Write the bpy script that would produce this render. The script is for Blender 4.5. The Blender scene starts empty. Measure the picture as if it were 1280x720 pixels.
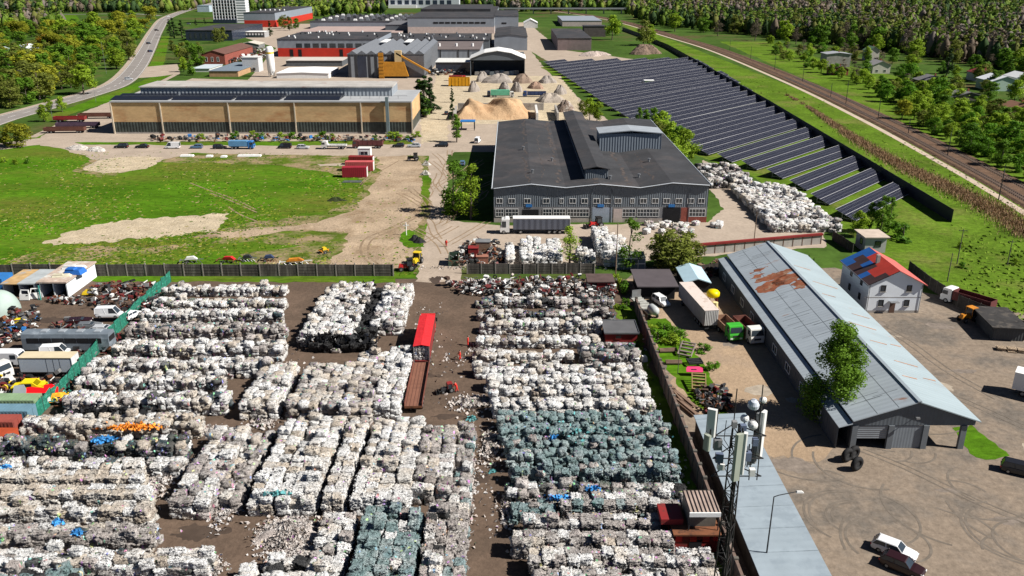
import bpy, bmesh, math, random
import numpy as np
from mathutils import Vector, Matrix
from mathutils.geometry import tessellate_polygon
random.seed(7); RNG=np.random.default_rng(7)
R=math.radians; PI=math.pi
sc=bpy.context.scene; COL=sc.collection
# ------------------------------------------------------------------ survey: photo pixel (1280 wide) -> world
F=1050.0; TH=math.atan(395/F); CH=60.0
cT,sT=math.cos(TH),math.sin(TH)
def G(px,py,z=0.0):
    u=(px-640)/F; v=(py-360)/F
    t=(z-CH)/-(sT+v*cT)
    return Vector((u*t,(cT-v*sT)*t,z))
def ZT(Y,py):
    v=(py-360)/F
    return CH-Y*(sT+v*cT)/(cT-v*sT)
# ------------------------------------------------------------------ materials
MATS={}
def _n(nt,t,**k):
    n=nt.nodes.new(t)
    for a,b in k.items():
        if a=='inp':
            for i,v in b.items(): n.inputs[i].default_value=v
        else: setattr(n,a,b)
    return n
def c4(c): return (c[0],c[1],c[2],1)
def mul(c,f): return tuple(max(0,min(.95,x*f)) for x in c)
def M(name,col,rough=.75,metal=0.0,var=.18,scale=.6,bump=0.0,bscale=6.0,col2=None,c2scale=.15,c2lo=.52,c2hi=.62,ribs=None,ribdepth=.25,objrand=0.0,island=0.0,spec=.3,stretch=None,coord='pos',fine=0.0,fscale=9.0,emit=None,trans=0.0):
    if name in MATS: return MATS[name]
    m=bpy.data.materials.new(name); m.use_nodes=True; nt=m.node_tree; L=nt.links.new
    b=nt.nodes['Principled BSDF']; b.inputs['Roughness'].default_value=rough; b.inputs['Metallic'].default_value=metal
    b.inputs['Specular IOR Level'].default_value=spec
    if coord=='pos':
        vec=_n(nt,'ShaderNodeNewGeometry').outputs['Position']
    else:
        vec=_n(nt,'ShaderNodeTexCoord').outputs['Object']
    v2=vec
    if stretch:
        mp=_n(nt,'ShaderNodeVectorMath',operation='MULTIPLY'); mp.inputs[1].default_value=stretch; L(vec,mp.inputs[0]); v2=mp.outputs[0]
    nz=_n(nt,'ShaderNodeTexNoise',inp={'Scale':scale,'Detail':6.0,'Roughness':.62}); L(v2,nz.inputs['Vector'])
    rp=_n(nt,'ShaderNodeValToRGB'); rp.color_ramp.elements[0].position=.3; rp.color_ramp.elements[1].position=.7
    rp.color_ramp.elements[0].color=c4(mul(col,1-var)); rp.color_ramp.elements[1].color=c4(mul(col,1+var)); L(nz.outputs['Fac'],rp.inputs['Fac'])
    out=rp.outputs['Color']
    def mix(a,bc,fac,blend='MIX'):
        x=_n(nt,'ShaderNodeMix',data_type='RGBA',blend_type=blend)
        if isinstance(fac,float): x.inputs[0].default_value=fac
        else: L(fac,x.inputs[0])
        L(a,x.inputs[6])
        if isinstance(bc,tuple): x.inputs[7].default_value=c4(bc)
        else: L(bc,x.inputs[7])
        return x.outputs[2]
    if col2:
        n2=_n(nt,'ShaderNodeTexNoise',inp={'Scale':c2scale,'Detail':8.0,'Roughness':.68}); L(v2,n2.inputs['Vector'])
        mr=_n(nt,'ShaderNodeMapRange',inp={1:c2lo,2:c2hi}); L(n2.outputs['Fac'],mr.inputs[0])
        out=mix(out,tuple(col2),mr.outputs[0])
    if fine:
        n3=_n(nt,'ShaderNodeTexNoise',inp={'Scale':fscale,'Detail':5.0,'Roughness':.7}); L(v2,n3.inputs['Vector'])
        mr=_n(nt,'ShaderNodeMapRange',inp={1:.3,2:.7,3:1-fine,4:1+fine}); L(n3.outputs['Fac'],mr.inputs[0])
        sc_=_n(nt,'ShaderNodeVectorMath',operation='SCALE'); L(out,sc_.inputs[0]); L(mr.outputs[0],sc_.inputs[3]); out=sc_.outputs[0]
    if objrand or island:
        val=None
        if objrand:
            oi=_n(nt,'ShaderNodeObjectInfo'); mr=_n(nt,'ShaderNodeMapRange',inp={1:0.,2:1.,3:1-objrand,4:1+objrand}); L(oi.outputs['Random'],mr.inputs[0]); val=mr.outputs[0]
        if island:
            gi=_n(nt,'ShaderNodeNewGeometry'); mr=_n(nt,'ShaderNodeMapRange',inp={1:0.,2:1.,3:1-island,4:1+island}); L(gi.outputs['Random Per Island'],mr.inputs[0])
            if val is None: val=mr.outputs[0]
            else:
                mm=_n(nt,'ShaderNodeMath',operation='MULTIPLY'); L(val,mm.inputs[0]); L(mr.outputs[0],mm.inputs[1]); val=mm.outputs[0]
        s2=_n(nt,'ShaderNodeVectorMath',operation='SCALE'); L(out,s2.inputs[0]); L(val,s2.inputs[3]); out=s2.outputs[0]
    h=None
    if ribs:
        axis,per=ribs
        sx=_n(nt,'ShaderNodeSeparateXYZ'); L(vec,sx.inputs[0])
        if axis=='XY':
            ad=_n(nt,'ShaderNodeMath',operation='ADD'); L(sx.outputs[0],ad.inputs[0]); L(sx.outputs[1],ad.inputs[1]); o=ad.outputs[0]
        else: o=sx.outputs['XYZ'.index(axis)]
        mm=_n(nt,'ShaderNodeMath',operation='MULTIPLY'); L(o,mm.inputs[0]); mm.inputs[1].default_value=2*PI/per
        sn=_n(nt,'ShaderNodeMath',operation='SINE'); L(mm.outputs[0],sn.inputs[0])
        bp=_n(nt,'ShaderNodeBump',inp={'Strength':ribdepth,'Distance':per*.25}); L(sn.outputs[0],bp.inputs['Height']); h=bp
    if bump:
        nb=_n(nt,'ShaderNodeTexNoise',inp={'Scale':bscale,'Detail':5.0,'Roughness':.65}); L(v2,nb.inputs['Vector'])
        b2=_n(nt,'ShaderNodeBump',inp={'Strength':bump,'Distance':.35/max(.2,bscale)*2}); L(nb.outputs['Fac'],b2.inputs['Height'])
        if h is not None: L(h.outputs[0],b2.inputs['Normal'])
        h=b2
    if h is not None: L(h.outputs[0],b.inputs['Normal'])
    L(out,b.inputs['Base Color'])
    if emit: b.inputs['Emission Color'].default_value=c4(emit[0]); b.inputs['Emission Strength'].default_value=emit[1]
    if trans:
        tb=_n(nt,'ShaderNodeBsdfTranslucent'); ms=_n(nt,'ShaderNodeMixShader'); ms.inputs[0].default_value=trans
        L(out,tb.inputs['Color']); L(b.outputs[0],ms.inputs[1]); L(tb.outputs[0],ms.inputs[2]); L(ms.outputs[0],nt.nodes['Material Output'].inputs['Surface'])
    MATS[name]=m
    return m
def bale_mat(name,ramp,contrast=.5,specks=.0,band=True):
    m=bpy.data.materials.new(name); m.use_nodes=True; nt=m.node_tree; L=nt.links.new
    b=nt.nodes['Principled BSDF']; b.inputs['Roughness'].default_value=.48; b.inputs['Specular IOR Level'].default_value=.3
    g=_n(nt,'ShaderNodeNewGeometry'); oi=_n(nt,'ShaderNodeObjectInfo')
    ad=_n(nt,'ShaderNodeMath',operation='ADD'); L(g.outputs['Random Per Island'],ad.inputs[0]); L(oi.outputs['Random'],ad.inputs[1])
    fr=_n(nt,'ShaderNodeMath',operation='FRACT'); L(ad.outputs[0],fr.inputs[0])
    # a drift over metres so neighbouring bales often come from the same batch
    nd=_n(nt,'ShaderNodeTexNoise',inp={'Scale':.22,'Detail':2.0}); L(g.outputs['Position'],nd.inputs['Vector'])
    a2=_n(nt,'ShaderNodeMath',operation='MULTIPLY_ADD',inp={1:.45}); L(fr.outputs[0],a2.inputs[0])
    md=_n(nt,'ShaderNodeMapRange',inp={1:.3,2:.7,3:0.,4:.55}); L(nd.outputs['Fac'],md.inputs[0]); L(md.outputs[0],a2.inputs[2])
    rp=_n(nt,'ShaderNodeValToRGB'); cr=rp.color_ramp
    while len(cr.elements)<len(ramp): cr.elements.new(.5)
    for e,(p,c) in zip(cr.elements,ramp): e.position=p; e.color=c4(c)
    L(a2.outputs[0],rp.inputs['Fac'])
    # crumple pattern: folds, torn edges, dirt, and shaded gaps painted in as near-black blotches
    st=_n(nt,'ShaderNodeVectorMath',operation='MULTIPLY'); st.inputs[1].default_value=(1.25,1.25,.45); L(g.outputs['Position'],st.inputs[0])
    nz=_n(nt,'ShaderNodeTexNoise',inp={'Scale':1.1,'Detail':4.0,'Roughness':.7,'Distortion':1.2}); L(st.outputs[0],nz.inputs['Vector'])
    mr=_n(nt,'ShaderNodeMapRange',inp={1:.36,2:.52,3:1-contrast*.5,4:1.0}); L(nz.outputs['Fac'],mr.inputs[0])
    sv=_n(nt,'ShaderNodeVectorMath',operation='SCALE'); L(rp.outputs['Color'],sv.inputs[0]); L(mr.outputs[0],sv.inputs[3])
    n5=_n(nt,'ShaderNodeTexNoise',inp={'Scale':2.7,'Detail':3.0,'Roughness':.65,'Distortion':2.2}); L(st.outputs[0],n5.inputs['Vector'])
    m5=_n(nt,'ShaderNodeMapRange',inp={1:.385,2:.45,3:1-min(.93,contrast*1.4),4:1.0}); L(n5.outputs['Fac'],m5.inputs[0])
    s5=_n(nt,'ShaderNodeVectorMath',operation='SCALE'); L(sv.outputs[0],s5.inputs[0]); L(m5.outputs[0],s5.inputs[3])
    out=s5.outputs[0]
    if specks:
        vo=_n(nt,'ShaderNodeTexVoronoi',inp={'Scale':3.2}); L(st.outputs[0],vo.inputs['Vector'])
        sp=_n(nt,'ShaderNodeSeparateColor'); L(vo.outputs['Color'],sp.inputs[0])
        gt=_n(nt,'ShaderNodeMath',operation='LESS_THAN'); gt.inputs[1].default_value=specks; L(sp.outputs[0],gt.inputs[0])
        hs=_n(nt,'ShaderNodeCombineColor',mode='HSV'); L(sp.outputs[1],hs.inputs[0]); hs.inputs[1].default_value=.55; L(sp.outputs[2],hs.inputs[2])
        x=_n(nt,'ShaderNodeMix',data_type='RGBA'); L(gt.outputs[0],x.inputs[0]); L(out,x.inputs[6]); L(hs.outputs[0],x.inputs[7]); out=x.outputs[2]
    L(out,b.inputs['Base Color'])
    nb=_n(nt,'ShaderNodeTexNoise',inp={'Scale':3.4,'Detail':6.0,'Roughness':.7,'Distortion':.8}); L(st.outputs[0],nb.inputs['Vector'])
    bp=_n(nt,'ShaderNodeBump',inp={'Strength':1.0,'Distance':.28}); L(nb.outputs['Fac'],bp.inputs['Height']); L(bp.outputs[0],b.inputs['Normal'])
    MATS[name]=m; return m
# ------------------------------------------------------------------ mesh builder
class MB:
    def __init__(s): s.v=[]; s.f=[]; s.m=[]
    def add(s,vs,fs,mi=0):
        o=len(s.v); s.v.extend([tuple(v) for v in vs]); s.f.extend([tuple(i+o for i in f) for f in fs]); s.m.extend([mi]*len(fs)); return s
    def box(s,x0,y0,z0,x1,y1,z1,mi=0,top=None):
        # top=(dx0,dy0,dx1,dy1) insets of the upper face
        a=top or (0,0,0,0)
        return s.add([(x0,y0,z0),(x1,y0,z0),(x1,y1,z0),(x0,y1,z0),(x0+a[0],y0+a[1],z1),(x1-a[2],y0+a[1],z1),(x1-a[2],y1-a[3],z1),(x0+a[0],y1-a[3],z1)],
          [(3,2,1,0),(4,5,6,7),(0,1,5,4),(1,2,6,5),(2,3,7,6),(3,0,4,7)],mi)
    def tube(s,p,q,r,r2=None,n=8,mi=0,cap=True):
        p=Vector(p); q=Vector(q); d=(q-p)
        if d.length<1e-6: return s
        d.normalize(); a=d.orthogonal().normalized(); b=d.cross(a); r2=r if r2 is None else r2
        vs=[p+(a*math.cos(t)+b*math.sin(t))*r for t in [2*PI*i/n for i in range(n)]]+[q+(a*math.cos(t)+b*math.sin(t))*r2 for t in [2*PI*i/n for i in range(n)]]
        fs=[(i,(i+1)%n,n+(i+1)%n,n+i) for i in range(n)]
        if cap: fs+= [tuple(range(n-1,-1,-1)),tuple(range(n,2*n))]
        return s.add(vs,fs,mi)
    def path(s,pts,r,n=6,mi=0):
        for a,b in zip(pts,pts[1:]): s.tube(a,b,r,n=n,mi=mi)
        return s
    def wheel(s,c,r,w,axis='y',n=14,mi=0):
        c=Vector(c); d={'y':Vector((0,w/2,0)),'x':Vector((w/2,0,0)),'z':Vector((0,0,w/2))}[axis]
        s.tube(c-d*.8,c+d*.8,r,n=n,mi=mi); s.tube(c-d,c-d*.8,r*.9,r,n=n,mi=mi); s.tube(c+d*.8,c+d,r,r*.9,n=n,mi=mi); return s
    def ring(s,c,r,t,axis='y',n=16,k=8,mi=0):
        c=Vector(c); ax={'y':(Vector((1,0,0)),Vector((0,0,1)),Vector((0,1,0))),'z':(Vector((1,0,0)),Vector((0,1,0)),Vector((0,0,1))),'x':(Vector((0,1,0)),Vector((0,0,1)),Vector((1,0,0)))}[axis]
        vs=[];fs=[]
        for i in range(n):
            A=2*PI*i/n; d=ax[0]*math.cos(A)+ax[1]*math.sin(A)
            for j in range(k):
                B=2*PI*j/k; vs.append(c+d*(r+t*math.cos(B))+ax[2]*t*math.sin(B))
        for i in range(n):
            for j in range(k): fs.append((i*k+j,((i+1)%n)*k+j,((i+1)%n)*k+(j+1)%k,i*k+(j+1)%k))
        return s.add(vs,fs,mi)
    def prism(s,poly,y0,y1,mi=0,plane='xz'):
        n=len(poly)
        if plane=='xz': A=[(a,y0,b) for a,b in poly]; B=[(a,y1,b) for a,b in poly]
        elif plane=='yz': A=[(y0,a,b) for a,b in poly]; B=[(y1,a,b) for a,b in poly]
        else: A=[(a,b,y0) for a,b in poly]; B=[(a,b,y1) for a,b in poly]
        tri=tessellate_polygon([[Vector((a,b,0)) for a,b in poly]])
        fs=[tuple(t) for t in tri]+[tuple(i+n for i in reversed(t)) for t in tri]+[(i,(i+1)%n,n+(i+1)%n,n+i) for i in range(n)]
        return s.add(A+B,fs,mi)
    def lathe(s,prof,c=(0,0,0),n=16,mi=0):
        vs=[];fs=[]
        for r,z in prof:
            for i in range(n): vs.append((c[0]+r*math.cos(2*PI*i/n),c[1]+r*math.sin(2*PI*i/n),c[2]+z))
        for j in range(len(prof)-1):
            for i in range(n): fs.append((j*n+i,j*n+(i+1)%n,(j+1)*n+(i+1)%n,(j+1)*n+i))
        return s.add(vs,fs,mi)
    def heap(s,cx,cy,rx,ry,h,seed=0,n=22,rough=.25,mi=0,z=0.0,p=1.0):
        rr=random.Random(seed); vs=[];fs=[]; K=10
        ph=[rr.uniform(0,6.28) for _ in range(8)]
        for j in range(K+1):
            t=j/K
            for i in range(n):
                A=2*PI*i/n; w=1+rough*(math.sin(2*A+ph[0])*.5+math.sin(3*A+ph[1])*.35+math.sin(5*A+ph[2])*.25)
                hh=h*((1-t**1.5)**(1.15*p+.15))*(1+rough*.5*math.sin(4*A+ph[3]+5*t)*min(1,3*t))+ (rr.uniform(-1,1)*h*rough*.12 if 0<j<K else 0)
                vs.append((cx+rx*t*w*math.cos(A),cy+ry*t*w*math.sin(A),z+(hh if j<K else -.05)))
        for j in range(K):
            for i in range(n): fs.append((j*n+i,j*n+(i+1)%n,(j+1)*n+(i+1)%n,(j+1)*n+i)[::-1])
        return s.add(vs,fs,mi)
    def mesh(s,name,mats,smooth=False):
        me=bpy.data.meshes.new(name); me.from_pydata(s.v,[],s.f)
        for m in (mats if isinstance(mats,(list,tuple)) else [mats]): me.materials.append(m)
        if any(s.m): me.polygons.foreach_set('material_index',s.m)
        if smooth: me.polygons.foreach_set('use_smooth',[True]*len(s.f))
        bm=bmesh.new(); bm.from_mesh(me); bmesh.ops.recalc_face_normals(bm,faces=bm.faces); bm.to_mesh(me); bm.free()
        me.update(); return me
def npmesh(name,V,Q,mats,mi=None):
    me=bpy.data.meshes.new(name); nv=len(V); nf=len(Q); k=Q.shape[1]
    me.vertices.add(nv); me.vertices.foreach_set('co',np.ascontiguousarray(V,dtype=np.float32).ravel())
    me.loops.add(nf*k); me.loops.foreach_set('vertex_index',np.ascontiguousarray(Q,dtype=np.int32).ravel())
    me.polygons.add(nf); me.polygons.foreach_set('loop_start',np.arange(0,nf*k,k,dtype=np.int32))
    for m in mats: me.materials.append(m)
    if mi is not None: me.polygons.foreach_set('material_index',np.ascontiguousarray(mi,dtype=np.int32))
    me.update(calc_edges=True); me.validate(); return me
# ------------------------------------------------------------------ objects
def _props(o,label=None,cat=None,group=None,kind=None):
    if label: o['label']=label
    if cat: o['category']=cat
    if group: o['group']=group
    if kind: o['kind']=kind
    return o
def T(name,label,cat,loc=(0,0,0),rz=0,group=None):
    o=bpy.data.objects.new(name,None); COL.objects.link(o); o.empty_display_size=.3
    o.location=loc; o.rotation_euler=(0,0,rz); return _props(o,label,cat,group)
def P(name,mb,mats,parent=None,label=None,smooth=False,loc=None):
    me=mb if isinstance(mb,bpy.types.Mesh) else mb.mesh(name,mats,smooth)
    o=bpy.data.objects.new(name,me); COL.objects.link(o)
    if parent is not None: o.parent=parent
    if loc is not None: o.location=loc
    if label: o['label']=label
    return o
def S(name,mb,mats,label,cat,loc=(0,0,0),rz=0,group=None,smooth=False,kind=None):
    o=P(name,mb,mats,smooth=smooth); o.location=loc; o.rotation_euler=(0,0,rz); return _props(o,label,cat,group,kind)
def ST(name,mb,mats,kind='structure',label=None,smooth=False):
    return _props(P(name,mb,mats,smooth=smooth),label,None,None,kind)
def copy_tree(o,parent=None):
    c=o.copy(); COL.objects.link(c); c.parent=parent
    for ch in o.children: copy_tree(ch,c)
    return c
def ragged(pts,step=2.0,jit=.5,seed=1):
    rr=random.Random(seed); out=[]
    n=len(pts)
    for i in range(n):
        a=Vector(pts[i]).to_2d(); b=Vector(pts[(i+1)%n]).to_2d(); L=(b-a).length; k=max(1,int(L/step)); nn=Vector((-(b-a).y,(b-a).x)).normalized() if L>0 else Vector((0,0))
        w=0
        for j in range(k):
            w=w*.6+rr.uniform(-1,1)*jit
            p=a.lerp(b,j/k)+nn*(w if j else 0); out.append((p.x,p.y))
    return out
def sheet(name,pts,mat,z,step=2.0,jit=.5,seed=1,px=True,kind='structure'):
    W=[G(*p) if px else Vector((p[0],p[1],0)) for p in pts]
    poly=ragged(W,step,jit,seed) if jit else [(w.x,w.y) for w in W]
    tri=tessellate_polygon([[Vector((a,b,0)) for a,b in poly]])
    mb=MB(); mb.add([(a,b,z) for a,b in poly],[tuple(t) for t in tri])
    o=ST(name,mb,mat,kind)
    me=o.data
    if me.polygons and sum(p.normal.z for p in me.polygons)<0: me.flip_normals()
    return o
def spline(pts,n=8):
    P_=[Vector(p) for p in pts]; P_=[P_[0]*2-P_[1]]+P_+[P_[-1]*2-P_[-2]]; out=[]
    for i in range(1,len(P_)-2):
        for j in range(n):
            t=j/n; a,b,c,d=P_[i-1:i+3]
            out.append(.5*((2*b)+(c-a)*t+(2*a-5*b+4*c-d)*t*t+(3*b-a-3*c+d)*t**3))
    out.append(P_[-2]); return out
def ribbon(mb,pts,off0,off1,z,mi=0,dash=None):
    L=[];Rr=[]
    for i,p in enumerate(pts):
        d=(pts[min(i+1,len(pts)-1)]-pts[max(i-1,0)]); d.z=0; d.normalize(); n=Vector((d.y,-d.x,0))
        L.append(p+n*off0); Rr.append(p+n*off1)
    for i in range(len(pts)-1):
        if dash and i%2: continue
        mb.add([(L[i].x,L[i].y,z),(Rr[i].x,Rr[i].y,z),(Rr[i+1].x,Rr[i+1].y,z),(L[i+1].x,L[i+1].y,z)],[(0,1,2,3)],mi)
    return mb
def resample(pts,d):
    out=[pts[0]]; acc=0
    for a,b in zip(pts,pts[1:]):
        L=(b-a).length; t=d-acc
        while t<=L: out.append(a.lerp(b,t/L)); t+=d
        acc=(acc+L)%d if L>0 else acc
        acc=L-(t-d) if t>d-1e-9 else acc
    return out
# ------------------------------------------------------------------ palette
GRASS=M('field_grass',(.063,.148,.006),.9,var=.32,scale=.045,col2=(.115,.125,.02),c2scale=.02,c2lo=.46,c2hi=.66,fine=.38,fscale=.55,bump=.35,bscale=1.2,stretch=(.7,1.5,1),spec=.05)
GRASSY=M('verge_grass',(.085,.15,.012),.9,var=.35,scale=.06,col2=(.16,.15,.045),c2scale=.035,c2lo=.52,c2hi=.7,fine=.4,fscale=.7,bump=.4,bscale=1.5,spec=.05)
FLOOR=M('far_ground',(.05,.095,.016),.95,var=.4,scale=.02,col2=(.085,.07,.03),c2scale=.01,fine=.3,fscale=.3,spec=.05)
DIRT=M('pale_dirt',(.36,.275,.19),.95,var=.25,scale=.12,col2=(.24,.17,.105),c2scale=.09,c2lo=.48,c2hi=.66,fine=.24,fscale=1.3,bump=.5,bscale=1.4,spec=.1)
SAND=M('pale_sand',(.45,.375,.265),.95,var=.2,scale=.25,col2=(.36,.29,.19),c2scale=.3,c2lo=.5,c2hi=.7,fine=.25,fscale=1.6,bump=.6,bscale=1.5,spec=.1)
ROADP=M('pale_road',(.36,.295,.235),.93,var=.12,scale=.15,col2=(.31,.25,.195),c2scale=.12,c2lo=.53,c2hi=.68,fine=.12,fscale=1.2,bump=.15,bscale=2,spec=.12)
YARD=M('yard_mud',(.115,.080,.058),.9,var=.22,scale=.18,col2=(.095,.068,.05),c2scale=.12,c2lo=.47,c2hi=.62,fine=.22,fscale=1.5,bump=.3,bscale=2,spec=.15)
RYARD=M('old_yard_paving',(.235,.187,.143),.93,var=.13,scale=.09,col2=(.145,.125,.105),c2scale=.09,c2lo=.46,c2hi=.6,fine=.26,fscale=1.1,bump=.2,bscale=1.4,spec=.1)
RYARD2=M('sandy_lane',(.33,.24,.16),.95,var=.16,scale=.12,col2=(.29,.22,.16),c2scale=.1,c2lo=.5,c2hi=.7,fine=.16,fscale=1.2,bump=.3,bscale=1.5,spec=.1)
ASPH=M('asphalt',(.23,.21,.195),.9,var=.12,scale=.1,fine=.12,fscale=1.0,spec=.2)
WHITEP=M('white_paint',(.78,.78,.76),.55,var=.06,scale=.7,spec=.4)
DWHITE=M('dirty_white',(.62,.62,.60),.6,var=.14,scale=.6,col2=(.42,.37,.30),c2scale=.5,c2lo=.58,c2hi=.75)
BLACK=M('black_rubber',(.016,.016,.017),.8,var=.3,scale=2,spec=.25)
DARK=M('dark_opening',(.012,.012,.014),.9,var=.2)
GLASS=M('window_glass',(.03,.04,.05),.12,var=.2,scale=.4,spec=.7)
CONC=M('concrete',(.33,.31,.285),.92,var=.18,scale=.5,col2=(.2,.18,.16),c2scale=.4,c2lo=.52,c2hi=.7,bump=.2,bscale=5)
DCONC=M('dark_concrete',(.115,.105,.09),.92,var=.3,scale=.7,col2=(.24,.225,.2),c2scale=.5,c2lo=.55,c2hi=.7)
STEEL=M('grey_steel',(.33,.34,.35),.45,metal=.7,var=.15,scale=1.2)
DSTEEL=M('dark_steel',(.05,.052,.055),.5,metal=.4,var=.25,scale=1.5)
RUST=M('rusty_steel',(.17,.065,.03),.85,var=.35,scale=.9,col2=(.08,.035,.02),c2scale=.8)
WOODB=M('weathered_wood',(.20,.135,.09),.9,var=.3,scale=1.2,stretch=(1,1,4))
REDP=M('red_paint',(.50,.022,.02),.45,var=.14,scale=.7,spec=.4,col2=(.22,.09,.06),c2scale=1.1,c2lo=.58,c2hi=.8)
DRED=M('dark_red_paint',(.24,.022,.022),.6,var=.2,scale=.6,col2=(.12,.03,.025),c2scale=.6)
YEL=M('yellow_paint',(.68,.48,.02),.45,var=.12,scale=.8,col2=(.3,.2,.07),c2scale=1.2,c2lo=.58,c2hi=.78)
ORANGE=M('orange_paint',(.62,.24,.02),.55,var=.18,scale=.5,col2=(.4,.14,.02),c2scale=.4)
BLUE=M('blue_paint',(.03,.16,.42),.5,var=.15,scale=.5)
TEALP=M('teal_paint',(.05,.25,.22),.5,var=.15,scale=.6)
GREENP=M('bright_green_paint',(.045,.36,.03),.4,var=.1,scale=.6,col2=(.12,.16,.06),c2scale=1.2,c2lo=.56,c2hi=.78)
GREYW=M('grey_cladding',(.125,.145,.165),.55,var=.1,scale=.25,ribs=('XY',.55),ribdepth=.35,spec=.35)
LGREYW=M('light_grey_cladding',(.24,.27,.31),.55,var=.08,scale=.2,ribs=('XY',.9),ribdepth=.3,spec=.35)
DROOF=M('dark_bitumen_roof',(.042,.043,.047),.85,var=.25,scale=.12,col2=(.085,.072,.07),c2scale=.07,c2lo=.5,c2hi=.7,fine=.12,fscale=1.0,spec=.25)
PINKR=M('pinkish_gravel_roof',(.36,.27,.245),.9,var=.1,scale=.1)
BROWNR=M('brown_sheet_roof',(.085,.072,.078),.7,var=.12,scale=.3)
REDW=M('red_cladding',(.50,.035,.02),.6,var=.14,scale=.2)
BRICK=M('red_brick',(.26,.075,.055),.9,var=.22,scale=1.2,fine=.2,fscale=5)
PLAST=M('pale_render',(.50,.42,.39),.9,var=.12,scale=.5)
NAVY=M('navy_glass_front',(.025,.035,.06),.25,var=.2,scale=.3,spec=.6)
# ================================================================== GROUND
gm=MB()
gm.add([(-4200,-300,0),(4200,-300,0),(4200,7000,0),(-4200,7000,0)],[(0,1,2,3)])
ST('ground',gm,FLOOR)
WORN=M('worn_grass',(.075,.115,.012),.92,var=.3,scale=.08,col2=(.27,.20,.12),c2scale=.11,c2lo=.44,c2hi=.58,fine=.35,fscale=.9,spec=.05)
sheet('worn_grass',[(470,190),(535,192),(536,300),(524,338),(360,338),(300,318),(380,306),(300,303),(210,306),(60,312),(20,322),(20,332),(200,316),(290,298),(230,292),(330,276),(400,268),(440,252),(455,225),(400,214),(340,206),(200,202),(130,222),(90,214),(110,200),(200,192),(330,190)],WORN,.008,2.5,1.2,90)
sheet('field',[(-60,345),(520,347),(560,190),(560,176),(110,178),(60,168),(-10,176),(-60,200)],GRASS,.004,4,.4,2)
sheet('verge',[(795,33),(1000,112),(1140,180),(1290,258),(1330,420),(1200,380),(1060,292),(1130,262),(850,70),(775,30)],GRASSY,.004,4,.4,3)
sheet('meadow',[(900,52),(1010,100),(1150,165),(1300,240),(1300,150),(1120,95),(1040,78),(960,52)],GRASSY,.006,4,.6,4)
sheet('solar_lawn',[(676,84),(870,74),(1200,285),(1065,292),(1020,280),(940,220),(860,190),(780,145)],GRASSY,.012,4,.4,5)
yg=MB(); yg.add([(-190,20,.016),(24,20,.016),(24,164.8,.016),(-190,164.8,.016)],[(0,1,2,3)]); ST('yard',yg,YARD)
sheet('paved_yard',[(23.6,20),(24,164.8),(27,172),(70,172),(76,164),(90,150),(180,88),(180,20)],RYARD,.02,3,.4,6,px=False)
sheet('lane',[(24,112),(24.2,165),(45,165),(45,120),(44,99),(37,95),(32,96)],RYARD2,.026,1.2,1.3,7,px=False)
OIL=M('oily_paving',(.19,.157,.13),.85,var=.25,scale=.5,fine=.25,fscale=1.5)
LITE=M('worn_paving',(.33,.28,.22),.93,var=.2,scale=.5,fine=.2,fscale=1.5)
rr=random.Random(17)
for k in range(34):
    cx,cy=rr.uniform(36,92),rr.uniform(74,150); rx,ry=rr.uniform(.6,3.2),rr.uniform(.5,2.2)
    if 44<cx<63 and cy>96: continue
    sheet('paving_patch',[(cx+rx*math.cos(a)*rr.uniform(.6,1.2),cy+ry*math.sin(a)*rr.uniform(.6,1.2)) for a in [2*PI*i/11 for i in range(11)]],OIL if k%3 else LITE,.0265+.0001*k,.4,.3,200+k,px=False)
sheet('factory_ground',[(310,100),(345,60),(300,45),(335,30),(640,28),(660,60),(690,95),(760,150),(760,190),(560,190),(505,175),(80,178),(135,140),(240,98)],ROADP,.008,4,.5,8)
sheet('factory_road',[(640,28),(660,28),(700,62),(800,75),(700,85),(660,62)],ROADP,.012,4,.5,9)
sheet('dirt_track',[(470,194),(505,192),(528,205),(529,262),(521,300),(520,336),(405,336),(428,306),(436,291),(380,286),(300,297),(240,296),(320,284),(395,279),(445,262),(462,235),(478,214)],DIRT,.012,1.6,.9,10)
sheet('dirt_road',[(-20,182),(60,171),(112,181),(330,182),(565,180),(566,193),(470,196),(455,206),(400,208),(396,205),(440,203),(450,195),(240,191),(205,199),(180,211),(128,217),(103,211),(122,200),(85,188),(50,181),(-20,190)],ROADP,.014,1.8,.7,11)
sheet('sand_patch',[(52,304),(75,294),(118,281),(150,276),(205,271),(288,267),(276,284),(271,292),(240,291),(190,298),(120,303),(85,305)],SAND,.012,.9,1.1,12)
sheet('bare_patch',[(104,212),(122,201),(150,196),(205,197),(183,211),(150,216),(128,217)],SAND,.018,1.2,.7,13)
sheet('central_road',[(529,178),(560,178),(560,262),(566,276),(625,282),(885,278),(905,262),(870,215),(880,200),(935,235),(985,290),(860,303),(640,302),(578,306),(577,352),(519,352),(530,300),(538,262),(536,200)],ROADP,.022,1.6,.5,14)
sheet('gravel_yard',[(545,92),(590,92),(660,95),(700,95),(735,140),(735,152),(560,156),(560,176),(528,180),(526,150),(540,120)],SAND,.018,2,.6,15)
sheet('storage_ground',[(565,300),(1030,285),(1030,310),(868,322),(740,334),(572,334)],ROADP,.016,1.6,.5,16)
sheet('pale_concrete_pad',[(50,172),(100,142),(145,124),(150,160),(140,170),(70,178)],ROADP,.016,2,.4,17)
sheet('grass_island',[(528,218),(537,215),(536,262),(527,262)],GRASS,.03,1,.3,18)
sheet('grass_patch',[(502,292),(512,287),(530,298),(531,309),(510,310),(500,302)],GRASS,.03,1,.4,19)
sheet('grass_margin',[(19.6,72),(22.9,72),(22.9,150),(20.4,150),(19.4,110)],GRASSY,.03,1.0,.5,20,px=False)
sheet('fence_verge',[(-108,163.4),(-24,162.6),(-24,166),(-108,166.4)],GRASS,.032,1.0,.4,21,px=False)
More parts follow.
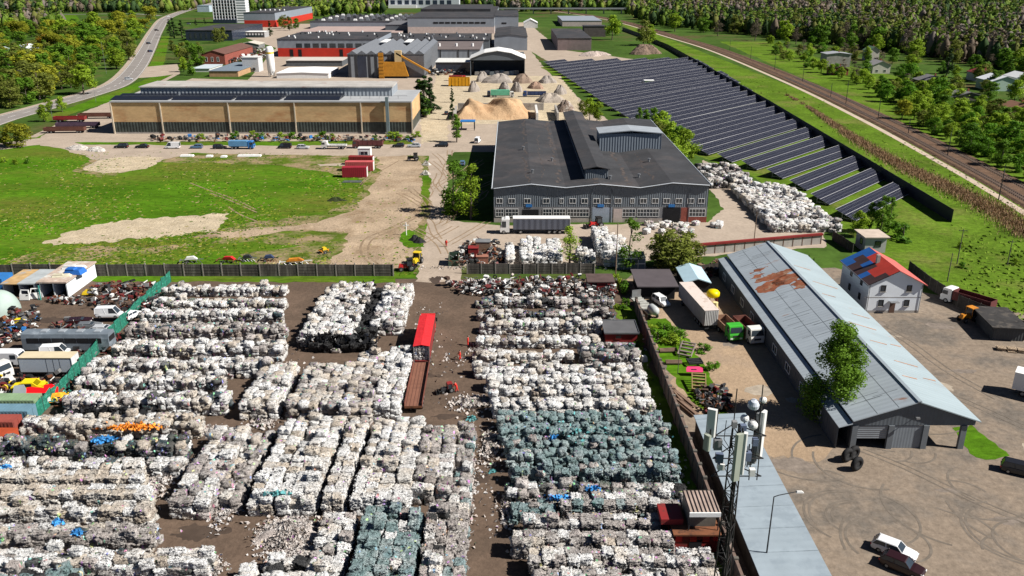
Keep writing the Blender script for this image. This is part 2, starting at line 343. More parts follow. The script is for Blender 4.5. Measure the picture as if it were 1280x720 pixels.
sheet('shed_lawn',[(1190,535),(1213,530),(1262,570),(1232,575),(1212,567)],GRASS,.034,1,.3,22)
sheet('weed_bed',[(806,402),(832,398),(862,424),(900,498),(915,520),(880,520),(845,480)],GRASS,.034,1,.5,23)
# tyre marks worn into the paved yard
TM=M('tyre_marks',(.158,.134,.11),.95,var=.25,scale=.8,spec=.1)
tm=MB(); tz=.031
def arc(cx,cy,r,a0,a1,w=.3):
    pts=[Vector((cx+r*math.cos(R(a)),cy+r*math.sin(R(a)),0)) for a in range(int(a0),int(a1),5)]
    global tz; tz+=.00025; ribbon(tm,pts,-w/2,w/2,tz)
for (cx,cy,r,a0,a1) in [(40,83,5.4,60,230),(40.2,83,5.0,80,200),(40.6,82.6,3.6,70,220),(40.9,82.6,3.2,90,190),(58,80,6.0,95,300),(58,80,5.5,120,290),(58.6,78,4.2,100,280),(46,77,9,120,185)]+[(random.uniform(38,70),random.uniform(74,110),random.uniform(3,9),a_,a_+random.uniform(40,140)) for a_ in range(0,300,14)]: arc(cx,cy,r,a0,a1)
for a,b in [((46,98),(62,79)),((47.2,98),(63,79.5)),((62,118),(80,92)),((63.3,118),(81,92.6)),((66,140),(72,112)),((67.4,140),(73.2,112))]:
    pts=[Vector((a[0],a[1],0)).lerp(Vector((b[0],b[1],0)),t/8)+Vector((math.sin(t*.9)*.5,0,0)) for t in range(9)]; tz+=.00025; ribbon(tm,pts,-.12,.12,tz)
ST('tyre_tracks',tm,TM)
# ruts on the dirt track
RU=M('rut_mud',(.24,.175,.115),.95,var=.3,scale=.5,spec=.1)
rt=MB()
for k,path in enumerate([[(470,335),(452,318),(455,300),(480,288),(520,270)],[(478,335),(461,318),(465,300),(490,288),(528,268)],[(466,212),(450,232),(462,222),(500,200)],[(320,262),(290,248),(262,238),(236,228)],[(322,266),(291,252),(262,241)],[(335,282),(300,268),(285,258)]]):
    ribbon(rt,resample(spline([G(*p) for p in path],10),1.0),-.25,.25,.026+.001*k)
rr=random.Random(12)
for k in range(26):
    x0=rr.uniform(-26,-14); y0=rr.uniform(172,300); pts=[Vector((x0,y0,0))]; a=rr.uniform(1.1,2.1)
    if y0>262: x0-=6
    for j in range(14):
        a+=rr.gauss(0,.06); q_=pts[-1]+Vector((math.cos(a),math.sin(a),0))*1.6
        if q_.y>300 or q_.y<171: break
        pts.append(q_)
    if len(pts)>4: ribbon(rt,pts,-.18,.18,.027+.0002*k); ribbon(rt,[q_+Vector((1.7,0,0)) for q_ in pts],-.18,.18,.027+.0002*k+.0001)
ST('wheel_ruts',rt,RU)
PU=M('damp_ground',(.07,.05,.038),.6,var=.25,scale=.5,spec=.25)
for k,(px,py,rx,ry) in enumerate([(535,470,2.2,.8),(560,520,2.6,1.0),(600,600,1.8,1.2),(250,665,3.0,1.6),(545,350,1.4,2.6),(350,385,2.0,1.5),(60,400,4,1.2)]):
    c=G(px,py); pts=[(c.x+rx*math.cos(a)*random.uniform(.55,1.25),c.y+ry*math.sin(a)*random.uniform(.55,1.25)) for a in [2*PI*i/16 for i in range(16)]]
    sheet('damp_patch',pts,PU,.024,.3,.3,40+k,px=False)
# main road on the left
MR=[(-60,172),(0,150),(60,133),(115,117),(150,104),(170,85),(184,62),(197,37),(210,22),(240,11),(270,3)]
mrp=resample(spline([G(*p) for p in MR],10),6.0)
rm=MB(); ribbon(rm,mrp,-6.2,6.2,.03); ST('main_road',rm,ASPH)
rm=MB(); ribbon(rm,mrp,-9.0,-6.2,.034); ribbon(rm,mrp,6.2,6.6,.06); ribbon(rm,mrp,-6.5,-6.2,.06); ST('pavement',rm,ROADP)
rm=MB(); ribbon(rm,mrp,-.12,.12,.036,dash=True); ribbon(rm,mrp,-5.7,-5.5,.036); ribbon(rm,mrp,5.5,5.7,.036); ST('road_markings',rm,WHITEP)
fp=resample(spline([G(*p) for p in [(40,172),(80,154),(140,131),(190,108),(222,92)]],8),4.0)
rm=MB(); ribbon(rm,fp,-1.6,1.6,.036); ST('footpath',rm,ROADP)
sheet('road_verge',[(60,152),(135,128),(215,94),(200,92),(150,112),(100,130),(50,148)],GRASS,.02,2,.4,24)
sheet('road_verge',[(175,100),(205,80),(212,45),(203,45),(190,75)],GRASS,.02,2,.4,25)
sheet('side_road',[(168,98),(178,84),(222,80),(225,92),(195,96)],ROADP,.026,2,.3,26)
sheet('far_field',[(-20,18),(95,19),(100,25),(95,30),(-20,32)],GRASS,.02,6,1,27)
br=resample(spline([G(*p) for p in [(-40,18),(40,17.5),(100,18),(160,17),(205,20)]],8),15)
rm=MB(); ribbon(rm,br,-4,4,.034); ST('country_road',rm,ASPH)
# railway
RLP=[(1420,325),(1280,243),(1200,200),(1100,149),(1000,103),(900,63),(840,45),(785,29),(740,20),(690,13)]
rlp=resample(spline([G(*p) for p in RLP],12),6.0)
BALL=M('rail_ballast',(.125,.078,.052),.95,var=.3,scale=.4,fine=.4,fscale=3,bump=.6,bscale=3,spec=.1)
mb=MB(); ribbon(mb,rlp,-5.6,5.6,.45)
for o0,o1 in((-5.6,-6.7),(5.6,6.7)):
    for i in range(len(rlp)-1):
        def off(p,i,o):
            d=(rlp[min(i+1,len(rlp)-1)]-rlp[max(i-1,0)]); d.normalize(); return p+Vector((d.y,-d.x,0))*o
        a,b=off(rlp[i],i,o0),off(rlp[i+1],i+1,o0); c,d=off(rlp[i],i,o1),off(rlp[i+1],i+1,o1)
        mb.add([(a.x,a.y,.45),(b.x,b.y,.45),(d.x,d.y,-.02),(c.x,c.y,-.02)],[(0,1,2,3)])
ST('railway_embankment',mb,BALL)
SLEEP=M('sleeper_concrete',(.2,.165,.14),.9,var=.2,scale=.8); RAILM=M('rail_steel',(.13,.085,.065),.45,metal=.6,var=.2)
for tname,o in(('near',-3.0),('far',3.0)):
    t=T('railway_track','pair of rails on the '+('side of the ballast nearer the solar fence' if o>0 else 'side of the ballast nearer the village trees'),'railway track',(0,0,0),0,'railway tracks')
    mb=MB(); near=[p for p in rlp]
    fine=resample(rlp,1.3)
    for i,p in enumerate(fine[:-1]):
        if p.y>520: break
        d=(fine[i+1]-p).normalized(); n=Vector((d.y,-d.x,0)); c=p+n*o
        a=[c+n*s1*1.3+d*s2*.13 for s1,s2 in((-1,-1),(1,-1),(1,1),(-1,1))]
        mb.add([(q.x,q.y,.455) for q in a]+[(q.x,q.y,.56) for q in a],[(4,5,6,7),(0,1,5,4),(1,2,6,5),(2,3,7,6),(3,0,4,7)])
    s_=P('sleepers',mb,SLEEP,t); s_['kind']='stuff'
    for k in(-.78,.78):
        mb=MB(); ribbon(mb,rlp,o+k-.05,o+k+.05,.72); ribbon(mb,rlp,o+k-.12,o+k+.12,.58)
        P('rail',mb,RAILM,t)
mb=MB(); ribbon(mb,rlp,-9.6,-7.2,.03); ST('trackside_path',mb,M('pale_path',(.45,.36,.28),.95,var=.15,scale=.2))
# ================================================================== BALES
wr=[(0.0,(.84,.84,.84)),(.38,(.82,.82,.81)),(.52,(.70,.69,.67)),(.64,(.82,.79,.75)),(.8,(.68,.60,.50)),(.92,(.5,.48,.45)),(1.0,(.30,.28,.27))]
BW=bale_mat('white_film',wr,.62,.014)
tr=[(0.0,(.38,.47,.47)),(.3,(.26,.35,.36)),(.5,(.18,.27,.27)),(.66,(.43,.49,.49)),(.84,(.17,.28,.30)),(1.0,(.62,.64,.62))]
BT=bale_mat('teal_film',tr,.7,.02)
gr=[(0.0,(.66,.62,.6)),(.3,(.5,.45,.42)),(.5,(.36,.33,.31)),(.65,(.6,.57,.54)),(.8,(.30,.27,.25)),(1.0,(.5,.42,.36))]
BG=bale_mat('mixed_film',gr,.72,.05)
br_=[(0.0,(.02,.02,.021)),(.5,(.035,.035,.036)),(.8,(.06,.06,.06)),(1.0,(.2,.2,.2))]
BB=bale_mat('black_film',br_,.6,.01)
bb=[(0.0,(.62,.58,.52)),(.4,(.56,.48,.39)),(.7,(.7,.68,.64)),(1.0,(.42,.33,.25))]
BTAN=bale_mat('tan_film',bb,.5,.015)
dk=[(0,(.05,.07,.06)),(.3,(.14,.14,.13)),(.5,(.03,.06,.075)),(.7,(.36,.34,.31)),(.85,(.09,.13,.10)),(1,(.5,.48,.45))]
BD=bale_mat('dark_mixed_film',dk,.6,.14)
BMATS={'d':BD,'w':BW,'t':BT,'g':BG,'b':BB,'n':BTAN}
def subcube(n,seed,amp,bul,straps=(),fl=0):
    """bulging crumpled block, unit size, base centre at the origin"""
    rr=np.random.default_rng(seed); idx={}; V=[]; Q=[]; cn=rr.normal(0,amp*.9,(3,3,3,3))
    def vid(i,j,k):
        key=(i,j,k)
        if key not in idx:
            p=np.array([i/n-.5,j/n-.5,k/n-.5])
            q=p.copy()
            r=np.abs(p)*2
            for a in range(3):
                o=[x for x in range(3) if x!=a]
                q[a]*=1+bul*(1-r[o[0]]**2)*(1-r[o[1]]**2)
            e=(r>.98).sum()
            if e>=2: q*=1-.03*(e-1)
            q+=rr.normal(0,amp,3)*(1.0 if k>0 else .4)+cn[int(i*2.99/n),int(j*2.99/n),int(k*2.99/n)]*(1.0 if k>0 else .3)
            if i in straps: q[1]*=.93; q[2]=(q[2]+.5)*.95-.5
            q[2]+=.5
            idx[key]=len(V); V.append(q)
        return idx[key]
    for a in range(n):
        for b in range(n):
            for (f,flip) in (((lambda u,v:(u,v,n)),0),((lambda u,v:(u,v,0)),1),((lambda u,v:(u,0,v)),0),((lambda u,v:(u,n,v)),1),((lambda u,v:(0,u,v)),1),((lambda u,v:(n,u,v)),0)):
                q=[vid(*f(a,b)),vid(*f(a+1,b)),vid(*f(a+1,b+1)),vid(*f(a,b+1))]
                Q.append(q[::-1] if flip else q)
    for _ in range(fl):
        a=rr.integers(0,3); q=rr.uniform(-.5,.5,3); q[a]=.5*rr.choice([-1,1])*rr.uniform(.94,1.06); q[2]=abs(q[2]) if a==2 else q[2]; q[2]+=.5
        d=rr.normal(0,1,3); d/=np.linalg.norm(d); u=np.cross(d,[.3,.5,.8]); u/=np.linalg.norm(u); w=np.cross(d,u); s=rr.uniform(.05,.17); o=len(V)
        V.extend([q-u*s-w*s*.6,q+u*s-w*s*.5+d*s*.4,q+u*s*.7+w*s*.8,q-u*s*.8+w*s*.6+d*s*.3]); Q.append([o,o+1,o+2,o+3])
    return np.array(V),np.array(Q)
LOW=[subcube(4,100+i,.062,.05,(),12) for i in range(16)]
HI=[subcube(9,200+i,.036,.05,(2,4,7),34) for i in range(8)]
HIM={}
def himesh(kind,i):
    if (kind,i) not in HIM:
        V,Q=HI[i]; HIM[(kind,i)]=npmesh('bale',V,Q,[BMATS[kind]])
    return HIM[(kind,i)]
BALES=[]   # (kind,x,y,z,sx,sy,sz,rz,label,group,seen)
def stack(kind,x0,x1,y0,y1,lev,label,group,bx=1.45,by=1.25,bz=1.1,loose=.0,mix=None,gap=0.,ragtop=.12):
    rr=random.Random(int(abs(x0*31+y0*17+lev*7))+len(BALES))
    bx*=.84; by*=.86; bz*=.79
    nx=max(1,round((x1-x0)/bx)); ny=max(1,round((y1-y0)/by)); ax=(x1-x0)/nx; ay=(y1-y0)/ny
    for i in range(nx):
        for j in range(ny):
            h=lev
            if rr.random()<ragtop: h=max(1,lev-1)
            elif rr.random()<ragtop*.5: h=lev+1
            zz=0
            for k in range(h):
                s=bz*rr.uniform(.86,1.12)
                exposed = k==h-1 or i in(0,nx-1) or j in(0,ny-1) or k==h-2 and rr.random()<.6
                if exposed:
                    kd=kind
                    if mix and rr.random()<mix[1]: kd=rr.choice(mix[0])
                    sag=rr.random()<.06
                    BALES.append((kd,x0+ax*(i+.5)+rr.gauss(0,.05+loose*.35),y0+ay*(j+.5)+rr.gauss(0,.05+loose*.3),zz,ax*rr.uniform(.9,1.1),ay*rr.uniform(.9,1.1),s,rr.gauss(0,.04+loose*.4),label,group,(k==h-1) or (j==0 and k>=h-2)))
                zz+=s*.97
def srow(kind,pl,pr,pyb,depth,lev,label,group,**k):
    a=G(pl,pyb); b=G(pr,pyb); stack(kind,a.x,b.x,a.y,a.y+depth,lev,label,group,**k)
def scol(kind,pl,pr,pyb,pyt,lev,label,group,**k):
    """column running away from the camera; pyt is the pixel row of the back top edge"""
    a=G(pl,pyb); b=G(pr,pyb); e=G(pl,pyt,lev*.86)
    if pyb==790:
        ym=(pyt+720)/2; a.x=G(pl,ym,lev*.86).x; b.x=G(pr,ym,lev*.86).x
    stack(kind,a.x,b.x,a.y,e.y,lev,label,group,**k)
LG='rows of bales along the green net fence'
for q in [
 ('w',203,357,371,2.6,2,'white film bale in the farthest row beside the concrete fence'),
 ('w',190,357,389,2.6,2,'white film bale in the second row from the concrete fence'),
 ('w',176,352,408,2.5,3,'dirty white bale in the third row from the concrete fence'),
 ('g',158,356,428,2.8,3,'grey mixed bale in the dark row right of the rusty car bodies'),
 ('w',140,354,452,3.2,3,'white film bale in the row level with the old coach'),
 ('w',112,335,474,2.8,3,'white and dark streaked bale in the row level with the box truck'),
 ('w',96,278,494,2.8,3,'white film bale in the row level with the yellow car shell'),
 ('w',80,284,520,3.0,3,'white film bale in the bright row below the red car panel'),
 ('n',26,250,550,2.8,3,'tan and white bale in the row below the black film heap'),
 ('d',-14,232,578,2.6,3,'dark bale with coloured scraps in the row with blue and orange film'),
 ('w',-20,226,597,2.2,2,'white bale in the short row below the coloured scraps'),
 ('n',-24,180,620,2.0,3,'cream block bale in the first cream row of the near left stacks'),
 ('n',-30,186,640,2.0,3,'cream block bale in the second cream row of the near left stacks'),
 ('n',-34,188,662,2.0,3,'cream block bale in the third cream row of the near left stacks'),
 ('g',-40,192,694,2.4,3,'grey film bale in the grey row at near left'),
 ('w',-50,262,728,2.4,3,'white block bale in the nearest left row')]:
    k,l,r,yb,dp,lv,lab=q
    srow(k,l,r,yb,dp,lv,lab,lab.split(' in the ')[1]+' of bales',loose=.25 if k!='n' or yb<600 else .06,mix=(['w','g','n','g','d'],.36) if k!='n' else (['w'],.3),bx=1.5 if yb<600 else 1.75,by=1.25 if yb<600 else 1.0)
srow('t',-60,92,760,3,3,'dark teal bale at the bottom left corner','dark teal corner bales',loose=.2,mix=(['b','g'],.4))
# columns between the two mud lanes
for q in [
 ('w',375,440,434,353,3,'white film bale in the stack left of the black heap',.3,(['g'],.2)),
 ('b',434,470,424,362,2,'black film bale in the gap between two white stacks',.4,(['b'],.1)),
 ('b',385,468,441,424,2,'black film bale lying before the white stacks',.5,(['g'],.1)),
 ('w',463,502,420,353,3,'white film bale in the stack left of the red truck',.2,(['g'],.25)),
 ('w',300,346,525,452,3,'white film bale in the stack at the end of the left rows',.25,(['g','n'],.2)),
 ('n',361,424,525,452,3,'tan film bale in the untidy middle stack',.35,(['w','g'],.55)),
 ('n',424,463,532,440,3,'brownish bale in the middle of the untidy stack',.35,(['w','g'],.5)),
 ('w',466,499,526,432,3,'white film bale in the narrow stack beside the truck bed',.15,(['g'],.1)),
 ('w',213,262,650,533,3,'white film bale in the long stack left of the mud puddle',.15,(['g'],.45)),
 ('g',262,298,640,540,2,'grey crumbling bale on the right flank of the long left stack',.5,(['w','n'],.3)),
 ('w',311,342,646,522,3,'white block bale in the leftmost long column',.06,(['n'],.15)),
 ('w',346,394,646,520,3,'white block bale in the second long column',.08,(['n'],.12)),
 ('w',404,430,646,520,3,'white block bale in the third long column',.06,(['n','g'],.3)),
 ('w',440,468,646,520,3,'white block bale in the fourth long column',.1,(['n'],.2)),
 ('w',470,488,646,520,3,'white block bale in the fifth long column',.05,(['n'],.1)),
 ('w',491,511,648,519,3,'white block bale in the sixth long column',.05,(['n'],.1)),
 ('g',516,543,632,530,3,'grey block bale in the seventh long column',.06,(['n','w'],.3)),
 ('g',545,562,632,530,3,'grey block bale beside the speckled column',.06,(['w'],.3)),
 ('g',563,586,790,528,2,'speckled bale in the column along the central mud lane',.2,(['w','t'],.25)),
 ('g',530,556,790,626,3,'dark speckled bale right of the teal stack',.2,(['w','b'],.35)),
 ('t',446,474,790,632,3,'teal film bale in the left half of the near teal stack',.12,(['g','w'],.12)),
 ('t',478,522,790,634,3,'teal film bale in the right half of the near teal stack',.12,(['g','w'],.12)),
 ('w',392,436,790,640,2,'round white bale left of the near teal stack',.35,(['g'],.2)),
 ('w',330,386,790,694,2,'white bale with black scraps at the bottom edge',.45,(['b','g'],.35)),
 ('w',299,318,790,702,2,'white bale at the tip of the bottom column',.05,None),
 ]:
    k,l,r,yb,yt,lv,lab,lo,mx=q
    scol(k,l,r,yb,yt,lv,lab,('bales: '+lab)[:70],loose=lo,mix=mx,bx=1.6,by=1.3)
# rows between the central lane and the brick wall
for q in [
 ('g',594,770,386,2.4,2,'grey bale in the back row of the right stacks',.2,(['w','b','d','d'],.5)),
 ('g',596,772,402,2.4,2,'dark grey bale in the second row of the right stacks',.25,(['b','w','d','d'],.5)),
 ('w',600,756,419,2.4,3,'white bale in the row behind the small red cabin',.1,(['n'],.25)),
 ('w',597,752,436,2.4,2,'pinkish white bale in the row level with the small red cabin',.15,(['n','g'],.4)),
 ('w',592,722,455,2.4,2,'round white bale in the row before the small red cabin',.4,(['g','n'],.3)),
 ('g',728,802,458,4.2,3,'dark grey bale heaped below the small red cabin',.45,(['w','d','d'],.45)),
 ('w',592,806,474,2.6,2,'white bale in the row with the scattered film pile',.3,(['n','g'],.25)),
 ('w',608,812,492,2.6,3,'white bale in the first broad white row above the teal bales',.2,(['n'],.1)),
 ('w',612,816,508,2.4,3,'white bale in the second broad white row above the teal bales',.2,(['n'],.1)),
 ('w',616,822,524,2.4,3,'white bale in the last broad white row above the teal bales',.2,(['n'],.1)),
 ('t',622,832,541,2.2,3,'teal bale in the back row of the wide teal block',.4,(['w','g'],.08)),
 ('t',626,838,557,2.2,3,'teal bale in the second row of the wide teal block',.4,(['g'],.06)),
 ('t',630,842,573,2.0,3,'teal bale in the third row of the wide teal block',.4,(['g'],.06)),
 ('t',636,848,590,2.0,3,'teal bale in the fourth row of the wide teal block',.4,(['g'],.06)),
 ('t',640,852,609,2.0,3,'teal bale in the front row of the wide teal block',.4,(['g'],.08)),
 ('g',632,862,630,2.2,2,'speckled bale in the row just below the wide teal block',.25,(['w','b','d','d'],.5)),
 ('t',638,700,655,3.0,2,'teal bale left in the row above the striped bales',.25,(['g'],.2)),
 ('g',700,870,651,2.4,3,'pale striped bale in the row behind the red cabin',.12,(['w','t'],.3)),
 ('g',655,828,676,2.0,3,'square striped bale in the row left of the red cabin',.08,(['w'],.35)),
 ('g',640,846,700,2.2,3,'square pinkish bale in the row before the red cabin',.08,(['w','n'],.4)),
 ('g',662,896,724,2.2,3,'speckled bale in the long nearest right row',.12,(['w'],.5)),
 ('g',668,905,752,2.4,3,'speckled bale along the bottom edge beside the wall',.12,(['w'],.5))]:
    k,l,r,yb,dp,lv,lab,lo,mx=q
    srow(k,l,r-4,yb,dp,lv,lab,('bales: '+lab)[:70],loose=lo,mix=mx,bx=1.25 if k=='t' else 1.5,by=1.1 if k=='t' else 1.2,bz=1.0)
# stacks north of the fence
for i,(l,r,yt) in enumerate([(632,642,304),(651,660,299),(660,667,296),(669,677,297),(677,685,306),(686,695,299),(695,703,299),(723,730,308),(731,737,310),(738,744,312)]):
    scol('w',l,r,332,yt,2,'tall white wrapped bale in the stacks between the grey shed and the slab fence','wrapped bales in front of the grey shed',loose=.12,bx=1.7,by=1.5,bz=1.25)
scol('w',746,766,322,284,3,'white wrapped bale in the big block beside the bare pole','big wrapped block by the pole',loose=.1,bx=1.7,by=1.5,bz=1.25)
scol('w',755,790,334,292,2,'white wrapped bale in the front of the big block','front of the big wrapped block',loose=.1,bx=1.8,by=1.5,bz=1.25)
scol('g',886,940,236,205,3,'grey bale in the stack between the grey shed and the solar rows','grey bales behind the grey shed',loose=.5,mix=(['w','b'],.45),bx=1.7,by=1.6,bz=1.2)
a=G(950,278);
stack('w',a.x+.5,a.x+17.5,a.y-9,a.y+34,2,'white bale in the big stack beside the solar rows','white bales beside the solar rows',loose=.5,mix=(['g'],.25),bx=1.8,by=1.7,bz=1.3)
for i in range(26):
    c=G(random.uniform(800,900),random.uniform(281,293)); BALES.append((random.choice('wwwg'),c.x,c.y,0,1.5,1.5,1.1,random.uniform(0,3),'white sack lying on the track before the grey shed','loose sacks before the grey shed',True))
for i in range(7):
    c=G(random.uniform(798,828),random.uniform(272,279)); BALES.append(('w',c.x,c.y,0,1.6,1.5,1.4,random.uniform(0,3),'white sack heaped at the wall of the grey shed','sacks at the shed wall',True))
BALES=[b for b in BALES if not(b[2]>205 and -4.6<b[1]<49.7 and b[2]<268)]
QUOTA={'d':60,'w':300,'n':110,'g':200,'t':130,'b':25}
BNAME={'d':'dark_bale','w':'white_bale','t':'teal_bale','g':'mixed_bale','b':'black_bale','n':'tan_bale'}
BTXT={'w':('white','film'),'t':('teal','film'),'g':('speckled grey','film'),'b':('black','film'),'n':('tan','film')}
cam=Vector((0,0,CH))
def inview(b):
    p=Vector((b[1],b[2],b[3]+b[6]))-cam
    d=p.y*cT-p.z*sT
    if d<1: return False
    u=p.x/d*F; v=(-p.y*sT-p.z*cT)/d*F
    return abs(u)<634 and -358<v<356
single={k:[] for k in QUOTA}; rest={k:[] for k in QUOTA}
order=sorted(range(len(BALES)),key=lambda i:BALES[i][2])
for i in order:
    b=BALES[i]
    if b[10] and len(single[b[0]])<QUOTA[b[0]] and inview(b): single[b[0]].append(b)
    else: rest[b[0]].append(b)
ADJ={'d':'dark mottled','w':'white','t':'teal','g':'speckled grey','b':'black','n':'tan'}
for k,L in single.items():
    for n,b in enumerate(L):
        o=bpy.data.objects.new(BNAME[k],himesh(k,n%8)); COL.objects.link(o)
        o.location=(b[1],b[2],b[3]); o.scale=(b[4],b[5],b[6]); o.rotation_euler=(random.gauss(0,.05),random.gauss(0,.05),b[7])
        lab=b[8]
        if ' in the ' in lab: lab=ADJ[k]+' bale of packed film in the '+lab.split(' in the ',1)[1]
        elif k!='w' or not lab.startswith('white'):
            parts=lab.split(' bale ',1); lab=ADJ[k]+' bale '+parts[1] if len(parts)>1 else lab
        lab=' '.join(lab.split()[:16])
        _props(o,lab,'bale','group of '+lab)
for k,L in rest.items():
    if not L: continue
    VV=[];QQ=[];off=0
    for n,b in enumerate(L):
        V,Q=LOW[n%16]; c,s=math.cos(b[7]),math.sin(b[7])
        x=V[:,0]*b[4]; y=V[:,1]*b[5]
        tx,ty=random.gauss(0,.05),random.gauss(0,.05); VV.append(np.stack([x*c-y*s+b[1],x*s+y*c+b[2],V[:,2]*b[6]+b[3]+tx*x+ty*y],1)); QQ.append(Q+off); off+=len(V)
    o=bpy.data.objects.new({'d':'far_dark_bales','w':'far_white_bales','t':'far_teal_bales','g':'far_mixed_bales','b':'far_black_bales','n':'far_tan_bales'}[k],npmesh('bales',np.concatenate(VV),np.concatenate(QQ),[BMATS[k]])); COL.objects.link(o)
    _props(o,'the many other '+ADJ[k]+' bales in the rows of the yard','bales',None,'stuff')
print('bales',{k:(len(single[k]),len(rest[k])) for k in QUOTA})
# loose film lying about
def scatter(name,areas,mat,label,smin=.07,smax=.30):
    V=[];Q=[]
    for (cx,cy,rx,ry,n,h) in areas:
        for _ in range(int(n*1.7)):
            a=random.uniform(0,6.28); r=abs(random.gauss(0,.5)); x=cx+rx*r*math.cos(a); y=cy+ry*r*math.sin(a)
            z=(h*random.uniform(.93,1.05) if h>2 else max(.05,h*(1-min(1,r))*random.uniform(.7,1.1))+.05); s=random.uniform(smin,smax)
            n0=Vector((random.gauss(0,1),random.gauss(0,1),random.gauss(0,1)+.6)).normalized(); u=n0.orthogonal().normalized(); w=n0.cross(u); o=len(V); c=Vector((x,y,z))
            for (p,q,t) in((-1,-1,.2),(1,-1,-.2),(1,1,.2),(-1,1,-.2)): V.append(c+u*p*s*random.uniform(.5,1)+w*q*s*random.uniform(.4,1)+n0*t*s)
            Q.append((o,o+1,o+2,o+3))
    o=bpy.data.objects.new(name,npmesh(name,np.array([tuple(v) for v in V]),np.array(Q),[mat])); COL.objects.link(o); _props(o,label,'litter',None,'stuff'); return o
SCR=bale_mat('loose_film',[(0,(.8,.79,.78)),(.35,(.68,.63,.60)),(.55,(.52,.44,.39)),(.7,(.74,.71,.68)),(.85,(.36,.31,.28)),(1,(.10,.10,.10))],.35,.03)
A=[]
def area(px,py,rx,ry,n,h=.0): c=G(px,py); A.append((c.x,c.y,rx,ry,n,h))
area(362,668,3.2,3.0,4600,1.6); area(375,705,4,3,2000,.9); area(215,585,4,3,500,.8); area(170,570,7,2,500,.8); area(225,715,5,1.2,200,.6)
area(288,628,1.6,5,900,.8); area(595,505,5,3,500,.7); area(612,560,2,7,300,.5); area(640,640,3,5,300,.5); area(588,620,.9,14,350,.2); area(245,540,5,2,300,.8)
area(600,440,2.5,8,160,.3); area(560,450,9,14,60,0); area(590,600,5,14,50,0); area(350,460,6,12,60,0); area(290,640,7,4,50,0); area(530,400,6,18,40,0); area(800,470,2.6,20,120,0); area(640,335,34,1.4,200,.2)
area(845,588,1.5,9,120,.1); area(600,352,8,2,100,.1); area(190,620,2.2,9,500,.9); area(268,712,1.2,2,200,.7); area(330,530,3,3,160,.4); area(240,470,3,5,200,.4)
for k,(px,py,rx,ry,h) in enumerate(((362,668,2.9,2.7,1.3),(288,628,1.2,4.0,.4))):
    c=G(px,py); m=MB(); m.heap(0,0,rx,ry,h,k+3,n=40,rough=.55); S('film_heap',m,SCR,['broad heap of torn film right of the mud puddle','crumbled film sloping from the long left stack'][k],'film heap',(c.x,c.y,0))
scatter('loose_film_litter',A,SCR,'torn film and scraps lying between the bales')
A=[]
area(170,556,4,.8,330,2.75); scatter('orange_film_heap',A,M('orange_film',(.75,.24,.03),.5,island=.5),'heap of orange film on the row of coloured scraps')
A=[]; area(135,572,1.5,.8,200,2.75); area(12,606,.6,.4,50,2.6); area(78,676,.6,.5,50,2.6); area(100,690,.8,.6,60,2.6); area(690,568,.7,.5,40,2.6); area(742,628,1.0,.5,60,2.1); area(700,640,2.6,.6,60,2.1)
scatter('blue_film_scraps',A,M('blue_film',(.05,.25,.58),.45,island=.5),'bright blue film on top of the bales')
A=[]; area(590,524,.9,.6,60,.4); area(616,590,.5,.4,30,.2); area(350,640,2,.5,60,2.65); area(720,560,12,4,40,2.65); scatter('turquoise_film_scraps',A,M('turquoise_film',(.10,.30,.31),.45,island=.4),'turquoise film scraps')
# black film heap below the bright row
A=[]; area(140,532,6.0,1.2,420,2.2); area(425,436,5.5,1.6,700,2.05); area(452,392,1.4,8,500,2.05); scatter('black_film_heap',A,M('black_sheet',(.016,.016,.017),.35,island=.5,spec=.4),'heap of shiny black film with white strips',.2,.6)
# ================================================================== BUILDINGS
def window(root,x0,x1,z0,z1,y=0.0,fm=None,nx=2,nz=1,t=.09,name='window',face='-y'):
    """framed window on a wall facing -y (local); frame bars, pane set behind them"""
    fm=fm or WHITEP; f=MB(); g=MB()
    def bx(m,a0,c0,a1,c1,d0,d1):
        if face=='-y': m.box(a0,y-d1,c0,a1,y-d0,c1)
        elif face=='+x': m.box(y+d0,a0,c0,y+d1,a1,c1)
        else: m.box(y-d1,a0,c0,y-d0,a1,c1)
    bx(f,x0,z0,x1,z0+t,.01,.09); bx(f,x0,z1-t,x1,z1,.01,.09); bx(f,x0,z0+t,x0+t,z1-t,.012,.085); bx(f,x1-t,z0+t,x1,z1-t,.012,.085)
    for i in range(1,nx):
        c=x0+(x1-x0)*i/nx; bx(f,c-t*.4,z0+t,c+t*.4,z1-t,.013,.08)
    for i in range(1,nz):
        c=z0+(z1-z0)*i/nz; bx(f,x0+t,c-t*.4,x1-t,c+t*.4,.014,.078)
    bx(g,x0+t*.5,z0+t*.5,x1-t*.5,z1-t*.5,.004,.035)
    w=P(name,f,fm,root); P('pane',g,GLASS,w); return w
def door(root,x0,x1,z1,y=0.0,mat=None,name='door',z0=0.05,face='-y'):
    m=MB()
    if face=='-y': m.box(x0,y-.05,z0,x1,y-.006,z1)
    elif face=='-x': m.box(y-.05,x0,z0,y-.006,x1,z1)
    else: m.box(y+.006,x0,z0,y+.05,x1,z1)
    return P(name,m,mat or DARK,root)
